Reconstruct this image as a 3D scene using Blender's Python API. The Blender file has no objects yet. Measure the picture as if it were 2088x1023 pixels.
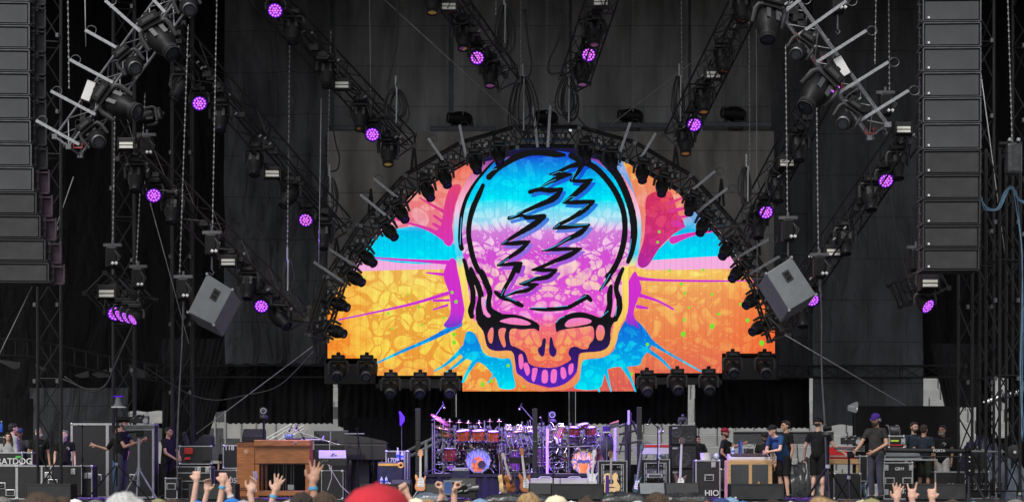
import bpy, bmesh, math, random
from mathutils import Vector, Matrix, Euler, noise
from mathutils.geometry import tessellate_polygon
random.seed(7)
R = math.radians
scene = bpy.context.scene
col = scene.collection
# ---------------------------------------------------------------- camera, world, sun, exposure
F, HZ, CZ = 3720.0, 988.0, 0.33          # focal length in photo pixels, horizon row, eye height above the stage floor
cam_d = bpy.data.cameras.new('camera'); cam = bpy.data.objects.new('camera', cam_d); col.objects.link(cam)
cam.location = (0, 0, CZ); cam.rotation_euler = (R(90), 0, 0)
cam_d.sensor_width = 36; cam_d.lens = 36*F/2088; cam_d.shift_y = (HZ-511.5)/2088
cam_d.clip_end = 2000; cam_d.clip_start = .1
cam_d.dof.use_dof = True; cam_d.dof.focus_distance = 44; cam_d.dof.aperture_fstop = 4.0
scene.camera = cam
scene.cycles.use_denoising = True
scene.cycles.max_bounces = 6; scene.cycles.transparent_max_bounces = 12
SUN_EL, SUN_AZ = 52, 205                 # sun high behind the crowd's left shoulder
world = bpy.data.worlds.new('World'); scene.world = world; world.use_nodes = True
nt = world.node_tree; bgn = nt.nodes['Background']
sky = nt.nodes.new('ShaderNodeTexSky'); sky.sky_type = 'NISHITA'; sky.sun_disc = False
sky.sun_elevation = R(SUN_EL); sky.sun_rotation = R(SUN_AZ); sky.dust_density = 3
hs = nt.nodes.new('ShaderNodeHueSaturation'); hs.inputs['Saturation'].default_value = .22
nt.links.new(sky.outputs[0], hs.inputs['Color']); nt.links.new(hs.outputs[0], bgn.inputs['Color'])
bgn.inputs['Strength'].default_value = .12
sl = bpy.data.lights.new('sun', 'SUN'); sl.energy = 1.5; sl.angle = R(14); sl.color = (1, .96, .9)
so = bpy.data.objects.new('sun', sl); col.objects.link(so)
sd = Vector((math.sin(R(SUN_AZ))*math.cos(R(SUN_EL)), math.cos(R(SUN_AZ))*math.cos(R(SUN_EL)), math.sin(R(SUN_EL))))
so.rotation_euler = sd.to_track_quat('Z', 'Y').to_euler()
scene.view_settings.view_transform = 'Standard'; scene.view_settings.look = 'None'; scene.view_settings.gamma = 1
EXPO = 0.3
scene.view_settings.exposure = EXPO
EM = 2**-EXPO
# ---------------------------------------------------------------- helpers
def W(px, py, D): return Vector(((px-1044)*D/F, D, CZ+(HZ-py)*D/F))
def X(px, D): return (px-1044)*D/F
def Z(py, D): return CZ+(HZ-py)*D/F
def s2l(c):
    return tuple(((v/255)/12.92 if v/255 <= .04045 else ((v/255+.055)/1.055)**2.4) for v in c)
MATS = {}
def mat(name, base, rough=.6, metal=0, var=.25, scale=6, bump=0, bscale=40, spec=.5, emit=None, estr=1, stretch=None, alpha=None, coat=0, sheen=0):
    """base: linear colour; noise varies it by var"""
    m = bpy.data.materials.new(name); m.use_nodes = True; n = m.node_tree; N = n.nodes; L = n.links
    b = N['Principled BSDF']; b.inputs['Roughness'].default_value = rough; b.inputs['Metallic'].default_value = metal
    b.inputs['Specular IOR Level'].default_value = spec; b.inputs['Coat Weight'].default_value = coat
    if sheen: b.inputs['Sheen Weight'].default_value = sheen
    tc = N.new('ShaderNodeTexCoord'); mp = N.new('ShaderNodeMapping'); L.new(tc.outputs['Object'], mp.inputs[0])
    if stretch: mp.inputs['Scale'].default_value = stretch
    nz = N.new('ShaderNodeTexNoise'); nz.inputs['Scale'].default_value = scale; nz.inputs['Detail'].default_value = 6; L.new(mp.outputs[0], nz.inputs['Vector'])
    mx = N.new('ShaderNodeMix'); mx.data_type = 'RGBA'
    rp = N.new('ShaderNodeMapRange'); rp.inputs[1].default_value = .3; rp.inputs[2].default_value = .7; L.new(nz.outputs[0], rp.inputs[0]); L.new(rp.outputs[0], mx.inputs[0])
    mx.inputs[6].default_value = (*[max(0, v*(1-var)) for v in base[:3]], 1); mx.inputs[7].default_value = (*[min(1, v*(1+var)) for v in base[:3]], 1)
    L.new(mx.outputs[2], b.inputs['Base Color'])
    rr = N.new('ShaderNodeMapRange'); rr.inputs[3].default_value = max(.03, rough-.1); rr.inputs[4].default_value = min(1, rough+.1); L.new(nz.outputs[0], rr.inputs[0]); L.new(rr.outputs[0], b.inputs['Roughness'])
    if bump:
        nb = N.new('ShaderNodeTexNoise'); nb.inputs['Scale'].default_value = bscale; nb.inputs['Detail'].default_value = 4; L.new(mp.outputs[0], nb.inputs['Vector'])
        bp = N.new('ShaderNodeBump'); bp.inputs['Strength'].default_value = bump; bp.inputs['Distance'].default_value = .02; L.new(nb.outputs[0], bp.inputs['Height']); L.new(bp.outputs[0], b.inputs['Normal'])
    if emit: b.inputs['Emission Color'].default_value = (*emit, 1); b.inputs['Emission Strength'].default_value = estr
    if alpha is not None: b.inputs['Alpha'].default_value = alpha
    MATS[name] = m; return m
mat('black', (.008, .008, .009), .5, spec=.2); mat('black_soft', (.012, .012, .013), .8, var=.4)
mat('black_gloss', (.012, .012, .014), .12, coat=.6)
mat('rig_black', (.011, .011, .012), .45, .0, var=.4, scale=20, spec=.4); mat('rig_silver', (.3, .31, .33), .45, .5, scale=15)
mat('dark_metal', (.12, .12, .13), .4, .7); mat('chrome', (.75, .75, .8), .15, 1, var=.05)
mat('silver_edge', (.5, .51, .52), .35, .7, scale=30); mat('case_black', (.014, .014, .016), .5, var=.3, scale=10, bump=.1)
mat('case_dark', (.009, .009, .01), .55, var=.3)
mat('grille', (.052, .055, .06), .55, .2, var=.35, scale=1.4, stretch=(1, 1, .5)); mat('grille_edge', (.11, .113, .118), .4, .5)
mat('cab_grey', (.17, .185, .2), .5, var=.12, scale=5, bump=.15)
mat('monitor_grey', (.024, .025, .027), .6, var=.2, scale=5)
mat('white_label', (.75, .75, .68), .6, var=.06); mat('white', (.7, .7, .7), .5, var=.05); mat('ink', (.02, .02, .02), .7)
mat('red', (.45, .02, .02), .5); mat('rig_red', (.35, .02, .03), .45); mat('green', (.08, .5, .08), .5); mat('blue', (.02, .12, .5), .5)
mat('cable', (.02, .02, .022), .6); mat('cable_blue', (.09, .19, .3), .5); mat('steel', (.3, .32, .33), .5, .3, scale=3)
mat('wire', (.3, .3, .31), .6)
mat('wood_organ', (.42, .15, .045), .35, var=.4, scale=3, stretch=(1.2, 5, 14), coat=.25)
mat('wood_dark', (.12, .04, .015), .4, var=.4, scale=3, stretch=(1, 5, 12)); mat('wood_light', (.5, .3, .14), .5, var=.25, scale=3, stretch=(1, 5, 14))
mat('guitar_top', (.75, .5, .22), .25, var=.12, scale=3, stretch=(14, 4, 1), coat=.5)
mat('drum_red', (.16, .022, .012), .2, var=.4, scale=3, coat=.8); mat('drum_amber', (.32, .07, .012), .2, var=.5, scale=4, coat=.8)
mat('drum_dark', (.07, .012, .02), .2, var=.4, coat=.7); mat('drum_skin', (.55, .54, .58), .5, var=.06); mat('brass', (.7, .42, .3), .25, .9)
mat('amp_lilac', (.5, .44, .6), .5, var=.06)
mat('concrete', (.37, .37, .355), .85, var=.2, scale=1.2, bump=.3, bscale=6); mat('stand_pale', (.29, .3, .298), .7, var=.15, scale=1)
mat('stand_dark', (.06, .063, .07), .6); mat('stage_black', (.018, .018, .02), .6, var=.4, scale=3)
mat('ground', (.11, .1, .09), .9, var=.4, scale=2)
mat('tarp', (.03, .033, .036), .3, var=.4, bump=.6, bscale=9); mat('tarp_blue', (.12, .15, .19), .3, var=.35, scale=4, bump=.6, bscale=9); mat('tarp_navy', (.02, .02, .06), .35, bump=.5, bscale=7)
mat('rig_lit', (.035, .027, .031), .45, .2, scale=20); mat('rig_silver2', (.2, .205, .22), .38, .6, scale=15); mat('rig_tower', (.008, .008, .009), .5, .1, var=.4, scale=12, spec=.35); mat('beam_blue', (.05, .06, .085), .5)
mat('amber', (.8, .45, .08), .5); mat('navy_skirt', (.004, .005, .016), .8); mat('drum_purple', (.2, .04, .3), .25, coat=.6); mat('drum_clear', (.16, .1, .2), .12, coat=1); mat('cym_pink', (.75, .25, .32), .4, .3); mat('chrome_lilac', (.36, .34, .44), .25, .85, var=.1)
mat('art_orange', (.75, .2, .05), .4, var=.5, scale=12); mat('art_slate', (.08, .1, .18), .4); mat('art_red', (.85, .28, .04), .4); mat('violet_cloth', (.12, .03, .6), .7); mat('violet_dark', (.05, .01, .2), .6); mat('guitar_orange', (.75, .3, .12), .25, coat=.5); mat('guitar_pale', (.7, .62, .55), .4); mat('guitar_green', (.02, .07, .05), .25, var=.9, scale=8, coat=.5); mat('guitar_neck_blue', (.09, .08, .14), .4); mat('lime', (.5, .7, .05), .5); mat('cable_purple_lit', (.08, .03, .25), .4)
mat('lens_glass', (.02, .025, .04), .05, coat=1); mat('screen_blue', (.05, .1, .3), .2)
def cloth(name, base, bump=.5, seam=True):
    m = mat(name, base, .9, var=.42, scale=1.1, stretch=(1.6, 1, .35), sheen=0)
    n = m.node_tree; N = n.nodes; L = n.links; b = N['Principled BSDF']; b.inputs['Specular IOR Level'].default_value = .15
    tc = N.new('ShaderNodeTexCoord'); mp = N.new('ShaderNodeMapping'); mp.inputs['Scale'].default_value = (1, 1, .35); L.new(tc.outputs['Object'], mp.inputs[0])
    a = N.new('ShaderNodeTexNoise'); a.inputs['Scale'].default_value = 1.6; a.inputs['Detail'].default_value = 7; a.inputs['Distortion'].default_value = .6; L.new(mp.outputs[0], a.inputs['Vector'])
    bp = N.new('ShaderNodeBump'); bp.inputs['Strength'].default_value = bump; bp.inputs['Distance'].default_value = .5; L.new(a.outputs[0], bp.inputs['Height'])
    L.new(bp.outputs[0], b.inputs['Normal'])
    if seam:   # stitched horizontal seams of the mesh cloth
        mp2 = N.new('ShaderNodeMapping'); mp2.inputs['Rotation'].default_value = (R(90), 0, 0); L.new(tc.outputs['Object'], mp2.inputs[0])
        br = N.new('ShaderNodeTexBrick'); br.inputs['Scale'].default_value = 1; br.inputs['Mortar Size'].default_value = .012; br.inputs['Brick Width'].default_value = 60; br.inputs['Row Height'].default_value = 1.15
        br.inputs['Color1'].default_value = br.inputs['Color2'].default_value = (1, 1, 1, 1); br.inputs['Mortar'].default_value = (.55, .55, .55, 1); L.new(mp2.outputs[0], br.inputs['Vector'])
        old = b.inputs['Base Color'].links[0].from_socket; mu = N.new('ShaderNodeMix'); mu.data_type = 'RGBA'; mu.blend_type = 'MULTIPLY'; mu.inputs[0].default_value = 1
        L.new(old, mu.inputs[6]); L.new(br.outputs[0], mu.inputs[7]); L.new(mu.outputs[2], b.inputs['Base Color'])
    return m
cloth('mesh_grey', (.22, .224, .232), .6); cloth('mesh_mid', (.07, .073, .08), .9); cloth('mesh_warm', (.21, .205, .195), .15)
cloth('drape_black', (.02, .02, .022), .8, False); cloth('drape_dark', (.008, .008, .009), .8, False); cloth('skirt', (.01, .01, .011), .5, False)

def emis(name, c, strength=1.0):
    m = bpy.data.materials.new(name); m.use_nodes = True; N = m.node_tree.nodes; N.clear()
    e = N.new('ShaderNodeEmission'); o = N.new('ShaderNodeOutputMaterial'); m.node_tree.links.new(e.outputs[0], o.inputs[0])
    e.inputs[0].default_value = (*s2l(c), 1); e.inputs[1].default_value = strength*EM; MATS[name] = m; return m

SPLIT = set('shackle lens_ring coupler clamp bracket red_clamp leg drum_head hoop spur support_frame dot tooth joint clamp_box clamp_bolt plug tube cone doorway mullion window_band pickup pedal_rod socket knob rack_handle rivet label_plate corner eye eyebrow ear_cup claw cap_band badge_line fader mullion rear_bar clamp_plate'.split())
class MB:
    """collects shapes; build() links them as ONE mesh object"""
    def __init__(s): s.v = []; s.f = []; s.m = []; s.cm = 0; s.M = None; s.st = []; s.marks = []
    def mark(s): s.marks.append((len(s.v), len(s.f))); return s
    def mi(s, i): s.cm = i; return s
    def add(s, vs, fs):
        o = len(s.v); s.st.append((o, len(s.f)))
        s.v += [tuple(s.M @ Vector(p)) if s.M is not None else tuple(p) for p in vs]
        for f in fs: s.f.append([o+i for i in f]); s.m.append(s.cm)
        return s
    def box(s, x0, x1, y0, y1, z0, z1):
        return s.add([(x0,y0,z0),(x1,y0,z0),(x1,y1,z0),(x0,y1,z0),(x0,y0,z1),(x1,y0,z1),(x1,y1,z1),(x0,y1,z1)],
                     [(0,3,2,1),(4,5,6,7),(0,1,5,4),(1,2,6,5),(2,3,7,6),(3,0,4,7)])
    def cyl(s, p, q, r, n=8, r2=None, caps=True):
        p = Vector(p); q = Vector(q); d = q-p
        if d.length < 1e-6: return s
        z = d.normalized(); a = z.orthogonal().normalized(); b = z.cross(a); r2 = r if r2 is None else r2
        vs = []
        for c, rr in ((p, r), (q, r2)):
            for i in range(n):
                t = 2*math.pi*i/n; vs.append(c+a*(rr*math.cos(t))+b*(rr*math.sin(t)))
        fs = [(i, (i+1) % n, n+(i+1) % n, n+i) for i in range(n)]
        if caps: fs += [tuple(range(n-1, -1, -1)), tuple(range(n, 2*n))]
        return s.add(vs, fs)
    def tube(s, pts, r, n=6):
        pts = [Vector(p) for p in pts]; k = len(pts); vs = []; prev = None
        for i, p in enumerate(pts):
            t = (pts[min(i+1, k-1)]-pts[max(i-1, 0)]).normalized()
            a = t.orthogonal().normalized() if prev is None else (prev-t*prev.dot(t)).normalized()
            prev = a; b = t.cross(a); rr = r[i] if isinstance(r, (list, tuple)) else r
            for j in range(n):
                an = 2*math.pi*j/n; vs.append(p+a*(rr*math.cos(an))+b*(rr*math.sin(an)))
        fs = [(i*n+j, i*n+(j+1) % n, (i+1)*n+(j+1) % n, (i+1)*n+j) for i in range(k-1) for j in range(n)]
        fs += [tuple(range(n-1, -1, -1)), tuple(range((k-1)*n, k*n))]
        return s.add(vs, fs)
    def lathe(s, prof, M=None, n=20):
        """prof [(r,z)...] round local Z, placed by M"""
        M = M or Matrix(); vs = []; k = len(prof)
        for r, z in prof:
            for j in range(n):
                an = 2*math.pi*j/n; vs.append(M @ Vector((r*math.cos(an), r*math.sin(an), z)))
        fs = [(i*n+j, i*n+(j+1) % n, (i+1)*n+(j+1) % n, (i+1)*n+j) for i in range(k-1) for j in range(n)]
        ring = len(prof) in (3, 4) and min(p[0] for p in prof) > .6*max(p[0] for p in prof) and max(p[1] for p in prof)-min(p[1] for p in prof) < .06
        if ring: return s.add(vs, fs)
        if prof[0][0] > 1e-4: fs.append(tuple(range(n-1, -1, -1)))
        if prof[-1][0] > 1e-4 and not (abs(prof[-1][1]-prof[-2][1]) < .03 and prof[-2][0] < .01): fs.append(tuple(range((k-1)*n, k*n)))
        return s.add(vs, fs)
    def ell(s, c, r, n=12, M=None):
        k = n//2+1; prof = [(math.sin(math.pi*i/k), -math.cos(math.pi*i/k)) for i in range(k+1)]
        prof[0] = (1e-3, -1); prof[-1] = (1e-3, 1)
        T = Matrix.Translation(c) @ (M or Matrix()) @ Matrix.Diagonal((*((r, r, r) if isinstance(r, (int, float)) else r), 1))
        return s.lathe(prof, T, n)
    def prism(s, poly, y0, y1):
        """poly of (x,z), pushed through y0..y1; front face at y0"""
        n = len(poly); vs = [(x, y0, z) for x, z in poly]+[(x, y1, z) for x, z in poly]
        tr = tessellate_polygon([[Vector((x, z, 0)) for x, z in poly]])
        fs = [tuple(t) for t in tr]+[tuple(n+i for i in reversed(t)) for t in tr]
        fs += [(i, (i+1) % n, n+(i+1) % n, n+i) for i in range(n)]
        return s.add(vs, fs)
    def prismx(s, poly, x0, x1):
        """poly of (y,z), pushed along x"""
        n = len(poly); vs = [(x0, y, z) for y, z in poly]+[(x1, y, z) for y, z in poly]
        tr = tessellate_polygon([[Vector((y, z, 0)) for y, z in poly]])
        fs = [tuple(t) for t in tr]+[tuple(n+i for i in reversed(t)) for t in tr]
        fs += [(i, (i+1) % n, n+(i+1) % n, n+i) for i in range(n)]
        return s.add(vs, fs)
    def build(s, name, mats, parent=None, smooth=False, bevel=0, world=False):
        st = s.marks or (s.st if name in SPLIT else [])
        if len(st) > 1:
            first = None
            for i, (a, fa) in enumerate(st):
                b, fb = st[i+1] if i+1 < len(st) else (len(s.v), len(s.f)); t = MB(); t.v = s.v[a:b]; t.f = [[q-a for q in f] for f in s.f[fa:fb]]; t.m = s.m[fa:fb]
                o = t.build(name, mats, parent, smooth, bevel, world); first = first or o
            return first
        me = bpy.data.meshes.new(name); vs = s.v
        if parent is not None and world:
            o = parent
            off = Vector((0, 0, 0))
            while o is not None: off += o.location; o = o.parent
            vs = [tuple(Vector(p)-off) for p in vs]
        me.from_pydata(vs, [], s.f)
        for m in ([mats] if isinstance(mats, str) else mats): me.materials.append(MATS[m])
        me.polygons.foreach_set('material_index', s.m)
        bm = bmesh.new(); bm.from_mesh(me); bmesh.ops.recalc_face_normals(bm, faces=bm.faces); bm.to_mesh(me); bm.free()
        if smooth:
            for p in me.polygons: p.use_smooth = True
        ob = bpy.data.objects.new(name, me); col.objects.link(ob); ob.parent = parent
        if bevel:
            b = ob.modifiers.new('b', 'BEVEL'); b.width = bevel; b.segments = 2; b.limit_method = 'ANGLE'
        if smooth == 'auto': me.set_sharp_from_angle(angle=R(40))
        return ob
def tag(o, label=None, cat=None, group=None, kind=None):
    if label: o['label'] = label
    if cat: o['category'] = cat
    if group: o['group'] = group
    if kind: o['kind'] = kind
    return o
def empty(name, loc, label, cat, group=None, rot=(0,0,0)):
    o = bpy.data.objects.new(name, None); col.objects.link(o); o.location = loc; o.rotation_euler = rot; o.empty_display_size = .1
    return tag(o, label, cat, group)
KIDS = {}
def copy_tree(o, parent=None):
    c = o.copy(); col.objects.link(c); c.parent = parent
    for ch in kids(o): copy_tree(ch, c)
    return c
def kids(o):
    return [x for x in o.children]
def text(s, size, parent, loc, m='white', align='LEFT', name='lettering', shear=0, rot=(R(90), 0, 0), bold=.012, space=1):
    cu = bpy.data.curves.new(name, 'FONT'); cu.body = s; cu.size = size; cu.align_x = align; cu.extrude = .002; cu.offset = bold*size; cu.space_character = space
    cu.materials.append(MATS[m]); t_ = bpy.data.objects.new(name, cu); col.objects.link(t_); bpy.context.view_layer.update(); me = bpy.data.meshes.new_from_object(t_.evaluated_get(bpy.context.evaluated_depsgraph_get())); bpy.data.objects.remove(t_)
    o = bpy.data.objects.new(name, me); col.objects.link(o); o.parent = parent; o.location = loc; o.rotation_euler = rot
    return o
ORD = ['lowest', 'second', 'third', 'fourth', 'fifth', 'sixth', 'seventh', 'eighth', 'ninth', 'tenth', 'eleventh', 'twelfth', 'thirteenth']

# ---------------------------------------------------------------- setting
g = MB().box(-160, 160, -30, 220, -1.6, -1.5).build('ground', 'ground'); tag(g, kind='structure')
d = MB().box(-17, 17, 36.6, 56, -.25, 0).build('stage_floor', 'stage_black'); tag(d, kind='structure')
rt = empty('stage_skirt', (0, 36.6, -1.5), 'plain black cloth skirt hung along the front edge of the stage', 'skirt')
m = MB()
for i in range(340):
    x0 = -17+i*.1; y = .03*math.sin(i*1.9); y1 = .03*math.sin((i+1)*1.9)
    m.add([(x0, 36.56+y, -1.5), (x0+.1, 36.56+y1, -1.5), (x0+.1, 36.56+y1, -.02), (x0, 36.56+y, -.02)], [(0, 1, 2, 3)])
m.build('cloth', 'skirt', rt, world=True)
rf = empty('stage_roof', (0, 48, 14.6), 'dark flat roof held over the stage above the picture', 'roof')
MB().box(-18, 18, 38.5, 57, 14.6, 15.0).build('deck', 'black_soft', rf, world=True)

def drape(name, label, pxs, top, bot, D, mt='mesh_grey', folds=7, amp=.05, cat='drape', group='cloth drapes behind the stage', seed=0, wild=0, kind=None, bow=0):
    """pxs=(x0,x1) at the top, bot=(py, x0, x1) or py"""
    x0, x1 = pxs; by, bx0, bx1 = (bot, x0, x1) if not isinstance(bot, tuple) else bot
    cx = X((x0+x1)/2, D); root = empty(name, (cx, D, Z(by, D)), label, cat, group); m = MB()
    nu = max(14, int(abs(x1-x0)/3)); nv = 30; vs = []
    for j in range(nv+1):
        t = j/nv; py = by+(top-by)*t
        for i in range(nu+1):
            u = i/nu; a = bx0+(bx1-bx0)*u; b = x0+(x1-x0)*u; tt = t**(1+bow); px = a+(b-a)*tt
            p = W(px, py, D); w = u*(x1-x0)/100*folds
            dy = amp*(.45+.8*noise.noise(Vector((w*.7, seed, 1+t*2))))*math.sin(w*2*math.pi+seed+3*noise.noise(Vector((w*.35, seed, t*1.5)))+1.3*math.sin(t*3+seed)*wild)*(1-.4*t)+amp*.8*noise.noise(Vector((p.x*1.3, seed, p.z*.35)))+wild*.12*noise.noise(Vector((p.x*.8+p.z*.3, seed+5, p.z*.5)))
            vs.append((p.x, D+dy, p.z+(.02*math.sin(w*9) if j == 0 else 0)))
    m.add(vs, [(j*(nu+1)+i, j*(nu+1)+i+1, (j+1)*(nu+1)+i+1, (j+1)*(nu+1)+i) for j in range(nv) for i in range(nu)])
    m.build('cloth', mt, root, smooth=True, world=True)
    return root
TOP = -60
drape('mesh_drape', 'tall wrinkled black drape between the left tower and the first steel post', (458, 672), TOP, 742, 50.5, 'mesh_mid', 2, .06, seed=1, wild=2.4)
drape('mesh_drape', 'grey mesh backcloth panel just right of the first steel post from the left', (683, 915), TOP, 300, 52, 'mesh_grey', 1, .02, seed=2, wild=.7)
drape('mesh_drape', 'grey mesh backcloth panel above the crown of the arch', (925, 1160), TOP, 300, 52, 'mesh_grey', 1, .02, seed=3, wild=.7)
drape('mesh_drape', 'grey mesh backcloth panel above the right shoulder of the arch', (1166, 1403), TOP, 300, 52, 'mesh_grey', 1, .02, seed=4, wild=.5)
drape('mesh_drape', 'grey mesh backcloth panel left of the rightmost steel post', (1409, 1640), TOP, 300, 52, 'mesh_grey', 1, .02, seed=5, wild=.4)
drape('mesh_drape', 'smooth brownish grey mesh stretched directly behind the arch', (668, 1578), 268, 735, 50, 'mesh_warm', .3, .015, seed=6)
drape('mesh_drape', 'narrow black drape strip between the arch and the rightmost steel post', (1572, 1648), TOP, 772, 51, 'mesh_mid', 3, .05, seed=7)
drape('mesh_drape', 'wide black mesh drape between the rightmost steel post and the right speaker column', (1657, 1882), TOP, 866, 50.5, 'mesh_mid', 1.5, .05, seed=8, wild=1)
drape('side_drape', 'black side drape hiding the wings behind the right scaffold tower', (1878, 2250), TOP, 770, 53, 'drape_dark', 1.5, .04, seed=9, wild=1)
drape('side_drape', 'gathered black drape tied back beside the pale gap on the right', (1896, 2000), 700, (830, 1925, 2000), 51.2, 'drape_black', 9, .05, seed=10, wild=1)
drape('side_drape', 'low black masking cloth behind the three men on the right', (1738, 1957), 827, 985, 47.5, 'skirt', 10, .03, seed=11)
drape('side_drape', 'black drape hiding the left wings behind the left scaffold towers', (-60, 462), TOP, 838, 53, 'drape_dark', 1.5, .04, seed=12, wild=1)
drape('side_drape', 'gathered black drape pulled aside left of the concrete stairs', (330, 488), 690, (945, 330, 408), 51.3, 'drape_black', 9, .05, seed=13, wild=.6)
drape('side_drape', 'dull grey cloth between the left tower and the tall case', (60, 262), 790, 990, 52.4, 'mesh_mid', 3, .08, seed=14, wild=1.2)
drape('side_drape', 'black cloth wall behind the young woman at the far left', (-60, 68), 812, 990, 51, 'skirt', 10, .03, seed=15)
drape('side_drape', 'black cloth filling the wing between the right scaffold towers', (1990, 2022), 700, 990, 54, 'drape_dark', 2, .04, seed=31)
drape('side_drape', 'black cloth filling the far right edge behind the outer tower', (2056, 2260), 700, 990, 54, 'drape_dark', 2, .04, seed=32)
drape('side_drape', 'short black cloth below the small bright gap at the far right', (2020, 2058), 892, 990, 54.1, 'drape_dark', 2, .04, seed=33)
for i, (a, b, y0, y1, lb) in enumerate([
    (461, 679, 735, 863, 'low black curtain above the organ'), (689, 919, 758, 870, 'low black curtain above the grand piano'),
    (931, 1160, 790, 868, 'low black curtain behind the left drum kit'), (1174, 1403, 770, 864, 'low black curtain behind the right drum kit'),
    (1417, 1650, 745, 872, 'low black curtain above the wooden speaker cabinet')]):
    drape('low_curtain', lb, (a, b), y0, y1, 51.5, 'drape_black', 6, .09, seed=20+i, wild=.5, cat='curtain', group='low black curtains under the screen')
for a, b, y0, lb in [(700, 1030, 850, 'black masking cloth behind the piano and left kit'), (318, 702, 944, 'low black masking cloth behind the organ'), (1170, 1700, 946, 'low black masking cloth behind the right racks'), (1030, 1172, 905, 'low black masking cloth behind the percussion')]:
    drape('masking_cloth', lb, (a, b), y0, 1011, 49.2, 'skirt', 8, .03, seed=a, cat='cloth', group='black masking cloths behind the band gear')
# pale stadium seen through the gaps
st = empty('stadium_stand', (0, 71, -1.5), 'pale concrete stadium terrace seen through the gaps behind the stage', 'stadium')
m = MB(); D0 = 71
for r in range(30):
    z = -1.2+r*.52; y = D0+r*.85
    m.box(-24, 24, y, y+.95, z-.52, z)
m.build('terrace', 'concrete', st, world=True)
m = MB(); mp_ = MB()
for r in range(30):
    z = -1.2+r*.52; y = D0+r*.85+.25
    for k in range(-30, 31):
        x = k*.78+.1*(r % 2); m.box(x+.03, x+.73, y, y+.06, z+.02, z+.5); mp_.box(x-.02, x+.02, y-.03, y+.03, z+.05, z+.62)
sb = m.build('seat_row', 'stand_pale', st, world=True, bevel=.02); sb['kind'] = 'stuff'
sb = mp_.build('seat_post', 'stand_dark', st, world=True); sb['kind'] = 'stuff'
# concourse wall, stairs and rails at the left gap
st = empty('concourse_wall', (X(560, 70), 70, 0), 'pale concrete concourse wall with dark windows behind the organ', 'wall')
D = 70
m = MB()
for x0, x1, y0, y1 in [(262, 700, 905, 1000), (262, 340, 850, 872), (262, 700, 862, 905), (455, 700, 790, 818)]:
    m.box(X(x0, D), X(x1, D), D, D+.3, Z(y1, D), Z(y0, D))
m.build('wall', 'concrete', st, world=True)
m = MB()
for x0, x1, y0, y1 in [(262, 455, 872, 899), (430, 700, 829, 860)]:
    m.box(X(x0, D), X(x1, D), D-.02, D+.1, Z(y1, D), Z(y0, D))
m.build('window_band', 'stand_dark', st, world=True)
m = MB()
for px in (270, 300, 335, 437, 458, 490, 520, 560): m.box(X(px, D), X(px+3, D), D-.06, D-.03, Z(905, D), Z(826, D))
m.build('mullion', 'steel', st, world=True)
m = MB()
for x0, x1, y0, y1 in [(452, 492, 893, 935), (430, 450, 893, 935), (496, 530, 893, 940)]: m.box(X(x0, D), X(x1, D), D-.05, D+.1, Z(y1, D), Z(y0, D))
m.build('doorway', 'stand_dark', st, world=True)
st = empty('stairway', (X(600, 69), 69, 0), 'pale concrete stairway with steel handrails behind the organ', 'stairs')
m = MB(); D = 69
for i in range(14):
    px = 545+i*9.5; py = 912-i*4.6
    m.box(X(px, D), X(700, D), D-.3+i*.08, D+1.2, Z(py+4.6, D), Z(py, D))
m.build('steps', 'stand_pale', st, world=True)
m = MB()
for k in (0, .5):
    m.tube([W(535, 905-k*14, D-.4), W(600, 868-k*14, D-.4)], .03)
    m.tube([W(545, 918-k*14, D-.6), W(620, 874-k*14, D-.6)], .03)
for t in (0, .33, .66, 1): m.cyl(W(535+65*t, 905-37*t-8, D-.4), W(535+65*t, 930-37*t, D-.4), .025)
m.build('handrail', 'white', st, world=True)
st = empty('dark_parapet', (X(1590, 70), 70, 0), 'long dark window band in the terrace behind the right hand crew', 'windows'); D = 69.8
m = MB(); m.box(X(1497, D), X(1700, D), D, D+.3, Z(904, D), Z(880, D)); m.build('panel', 'stand_dark', st, world=True)
m = MB(); m.box(X(1494, D), X(1703, D), D-.05, D+.1, Z(880, D), Z(877, D)); m.build('top_rail', 'stand_pale', st, world=True)
# stage steps handrails either side of drums
for pts, lb in (([(833, 918), (882, 893), (905, 880)], 'pale handrails of the stage steps left of the drums'), ([(1308, 898), (1365, 925)], 'pale handrails of the stage steps right of the drums')):
    D = 48.5; st = empty('step_rail', (X(pts[0][0], D), D, 0), lb, 'handrail', 'stage step handrails')
    m = MB()
    for k in (0, 13): m.tube([W(px, py+k, D) for px, py in pts], .045, 8)
    for px, py in (pts[0], pts[-1], ((pts[0][0]+pts[-1][0])/2, (pts[0][1]+pts[-1][1])/2)): m.cyl(W(px, py, D), (X(px, D), D, 0), .05)
    m.build('rail', 'steel', st, smooth=True, world=True)
# steel posts in the slits
for x0, x1, y0, y1, lb in [(671, 684, -60, 272, 'narrow dark banded steel post left of the upper backcloth'), (913, 927, -60, 268, 'pale steel post left of the arch crown'),
        (1157, 1168, -60, 262, 'pale steel post right of the arch crown'), (1400, 1411, -60, 245, 'pale steel post by the right shoulder of the arch'),
        (1645, 1660, -60, 520, 'tall pale steel post behind the right tilted speaker cabinet'), (1645, 1660, 524, 770, 'lower dull steel post beneath the right tilted speaker cabinet'), (917, 929, 795, 872, 'short pale steel post over the left drum kit'), (1161, 1173, 797, 872, 'short pale steel post over the right drum kit')]:
    D = 52.8; st = empty('steel_post', (X(x0, D), D, Z(y1, D)), lb, 'post', 'steel posts in the gaps between drapes'); m = MB()
    z0, z1 = Z(y1, D), Z(y0, D); a, b = X(x0, D), X(x1, D)
    m.box(a, a+.03, D, D+.15, z0, z1); m.box(b-.03, b, D, D+.15, z0, z1); m.box(a+.03, b-.03, D+.06, D+.08, z0, z1)
    for k in range(int((z1-z0)/.9)+1): m.box(a+.03, b-.03, D+.02, D+.06, z0+k*.9, z0+k*.9+.03)
    m.build('post', 'steel', st, world=True)
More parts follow.
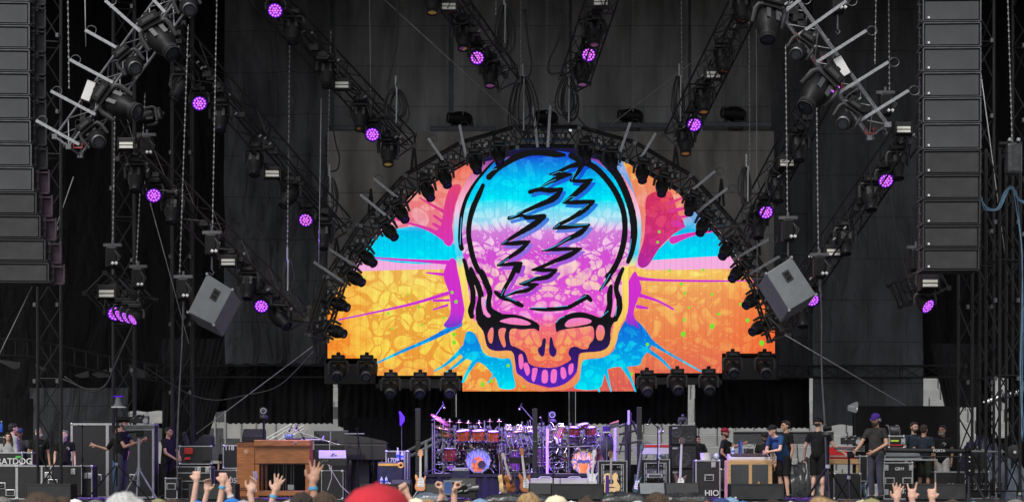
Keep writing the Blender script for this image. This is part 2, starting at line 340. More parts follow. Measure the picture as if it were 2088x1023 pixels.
# ---------------------------------------------------------------- LED screen with its picture
SD = 48.0
def ramp(N, L, stops, fac):
    r = N.new('ShaderNodeValToRGB'); e = r.color_ramp.elements; stops = sorted(stops)
    while len(e) < len(stops): e.new(.5)
    for i, (p, c) in enumerate(stops): e[i].position = p; e[i].color = (*s2l(c), 1)
    L.new(fac, r.inputs[0]); return r.outputs[0]
def screen_mat(name, web, blob=None, scale=3.0, thr=.12, dist=.5, axis='Z', mirror=False, soft=.03, rad=.47, edge=None):
    """glowing picture: colours by picture row; marbled with a second set"""
    m = bpy.data.materials.new(name); m.use_nodes = True; N = m.node_tree.nodes; L = m.node_tree.links; N.clear()
    geo = N.new('ShaderNodeNewGeometry'); sp = N.new('ShaderNodeSeparateXYZ'); L.new(geo.outputs['Position'], sp.inputs[0])
    def row(py): return (Z(py, SD)-Z(800, SD))/(Z(290, SD)-Z(800, SD))
    mr = N.new('ShaderNodeMapRange'); mr.inputs[1].default_value = Z(800, SD); mr.inputs[2].default_value = Z(290, SD); L.new(sp.outputs[2], mr.inputs[0])
    nz = N.new('ShaderNodeTexNoise'); nz.inputs['Scale'].default_value = .9; nz.inputs['Detail'].default_value = 3; L.new(geo.outputs['Position'], nz.inputs['Vector'])
    ad = N.new('ShaderNodeMath'); ad.operation = 'MULTIPLY_ADD'; ad.inputs[1].default_value = .06; L.new(nz.outputs[0], ad.inputs[0]); L.new(mr.outputs[0], ad.inputs[2])
    sb = N.new('ShaderNodeMath'); sb.operation = 'SUBTRACT'; sb.inputs[1].default_value = .03; L.new(ad.outputs[0], sb.inputs[0])
    c = ramp(N, L, [(row(p), k) for p, k in web], sb.outputs[0])
    if blob:
        c2 = ramp(N, L, [(row(p), k) for p, k in blob], sb.outputs[0])
        vec = geo.outputs['Position']
        if mirror:
            ax = N.new('ShaderNodeMath'); ax.operation = 'SUBTRACT'; ax.inputs[1].default_value = X(1118, SD); L.new(sp.outputs[0], ax.inputs[0])
            ab = N.new('ShaderNodeMath'); ab.operation = 'ABSOLUTE'; L.new(ax.outputs[0], ab.inputs[0])
            cb = N.new('ShaderNodeCombineXYZ'); L.new(ab.outputs[0], cb.inputs[0]); L.new(sp.outputs[2], cb.inputs[2]); vec = cb.outputs[0]
        n2 = N.new('ShaderNodeTexNoise'); n2.inputs['Scale'].default_value = 1.5; n2.inputs['Detail'].default_value = .3; L.new(vec, n2.inputs['Vector'])
        vm = N.new('ShaderNodeVectorMath'); vm.operation = 'MULTIPLY_ADD'; vm.inputs[1].default_value = (dist,)*3; L.new(n2.outputs['Color'], vm.inputs[0]); L.new(vec, vm.inputs[2])
        mpn = N.new('ShaderNodeMapping'); mpn.inputs['Scale'].default_value = (1, 1, 1.25); L.new(vm.outputs[0], mpn.inputs[0])
        vo = N.new('ShaderNodeTexVoronoi'); vo.feature = 'DISTANCE_TO_EDGE'; vo.inputs['Scale'].default_value = scale; L.new(mpn.outputs[0], vo.inputs['Vector'])
        n3 = N.new('ShaderNodeTexNoise'); n3.inputs['Scale'].default_value = .8; n3.inputs['Detail'].default_value = 2; L.new(vec, n3.inputs['Vector'])
        th = N.new('ShaderNodeMapRange'); th.inputs[1].default_value = .35; th.inputs[2].default_value = .65; th.inputs[3].default_value = thr*.2; th.inputs[4].default_value = thr*1.9; L.new(n3.outputs[0], th.inputs[0])
        d0 = N.new('ShaderNodeMath'); d0.operation = 'SUBTRACT'; L.new(vo.outputs['Distance'], d0.inputs[0]); L.new(th.outputs[0], d0.inputs[1])
        vf = N.new('ShaderNodeTexVoronoi'); vf.feature = 'F1'; vf.inputs['Scale'].default_value = scale; L.new(mpn.outputs[0], vf.inputs['Vector'])
        rr = N.new('ShaderNodeMath'); rr.operation = 'SUBTRACT'; rr.inputs[0].default_value = rad; L.new(vf.outputs['Distance'], rr.inputs[1])
        df = N.new('ShaderNodeMath'); df.operation = 'MINIMUM'; L.new(d0.outputs[0], df.inputs[0]); L.new(rr.outputs[0], df.inputs[1])
        st_ = N.new('ShaderNodeMapRange'); st_.inputs[1].default_value = -soft; st_.inputs[2].default_value = soft; L.new(df.outputs[0], st_.inputs[0])
        mx = N.new('ShaderNodeMix'); mx.data_type = 'RGBA'; n4 = N.new('ShaderNodeTexNoise'); n4.inputs['Scale'].default_value = 3.5; n4.inputs['Detail'].default_value = 5; L.new(vec, n4.inputs['Vector'])
        v4 = N.new('ShaderNodeMapRange'); v4.inputs[1].default_value = .3; v4.inputs[2].default_value = .6; v4.inputs[3].default_value = .25; v4.inputs[4].default_value = 1; L.new(n4.outputs[0], v4.inputs[0])
        vs_ = N.new('ShaderNodeTexVoronoi'); vs_.feature = 'F1'; vs_.inputs['Scale'].default_value = scale*3.2; L.new(mpn.outputs[0], vs_.inputs['Vector'])
        sm = N.new('ShaderNodeMapRange'); sm.inputs[1].default_value = .3; sm.inputs[2].default_value = .24; sm.inputs[3].default_value = 0; sm.inputs[4].default_value = .7; L.new(vs_.outputs['Distance'], sm.inputs[0])
        mb_ = N.new('ShaderNodeMath'); mb_.operation = 'MULTIPLY'; L.new(st_.outputs[0], mb_.inputs[0]); L.new(v4.outputs[0], mb_.inputs[1])
        st_ = N.new('ShaderNodeMath'); st_.operation = 'MAXIMUM'; L.new(mb_.outputs[0], st_.inputs[0]); L.new(sm.outputs[0], st_.inputs[1])
        L.new(st_.outputs[0], mx.inputs[0]); L.new(c, mx.inputs[6]); L.new(c2, mx.inputs[7]); c = mx.outputs[2]
    if edge:   # the picture itself turns orange towards its outer ends
        ex = N.new('ShaderNodeMath'); ex.operation = 'SUBTRACT'; ex.inputs[1].default_value = X(1117, SD); L.new(sp.outputs[0], ex.inputs[0])
        eb = N.new('ShaderNodeMath'); eb.operation = 'ABSOLUTE'; L.new(ex.outputs[0], eb.inputs[0]); er = N.new('ShaderNodeMapRange'); er.inputs[1].default_value = 340*SD/F; er.inputs[2].default_value = 475*SD/F; er.inputs[4].default_value = .85; L.new(eb.outputs[0], er.inputs[0])
        em_ = N.new('ShaderNodeMix'); em_.data_type = 'RGBA'; em_.inputs[7].default_value = (*s2l(edge), 1); L.new(er.outputs[0], em_.inputs[0]); L.new(c, em_.inputs[6]); c = em_.outputs[2]
    # LED columns
    wv = N.new('ShaderNodeMath'); wv.operation = 'FRACT'; ml = N.new('ShaderNodeMath'); ml.operation = 'MULTIPLY'; ml.inputs[1].default_value = 6.5; L.new(sp.outputs[0], ml.inputs[0]); L.new(ml.outputs[0], wv.inputs[0])
    lr = N.new('ShaderNodeMapRange'); lr.inputs[1].default_value = 0; lr.inputs[2].default_value = .22; lr.inputs[3].default_value = .84; lr.inputs[4].default_value = 1; L.new(wv.outputs[0], lr.inputs[0])
    st2 = N.new('ShaderNodeMath'); st2.operation = 'MULTIPLY'; st2.inputs[1].default_value = EM*.97; L.new(lr.outputs[0], st2.inputs[0])
    e = N.new('ShaderNodeEmission'); o = N.new('ShaderNodeOutputMaterial'); L.new(c, e.inputs[0]); L.new(st2.outputs[0], e.inputs[1]); L.new(e.outputs[0], o.inputs[0])
    MATS[name] = m
YEL, ORA, SAL, PNK, MAG, CYA, BLU = (252, 222, 84), (236, 150, 58), (236, 122, 84), (248, 160, 190), (214, 44, 200), (10, 215, 240), (20, 110, 225)
screen_mat('pic_left', [(790, (240, 130, 70)), (720, (240, 160, 60)), (600, (238, 178, 70)), (552, (240, 180, 84)), (536, (240, 140, 170)), (470, (236, 120, 150)), (380, (240, 130, 110)), (320, (226, 80, 60))],
           [(790, (250, 190, 90)), (720, (255, 222, 84)), (600, (255, 234, 104)), (552, (255, 228, 120)), (530, (248, 170, 200)), (470, (246, 180, 200)), (400, (244, 160, 150)), (320, (244, 110, 84))], 2.3, .05, dist=.8, rad=.56, edge=(250, 120, 30))
screen_mat('pic_right', [(790, (222, 96, 90)), (700, (238, 124, 76)), (600, (242, 154, 90)), (556, (250, 204, 100)), (540, (244, 150, 150)), (480, (240, 130, 130)), (400, (240, 140, 110)), (330, (236, 140, 44))],
           [(790, (238, 128, 90)), (700, (246, 160, 92)), (600, (253, 200, 104)), (556, (255, 236, 130)), (530, (248, 180, 190)), (470, (246, 150, 150)), (400, (246, 170, 150)), (330, (255, 206, 50))], 2.2, .14, dist=1.0, soft=.06, rad=.42, edge=(246, 96, 40))
screen_mat('pic_skull', [(790, (236, 90, 110)), (720, (240, 112, 84)), (668, (244, 110, 130)), (640, (232, 84, 215)), (520, (214, 80, 214)), (470, (214, 130, 220)), (452, (170, 220, 244)), (410, (0, 226, 250)), (365, (0, 190, 246)), (318, (24, 64, 214))],
           [(790, (244, 130, 130)), (720, (250, 172, 96)), (668, (252, 160, 120)), (640, (250, 170, 228)), (570, (254, 214, 186)), (510, (252, 206, 234)), (470, (250, 204, 246)), (450, (214, 240, 250)), (410, (0, 244, 255)), (365, (10, 220, 250)), (318, (40, 110, 236))], 2.7, .06, dist=.7, mirror=True, rad=.5)
screen_mat('pic_magenta', [(790, (10, 200, 240)), (690, (30, 110, 225)), (668, (120, 60, 210)), (640, (206, 50, 214)), (520, (220, 50, 200)), (420, (224, 60, 140)), (330, (236, 80, 80))])
screen_mat('pic_red', [(540, (180, 40, 160)), (480, (204, 44, 120)), (400, (214, 50, 96)), (360, (236, 96, 96))], [(540, (196, 50, 160)), (480, (224, 60, 130)), (400, (232, 84, 96)), (360, (244, 140, 96))], 3, .12)
screen_mat('pic_cyan', [(790, (0, 214, 244)), (700, (10, 140, 230)), (660, (20, 100, 220)), (520, (0, 220, 250)), (470, (10, 190, 240)), (440, (120, 170, 230))], [(790, (0, 240, 252)), (700, (20, 206, 246)), (660, (20, 130, 230)), (520, (0, 240, 252)), (470, (0, 220, 250)), (440, (170, 180, 230))], 2.2, .14)
screen_mat('pic_halo', [(800, (240, 130, 90)), (640, (252, 210, 100)), (550, (255, 232, 120)), (520, (60, 215, 245)), (470, (130, 224, 248)), (430, (250, 200, 230)), (380, (246, 150, 180)), (330, (160, 80, 170)), (310, (50, 40, 140))])
screen_mat('pic_ink', [(800, (84, 40, 180)), (762, (84, 36, 185)), (735, (58, 26, 120)), (690, (36, 30, 64)), (660, (24, 24, 26)), (400, (24, 24, 26))])
screen_mat('pic_teeth', [(790, (252, 124, 210)), (740, (248, 114, 200)), (700, (246, 140, 94)), (675, (244, 134, 124)), (655, (246, 130, 200)), (600, (248, 176, 226))])
screen_mat('pic_shade', [(620, (190, 70, 220)), (540, (170, 90, 224)), (480, (120, 130, 230)), (440, (40, 130, 230)), (340, (16, 84, 220))])
emis('pic_line', (70, 190, 240)); emis('pic_green', (120, 226, 50)); emis('pic_top', (30, 24, 66))
emis('screen_blue_line', (60, 60, 220))
scr = empty('video_screen', (X(1124, SD), SD, Z(797, SD)), 'huge glowing video screen under the arch showing a colourful melting skull emblem', 'video screen')
ARC = [(646, 690), (683, 574), (748, 473), (837, 374), (947, 310), (1052, 280), (1178, 280), (1287, 310), (1397, 374), (1486, 473), (1551, 574), (1588, 690)]
INS = [(x+(1117-x)*.03, y+(660-y)*.042) for x, y in ARC]
SCR = [(668, 730), (769, 730), (769, 765), (943, 765), (943, 797), (1294, 797), (1294, 760), (1472, 760), (1472, 720), (1580, 720), (1580, 672)] + [q for q in reversed(INS[1:-1])] + [(668, 640)]
def poly(name, pts, mt, layer, parent=scr, th=.003):
    y = SD-.012*layer
    m = MB(); m.prism([(X(a, SD), Z(b, SD)) for a, b in pts], y-th, y); return m.build(name, mt, parent, world=True)
m = MB(); m.prism([(X(a, SD), Z(b, SD)) for a, b in SCR], SD+.03, SD+.14); m.build('cabinet', 'black', scr, world=True)
fr = MB()
for x0, x1, y0, y1 in [(664, 771, 727, 740), (765, 945, 762, 771), (1292, 1474, 756, 768), (1470, 1584, 717, 728), (660, 771, 732, 781), (765, 945, 768, 790), (1294, 1474, 764, 782), (1470, 1584, 724, 772)]: fr.box(X(x0, SD), X(x1, SD), SD+.16, SD+.5, Z(y1, SD), Z(y0, SD))
fr.build('support_frame', 'case_dark', scr, world=True)
poly('picture_right', [p for p in SCR if p[0] >= 1110]+[(1110, 296), (1110, 797)], 'pic_right', 0) if False else None
L_ = [(1110, 797), (943, 797), (943, 765), (769, 765), (769, 730), (668, 730), (668, 640)]+[q for q in INS[1:6]]+[(1110, 296)]
R_ = [(1110, 797), (1294, 797), (1294, 760), (1472, 760), (1472, 720), (1580, 720), (1580, 672)]+[q for q in reversed(INS[6:-1])]+[(1110, 296)]
poly('picture_half', L_, 'pic_left', 0); poly('picture_half', R_, 'pic_right', 0)
def smooth_pts(P, n=6, closed=False):
    out = []; k = len(P)
    rng = range(k) if closed else range(k-1)
    for i in rng:
        g = lambda j: P[j % k] if closed else P[max(0, min(k-1, j))]
        a, b, c, d = g(i-1), g(i), g(i+1), g(i+2)
        for s in range(n):
            t = s/n
            out.append(tuple(.5*((2*b[q])+(-a[q]+c[q])*t+(2*a[q]-5*b[q]+4*c[q]-d[q])*t*t+(-a[q]+3*b[q]-3*c[q]+d[q])*t**3) for q in range(len(b))))
    if not closed: out.append(tuple(P[-1]))
    return out
def stroke_mesh(m, P, layer, n=6, wob=0):
    """P of (px,py,width px): round-ended ribbon"""
    S = smooth_pts(P, n) if n > 1 else P
    y = SD-.012*layer
    lf, rg = [], []
    for i, (x, z, w) in enumerate(S):
        a = Vector(S[max(0, i-1)][:2]); b = Vector(S[min(len(S)-1, i+1)][:2]); t = (b-a)
        if t.length < 1e-6: t = Vector((1, 0))
        t.normalize(); nn = Vector((-t.y, t.x)); w = max(.6, w)*(1+wob*math.sin(i*.9+x))
        lf.append(Vector((x, z))+nn*w/2); rg.append(Vector((x, z))-nn*w/2)
    vs = [(X(p.x, SD), y, Z(p.y, SD)) for p in lf]+[(X(p.x, SD), y, Z(p.y, SD)) for p in rg]; k = len(S)
    m.add(vs, [(i, i+1, k+i+1, k+i) for i in range(k-1)])
    for (x, z, w) in (S[0], S[-1]):
        n_ = 12; c = [(X(x+w/2*math.cos(2*math.pi*j/n_), SD), y, Z(z+w/2*math.sin(2*math.pi*j/n_), SD)) for j in range(n_)]
        m.add(c, [tuple(range(n_))])
def A(u, v, w=0): return (900+u/3.652, 280+v/3.652, w/3.652)
def B(u, v, w=0): return (900+u/3.652, 540+v/3.652, w/3.652)
# wide coloured splashes: left
def splash(name, pts, mt, layer, n=5):
    def inside(p):
        x, y = p; x = min(1574, max(672, x)); lim = 797 if 943 <= x <= 1294 else (765 if x < 943 and x > 769 else 730 if x <= 769 else 757 if x < 1472 else 720)
        for (a, b), (c, d) in zip(INS, INS[1:]):
            if a <= x <= c: y = max(y, b+(d-b)*(x-a)/(c-a)+1)
        return (x, min(y, lim-.5))
    return poly(name, [inside(p[:2]) for p in smooth_pts(pts, n, True)], mt, layer)
splash('splash', [(715, 522), (752, 492), (795, 470), (850, 462), (890, 474), (925, 497), (940, 470), (960, 500), (950, 540), (925, 530), (880, 538), (820, 536), (770, 530)], 'pic_cyan', 1)
splash('splash', [(708, 540), (740, 528), (820, 532), (880, 538), (940, 536), (940, 548), (850, 549), (760, 552), (706, 552)], 'pic_teeth', .6)
splash('splash', [(900, 320), (945, 312), (935, 380), (918, 440), (924, 480), (920, 503), (908, 500), (903, 484), (880, 470), (860, 450), (850, 400), (870, 350)], 'pic_red', .8) if False else None
splash('splash', [(940, 380), (928, 420), (922, 460), (924, 488), (918, 502), (906, 496), (900, 480), (885, 474), (898, 462), (903, 440), (908, 410), (920, 380)], 'pic_magenta', 2)
splash('splash', [(918, 528), (930, 532), (938, 570), (948, 610), (944, 650), (935, 663), (915, 668), (905, 662), (918, 640), (916, 600), (905, 566), (908, 545)], 'pic_magenta', 2)
splash('splash', [(952, 676), (968, 680), (978, 700), (990, 722), (1020, 730), (1042, 732), (1046, 760), (1050, 790), (1020, 791), (1010, 770), (985, 742), (960, 735), (940, 722), (945, 700)], 'pic_cyan', 1)
splash('splash', [(1278, 650), (1300, 655), (1322, 680), (1330, 700), (1310, 730), (1300, 745), (1240, 752), (1222, 791), (1172, 791), (1182, 772), (1186, 736), (1230, 728), (1252, 712), (1256, 690)], 'pic_cyan', 1)
splash('splash', [(1292, 555), (1300, 562), (1308, 590), (1300, 610), (1292, 640), (1304, 668), (1292, 664), (1277, 655), (1280, 620), (1276, 590)], 'pic_magenta', 2)
splash('splash', [(1320, 400), (1365, 390), (1380, 430), (1395, 460), (1370, 480), (1345, 505), (1322, 540), (1306, 545), (1300, 530), (1312, 490), (1316, 450)], 'pic_red', 2)
splash('splash', [(1370, 480), (1400, 440), (1430, 405), (1460, 430), (1500, 480), (1530, 530), (1480, 525), (1400, 530), (1330, 540), (1300, 536), (1340, 510)], 'pic_cyan', 1)
splash('splash', [(1300, 534), (1400, 526), (1480, 522), (1515, 525), (1520, 546), (1450, 548), (1340, 550), (1300, 545)], 'pic_teeth', 1.3)
splash('splash', [(1232, 316), (1262, 320), (1282, 360), (1300, 420), (1306, 480), (1298, 520), (1290, 540), (1280, 470), (1268, 400)], 'pic_cyan', 1.1)
# thin drips
m = MB()
for P in [[(912, 535, 9), (840, 531, 5), (753, 525, 3)], [(912, 598, 8), (830, 622, 5), (690, 652, 2.5)], [(915, 612, 5), (885, 613, 5)], [(912, 622, 5), (884, 631, 3)], [(908, 560, 7), (870, 556, 3)],
          [(906, 484, 14), (870, 466, 7), (805, 447, 3)], [(905, 468, 7), (884, 457, 6)], [(908, 456, 7), (885, 440, 5)], [(912, 436, 8), (870, 412, 4), (856, 404, 3)],
          [(1292, 566, 10), (1340, 571, 5), (1450, 573, 4), (1535, 572, 2)], [(1298, 600, 9), (1340, 613, 5), (1372, 630, 4)], [(1300, 625, 8), (1320, 628, 4)],
          [(1372, 490, 16), (1410, 478, 8), (1462, 470, 4)], [(1372, 455, 10), (1395, 462, 6), (1380, 446, 4), (1400, 441, 5)], [(1368, 430, 10), (1395, 425, 5), (1412, 417, 4)], [(1364, 415, 8), (1390, 404, 4)]]:
    m.mark(); stroke_mesh(m, P, 2.3)
m.build('drip', 'pic_magenta', scr, world=True)
m = MB()
for P in [[(936, 660, 14), (880, 690, 8), (820, 716, 6), (768, 740, 3)], [(955, 700, 12), (915, 738, 6), (886, 756, 3)], [(962, 716, 10), (935, 740, 6), (905, 763, 3)], [(975, 726, 12), (955, 756, 7), (944, 778, 5)], [(1000, 738, 10), (1008, 760, 5), (995, 780, 3)],
          [(1300, 676, 20), (1350, 712, 6), (1430, 757, 3)], [(1308, 706, 10), (1345, 730, 6), (1372, 757, 4)], [(1300, 700, 8), (1320, 715, 5), (1356, 738, 4)], [(1268, 740, 14), (1285, 770, 6), (1296, 797, 3)], [(1232, 745, 10), (1240, 775, 5), (1246, 797, 3)], [(1210, 750, 9), (1212, 775, 5), (1222, 797, 4)]]:
    m.mark(); stroke_mesh(m, P, 2.2)
m.build('drip', 'pic_cyan', scr, world=True)
m = MB()
for a, b, r in [(922, 596, 3), (930, 615, 3.4), (926, 682, 3.6), (926, 698, 4), (792, 639, 2.6), (854, 626, 2.6), (861, 662, 2.4), (984, 783, 4), (1002, 776, 3.5), (1036, 745, 3.5), (1069, 786, 3), (1389, 579, 3), (1396, 598, 3), (1452, 600, 3), (1365, 551, 2.6), (1434, 550, 2.6), (1393, 681, 5), (1452, 665, 5), (1553, 699, 5), (1395, 652, 3), (1287, 762, 3), (1320, 702, 3.5), (1466, 640, 3), (745, 566, 1.6), (1341, 494, 2.6), (1344, 473, 2.6), (1510, 620, 3), (1404, 627, 2.4), (1524, 653, 4), (832, 600, 1.8), (905, 648, 2.2), (800, 670, 2)]:
    n_ = 12; y = SD-.012*2.6; m.add([(X(a+r*math.cos(2*math.pi*j/n_), SD), y, Z(b+r*1.15*math.sin(2*math.pi*j/n_), SD)) for j in range(n_)], [tuple(range(n_))])
m.build('dot', 'pic_green', scr, world=True)
# skull: halo, fill, ink
fill = [A(*p) for p in [(560, 150), (760, 105), (960, 118), (1150, 185), (1290, 300), (1390, 450), (1440, 620), (1430, 800), (1395, 950)]]+[B(*p) for p in [(1340, 20), (1345, 180), (1340, 330), (1290, 430), (1260, 560), (1180, 640), (1040, 660), (1015, 790), (960, 860), (830, 920), (700, 890), (590, 820), (550, 720), (520, 640), (400, 640), (330, 570), (300, 460), (235, 400), (215, 280), (190, 120), (165, 0)]]+[A(*p) for p in [(165, 900), (140, 760), (140, 600), (180, 450), (260, 310), (390, 190)]]
halo = []
cx, cy = 1117, 545
for p in fill:
    v = Vector((p[0]-cx, p[1]-cy)); q = v*(1+14/max(60, v.length)); halo.append((cx+q.x, min(796, max(301, cy+q.y))))
poly('halo', [p[:2] for p in smooth_pts(halo, 4, True)], 'pic_halo', 3)
poly('halo_edge', [(960, 336), (1000, 316), (1056, 299), (1180, 299), (1232, 316), (1270, 340), (1180, 316), (1060, 316)], 'pic_top', 3.6)
poly('skull', [p[:2] for p in smooth_pts(fill, 4, True)], 'pic_skull', 4)
SH = MB(); INK = MB()
LB = [[A(1060,195,50),A(960,220,30),A(870,260,20),A(810,280,13)],[A(810,280,14),A(880,275,34),A(965,282,20)],[A(950,283,18),A(850,315,34),A(740,375,10)],
 [A(660,410,30),A(730,392,30),A(810,398,38),A(895,388,24)],[A(895,390,24),A(840,455,44),A(720,510,32),A(570,575,20)],[A(505,605,28),A(600,585,20),A(640,600,32),A(765,590,34)],[A(760,595,36),A(690,650,44),A(590,710,34),A(500,765,22),A(452,797,13)],
 [A(452,797,14),A(560,790,34),A(655,778,18)],[A(645,785,22),A(590,840,34),A(500,900,24),A(420,955,15)],[A(420,955,15),A(520,945,30),A(592,940,26)],[A(590,942,28),A(565,1000,42),B(555,25,40),B(510,110,30),B(470,180,26),B(450,235,22)],
 [A(1050,200,40),A(1015,265,28),A(965,325,22)],[A(965,325,22),A(1040,330,26),A(1118,320,20)],[A(1110,325,24),A(1060,370,44),A(990,430,34),A(908,490,16)],[A(908,490,16),A(1000,487,34),A(1132,480,24)],[A(1128,485,24),A(1060,545,38),A(960,610,28),A(880,650,25),A(835,682,13)],
 [A(835,682,14),A(950,668,34),A(1098,655,20)],[A(1090,660,22),A(1030,715,40),A(920,770,28),A(840,820,18),A(752,848,8)],[A(752,848,9),A(880,835,28),A(1038,832,18)],[A(1030,835,20),A(950,880,40),A(850,920,30),A(760,960,24),A(675,988,13)],[A(675,988,13),A(760,990,30),A(855,990,20)],
 [A(850,995,22),A(790,1040,34),B(690,110,28),B(585,143,12)],[B(585,143,13),B(650,148,30),B(718,147,16)],[B(705,150,18),B(640,190,30),B(540,210,20),B(465,237,12)]]
for P in LB:
    stroke_mesh(INK, [(x, z, w*1.02+.5) for x, z, w in P], 6, wob=.05); stroke_mesh(SH, [(x+6, z+7, w*.95) for x, z, w in P], 5)
OUT = [[A(405,168,12),A(340,235,18),A(250,345,20),A(190,450,26),A(155,560,28),A(141,680,28),A(142,780,32),A(152,830,34)],
 [A(355,300,44),A(375,275,46),A(425,232,40),A(500,185,42),A(560,150,50),A(650,122,46),A(760,120,42),A(850,130,46),A(915,136,24)],
 [A(310,362,30),A(280,430,38),A(240,520,40),A(212,620,36),A(203,720,36),A(218,820,38),A(240,910,38),A(275,990,38),B(300,62,45),B(335,140,45),B(360,210,40),B(352,280,36),B(365,340,44),B(430,380,50)],
 [A(965,140,42),A(1020,165,50),A(1080,195,46),A(1150,235,44),A(1220,305,42),A(1280,385,42),A(1325,470,42),A(1355,560,40),A(1366,660,40),A(1360,760,40),A(1340,850,40),A(1310,930,40),A(1270,1000,40),B(1298,20,36) if False else A(1235,1040,38),B(1250,95,34),B(1212,150,24),B(1180,190,14)],
 [A(1160,140,30),A(1235,200,60),A(1302,280,55),A(1352,370,52),A(1392,470,50),A(1420,570,50),A(1433,680,50),A(1428,780,46),A(1410,870,40),A(1388,930,28)],
 [B(405,205,28),B(450,240,38),B(520,265,28),B(570,290,36),B(600,305,28)],[B(660,328,10),B(740,332,26),B(850,330,30),B(950,315,30),B(1030,270,34),B(1080,240,42),B(1112,265,26)],
 [A(168,915,25),B(180,0,28),B(205,100,36),B(232,180,38),B(236,270,38),B(220,340,42),B(227,385,34)],[B(220,30,28),B(240,90,42),B(275,160,42),B(295,240,42),B(280,320,44),B(290,400,64)],
 [B(1350,30,25),B(1320,100,36),B(1300,180,36),B(1322,260,42),B(1322,330,44),B(1290,400,50)],[B(1262,160,25),B(1252,220,42),B(1252,300,38),B(1235,370,55)]]
for P in OUT: stroke_mesh(INK, [(x, z, w*1.02+.3) for x, z, w in P], 6.2, wob=.04)
face = [(265,430),(300,385),(370,345),(450,365),(560,372),(660,405),(722,440),(730,470),(722,495),(690,475),(600,482),(525,476),(505,520),(518,595),(555,612),(622,652),(640,700),(655,735),(705,757),(780,765),(860,760),(925,732),(965,700),(945,660),(960,620),(1000,608),(1040,625),(1088,625),(1102,590),(1135,545),(1125,460),(1050,465),(950,475),(878,490),(858,502),(848,440),(880,398),(960,362),(1040,352),(1120,372),(1180,392),(1230,368),(1300,395),(1262,470),(1252,590),(1185,642),(1040,656),(1020,700),(1008,790),(960,852),(900,892),(820,912),(740,897),(650,872),(600,832),(560,800),(548,720),(522,642),(400,640),(340,605),(315,500)]
INK.build('ink_line', 'pic_ink', scr, world=True); SH.build('ink_shadow', 'pic_shade', scr, world=True)
poly('face_ink', [p[:2] for p in smooth_pts([B(*p) for p in face], 3, True)], 'pic_ink', 6.6)
m = MB()
for P in [[(765,545),(778,560),(772,620),(765,670),(745,682),(722,652),(720,622),(745,600),(752,560)], [(810,540),(825,548),(837,600),(857,637),(848,675),(825,683),(803,655),(803,600)]]:
    S = smooth_pts([B(*p) for p in P], 3, True); m.prism([(X(p[0], SD), Z(p[1], SD)) for p in S], SD-.012*6.6-.003, SD-.012*6.6)
m.build('nose_ink', 'pic_ink', scr, world=True)
m = MB()
for P in [[(435,418),(520,395),(600,405),(665,435),(640,450),(540,445),(480,435)],[(920,440),(960,405),(1040,395),(1110,410),(1105,435),(1020,455),(935,465)],
  [(365,475),(385,470),(388,520),(378,580),(355,575),(345,520)],[(430,480),(480,475),(470,530),(480,600),(460,610),(430,540)],[(1170,450),(1205,460),(1215,510),(1195,560),(1160,555),(1150,500)],
  [(575,680),(600,665),(612,720),(600,775),(580,760)],[(610,740),(640,730),(660,790),(640,825),(620,790)],[(680,770),(715,770),(705,830),(690,870),(672,850),(675,800)],[(752,790),(790,790),(790,870),(748,872)],[(820,785),(858,785),(852,870),(815,870)],[(890,765),(920,770),(930,830),(905,850),(888,820)],[(950,745),(980,735),(980,790),(955,820),(945,790)],
  [(300,245),(322,250),(330,330),(368,380),(345,392),(315,360),(300,300)],[(1285,255),(1300,260),(1298,340),(1278,390),(1260,380),(1275,320)]]:
    S = smooth_pts([B(*p) for p in P], 4, True); m.prism([(X(p[0], SD), Z(p[1], SD)) for p in S], SD-.012*7.6-.003, SD-.012*7.6)
m.build('tooth', 'pic_teeth', scr, world=True)
m = MB()   # thin light glints on the ink
for P in [[A(340,280,4),A(375,250,5),A(410,240,4)],[A(150,600,4),A(145,680,5),A(140,800,5)],[A(815,285,3),A(870,262,4),A(900,265,3)],[A(745,372,4),A(800,340,5),A(850,318,4)],[A(820,430,4),A(780,465,4)],[A(505,605,4),A(560,580,5),A(610,545,4)],[A(455,795,3),A(490,770,4)],[A(425,950,3),A(500,905,4)],[A(1010,240,3),A(970,320,4)],[A(905,490,3),A(960,450,4),A(1000,450,3)],[A(1095,500,3),A(1040,545,5)],[A(840,680,3),A(880,650,4)],[A(905,655,3),A(1000,658,5),A(1090,653,4)],[A(760,845,3),A(850,810,5),A(960,745,4)],[A(1380,900,4),A(1400,840,5),A(1412,760,4)],[B(590,140,3),B(640,125,4),B(720,80,4)],[B(475,230,3),B(560,190,5),B(640,160,4)],[B(445,230,3),B(470,180,4)],[B(480,240,4),B(560,272,4)],[B(665,320,4),B(780,320,5)],[B(850,315,4),B(940,305,5)],[B(1000,270,4),B(1075,230,5)],[B(855,430,4),B(880,400,5),B(915,385,4)],[B(1185,190,4),B(1220,130,5),B(1255,70,4)],[B(328,310,4),B(332,260,5)],[B(1188,390,4),B(1240,345,5)],[B(1295,380,4),B(1305,310,4)]]:
    m.mark(); stroke_mesh(m, P, 8)
m.build('glint', 'pic_line', scr, world=True)
